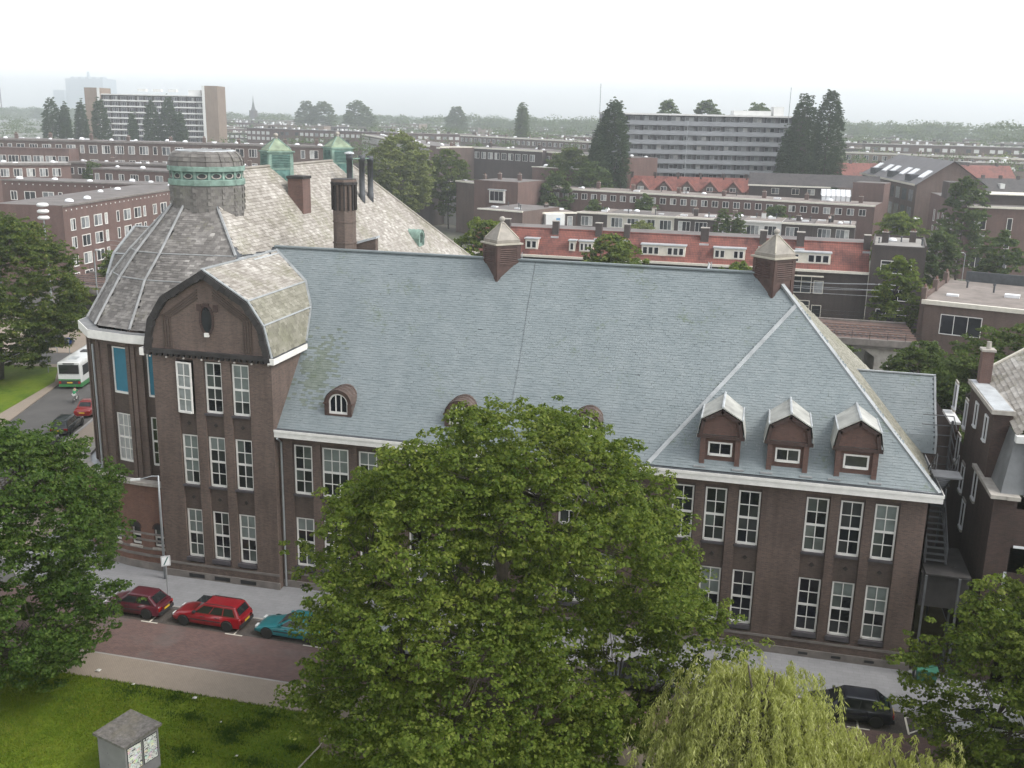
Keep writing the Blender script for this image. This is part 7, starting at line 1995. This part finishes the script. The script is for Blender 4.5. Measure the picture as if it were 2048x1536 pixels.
MB().tube([(.46, -.26, 1.03), (.40, -.12, 1.02), (.38, 0, 1.0), (.40, .12, 1.02), (.46, .26, 1.03)], .014, 6).build('handlebar', M['steel'], e, raw=True)
MB().lathe([(.0, .84), (.11, .86), (.09, .90), (.0, .91)], 10, (-.22, 0, 0)).build('saddle', M['black'], e, raw=True)
for s in (-1, 1): MB().box(-.10, .04, s * .11 - .04, s * .11 + .04, .20 if s > 0 else .32, .225 if s > 0 else .345).build('pedal', M['black'], e, raw=True)
# gull gliding over the side street
e = thing('gull', (47.1, 84.4, 18.2), 'white gull gliding over the side street', 'bird', None, .5)
mb = MB().lathe([(.0, -.30), (.05, -.22), (.085, -.05), (.08, .10), (.05, .20), (.045, .26), (.0, .32)], 10)
mb.v = [(z, x, y) for x, y, z in mb.v]
mb.build('body', M['panel_white'], e, True, raw=True)
for s in (-1, 1):
    P0 = [(.12, s * .05, .02), (.16, s * .32, .12), (.06, s * .68, .06), (.02, s * .70, .055), (-.04, s * .34, .11), (-.10, s * .05, .02)]
    MB().prism(P0, (0, 0, .018)).build('wing', M['panel_white'], e, raw=True)
MB().prism([(-.22, -.03, 0), (-.42, -.09, 0), (-.42, .09, 0), (-.22, .03, 0)], (0, 0, .015)).build('tail', M['panel_white'], e, raw=True)
MB().lathe([(.018, 0), (.0, .07)], 6).build('beak', M['plate_y'], e, raw=True).location = (.31, 0, 0)

# ------------------------------------------------------------------ street furniture
e = thing('utility_kiosk', (1.82, -19.4, 0), 'grey concrete utility kiosk with posters standing on the lawn', 'kiosk', None, R(-17))
mb = MB(); mb.box(-.93, .93, -.93, .93, .0, 2.16); mb.build('body', m_plain('kiosk_concrete', (.185, .18, .18), .9, .16, 1.2, 0, .3), e, raw=True)
def m_lichen():
    t = NT('kiosk_roof'); p = t.pos()
    n = t.noise(5.5, 5, .7, p); b = t.noise(.9, 3, .6, p)
    c = t.ramp(n, [(.36, (.070, .064, .058)), (.55, (.132, .122, .114)), (.66, (.165, .156, .145)), (.74, (.38, .36, .33))])
    t.bump(n, .5, .02)
    return t.fin(t.mix(t.ramp(b, [(.45, (0, 0, 0)), (.7, (.5, .5, .5))]), c, (.15, .13, .085)), .95)
mb = MB(); P0 = [(-1.06, -1.06, 2.14), (1.06, -1.06, 2.14), (1.06, 1.06, 2.24), (-1.06, 1.06, 2.24)]
mb.prism(P0, (0, 0, .12)); mb.build('roof_slab', m_lichen(), e, raw=True)
def m_poster(seed):
    t = NT('poster_print'); v = t.node('ShaderNodeTexCoord').outputs['Object']
    mp = t.node('ShaderNodeMapping'); mp.inputs['Location'].default_value = (seed, seed * 2, 0); mp.inputs['Scale'].default_value = (1, 1.0, 2.2); t.l.new(v, mp.inputs[0])
    vo = t.node('ShaderNodeTexVoronoi'); vo.inputs['Scale'].default_value = 5.0; t.l.new(mp.outputs[0], vo.inputs['Vector'])
    a = t.noise(7.0, 2, .5, mp.outputs[0], 1.5)
    ink = t.ramp(a, [(.42, (.02, .02, .03)), (.47, (.62, .63, .60))])
    hue = t.mix(.55, vo.outputs['Color'], (.62, .60, .52))
    c = t.mix(t.ramp(t.noise(3.0, 2, .5, mp.outputs[0]), [(.50, (0, 0, 0)), (.60, (.8, .8, .8))]), ink, hue)
    return t.fin(c, .6)
pm = m_poster(3.0)
for k, y in enumerate((-.84, .03)):
    o = MB().box(.93, .945, y, y + .80, .72, 2.02).build('poster_frame', M['black'], e, raw=True)
    MB().box(.945, .952, y + .04, y + .76, .76, 1.98).build('poster', pm, o, raw=True)
for z in (.8, 1.4): MB().box(-.3, -.27, -.935, -.93, z, z + .05).build('bolt', M['black'], e, raw=True)
# street lamp against the tower corner
e = thing('street_lamp', (-7.75, -1.25, 0), 'grey street lamp with angled arm beside the tower corner', 'lamp', None, 0)
MB().tube([(0, 0, .1), (0, 0, 5.2), (.02, 0, 7.25)], [.09, .075, .05], 8).build('pole', M['steel'], e, True, raw=True)
MB().tube([(.02, 0, 7.2), (-.35, -.15, 7.22), (-1.0, -.45, 7.05)], .035, 6).build('arm', M['steel'], e, raw=True)
MB().obox((-1.0, -.40, 7.0), (-.55, -.25, -.02), (.06, -.13, 0), (0, 0, .12)).build('lamp_head', M['lamp_white'], e, raw=True)
# zone sign at the kerb
e = thing('zone_sign', (-5.4, -4.62, 0), 'white square sign with a dark slash on a post by the kerb', 'sign', None, R(35))
MB().tube([(0, 0, .1), (0, 0, 3.5)], .04, 8).build('post', M['steel'], e, raw=True)
pl = MB().box(-.27, .27, -.05, -.03, 2.85, 3.5).build('plate', M['newwhite'], e, raw=True)
MB().add([(-.16, -.055, 2.92), (-.08, -.055, 2.92), (.17, -.055, 3.43), (.09, -.055, 3.43)], [(0, 1, 2, 3)]).build('slash', m_plain('sign_green', (.02, .10, .09), .5), pl, raw=True)
mb = MB()
for a, b, c, d in ((-.24, .24, 2.88, 2.895), (-.24, .24, 3.455, 3.47), (-.24, -.225, 2.895, 3.455), (.225, .24, 2.895, 3.455)): mb.box(a, b, -.056, -.052, c, d)
mb.build('sign_border', M['black'], pl, raw=True)
# lamps on the square
e = thing('globe_lamp', (-57.8, 53.9, 0), 'tall lamp mast with three stacked white discs above the left tree', 'lamp')
MB().tube([(0, 0, 0), (0, 0, 16.4)], [.16, .09], 8).build('pole', M['steel'], e, raw=True)
for k in range(3):
    MB().lathe([(.3, 16.2 + k * .78), (.68, 16.3 + k * .78), (.72, 16.5 + k * .78), (.5, 16.68 + k * .78), (.0, 16.72 + k * .78)], 14).build('lamp_disc', M['panel_white'], e, True, raw=True)
e = thing('street_lamp', (-47.2, 48.5, 0), 'thin lamp post with white head before the left flats', 'lamp')
MB().tube([(0, 0, 0), (0, 0, 13.4), (.5, -.2, 13.7)], [.1, .07, .04], 8).build('pole', M['steel'], e, raw=True)
MB().box(.4, 1.1, -.35, -.1, 13.65, 13.8).build('lamp_head', M['lamp_white'], e, raw=True)
e = thing('bus_stop', (-56.0, 51.8, 0), 'bus stop post with pale sign beyond the left lawn', 'bus stop')
MB().tube([(0, 0, 0), (0, 0, 2.9)], .06, 8).build('post', M['steel'], e, raw=True)
MB().box(-.4, .4, -.05, .05, 2.4, 3.3).build('sign', M['newwhite'], e, raw=True)
MB().box(.25, .85, -.05, .05, .7, 2.1).build('timetable', M['plastic'], e, raw=True)
e = thing('traffic_sign', (-52.3, 49.3, 0), 'round blue traffic sign by the square behind the bus', 'sign')
MB().tube([(0, 0, 0), (0, 0, 2.6)], .04, 8).build('post', M['steel'], e, raw=True)
mb = MB().lathe([(.42, -.02), (.42, .02)], 20); mb.v = [(x, z, y + 2.3) for x, y, z in mb.v]; dsc = mb.build('disc', m_plain('sign_blue', (.01, .07, .30), .4), e, raw=True)
MB().prism([(-.08, -.03, 2.1), (.08, -.03, 2.1), (.08, -.03, 2.35), (.18, -.03, 2.35), (0, -.03, 2.58), (-.18, -.03, 2.35), (-.08, -.03, 2.35)], (0, -.004, 0)).build('arrow', M['newwhite'], dsc, raw=True)
for x, y, lb in ((-50.2, 42.6, 'thin grey post at the far corner of the left lawn'),):
    tag(MB().tube([(x, y, 0), (x, y, 2.6)], .04, 6).build('post', M['steel']), lb, 'post')
for x, y, h, lb in ((63.2, 138, 8, 'lamp post on the pavement of the side street'), (66.5, 96, 7.0, 'lamp post at the right by the rusty bush')):
    e = thing('street_lamp', (x, y, 0), lb, 'lamp')
    MB().tube([(0, 0, 0), (0, 0, h), (-.3, 0, h + .2)], [.08, .06, .04], 8).build('pole', M['steel'], e, raw=True)
    MB().box(-1.0, -.3, -.12, .12, h + .16, h + .30).build('lamp_head', M['lamp_white'], e, raw=True)
# curved wall round the sunken entrance beside the corner
e = thing('entrance_wall', (-24, 10, 0), 'low curved wall with stone coping round the sunken corner entrance', 'wall')
pts = [(-19.2, 8.5), (-21.0, 7.2), (-23.2, 7.3), (-25.4, 9.0), (-27.0, 12.0), (-28.0, 16.0)]
for k, (a, b) in enumerate(zip(pts, pts[1:])):
    A, U, N_, L = fr_of(a, b)
    MB().obox(A + Z3 * .1, U * L, -N_ * .35, Z3 * .9).build('wall', M['brick_red'], e)
    MB().obox(A + N_ * .1 + Z3 * 1.0, U * L, -N_ * .6, Z3 * .14).build('coping', M['stone'], e)
o = MB().poly([(x + .3, y + .4, .128) for x, y in pts] + [(-19, 16, .128)]).build('pit_shade', M['soot']); o['kind'] = 'structure'  # flat dark sheet stands in for the shade down in the sunken entrance
# rubbish container by the alley
e = thing('recycling_bin', (38.9, -.9, .12), 'low green plastic container by the alley corner', 'container')
MB().loft([[(-.45, -.3, 0), (.45, -.3, 0), (.45, .3, 0), (-.45, .3, 0)], [(-.55, -.36, .7), (.55, -.36, .7), (.55, .36, .7), (-.55, .36, .7)]]).build('body', m_plain('green_plastic', (.03, .12, .08), .5), e, raw=True)
MB().box(-.58, .58, -.4, .4, .7, .78).build('lid', m_plain('green_lid', (.04, .15, .10), .5), e, raw=True)

# ------------------------------------------------------------------ haze: the air over the town
hz = MB().box(-4200, 3200, -120, 4300, -1.2, 142).build('haze', None if False else bpy.data.materials.new('haze_air'))
hz['kind'] = 'stuff'
tag(hz, 'pale summer haze lying over the whole town', 'haze')
hm = hz.data.materials[0]; hm.use_nodes = True
hn = hm.node_tree.nodes; hn.clear()
ho = hn.new('ShaderNodeOutputMaterial'); pv = hn.new('ShaderNodeVolumePrincipled')
pv.inputs['Color'].default_value = (.93, .97, 1.0, 1); pv.inputs['Density'].default_value = HAZE if 'HAZE' in globals() else .00046
pv.inputs['Anisotropy'].default_value = 0.7
hm.node_tree.links.new(pv.outputs[0], ho.inputs['Volume'])
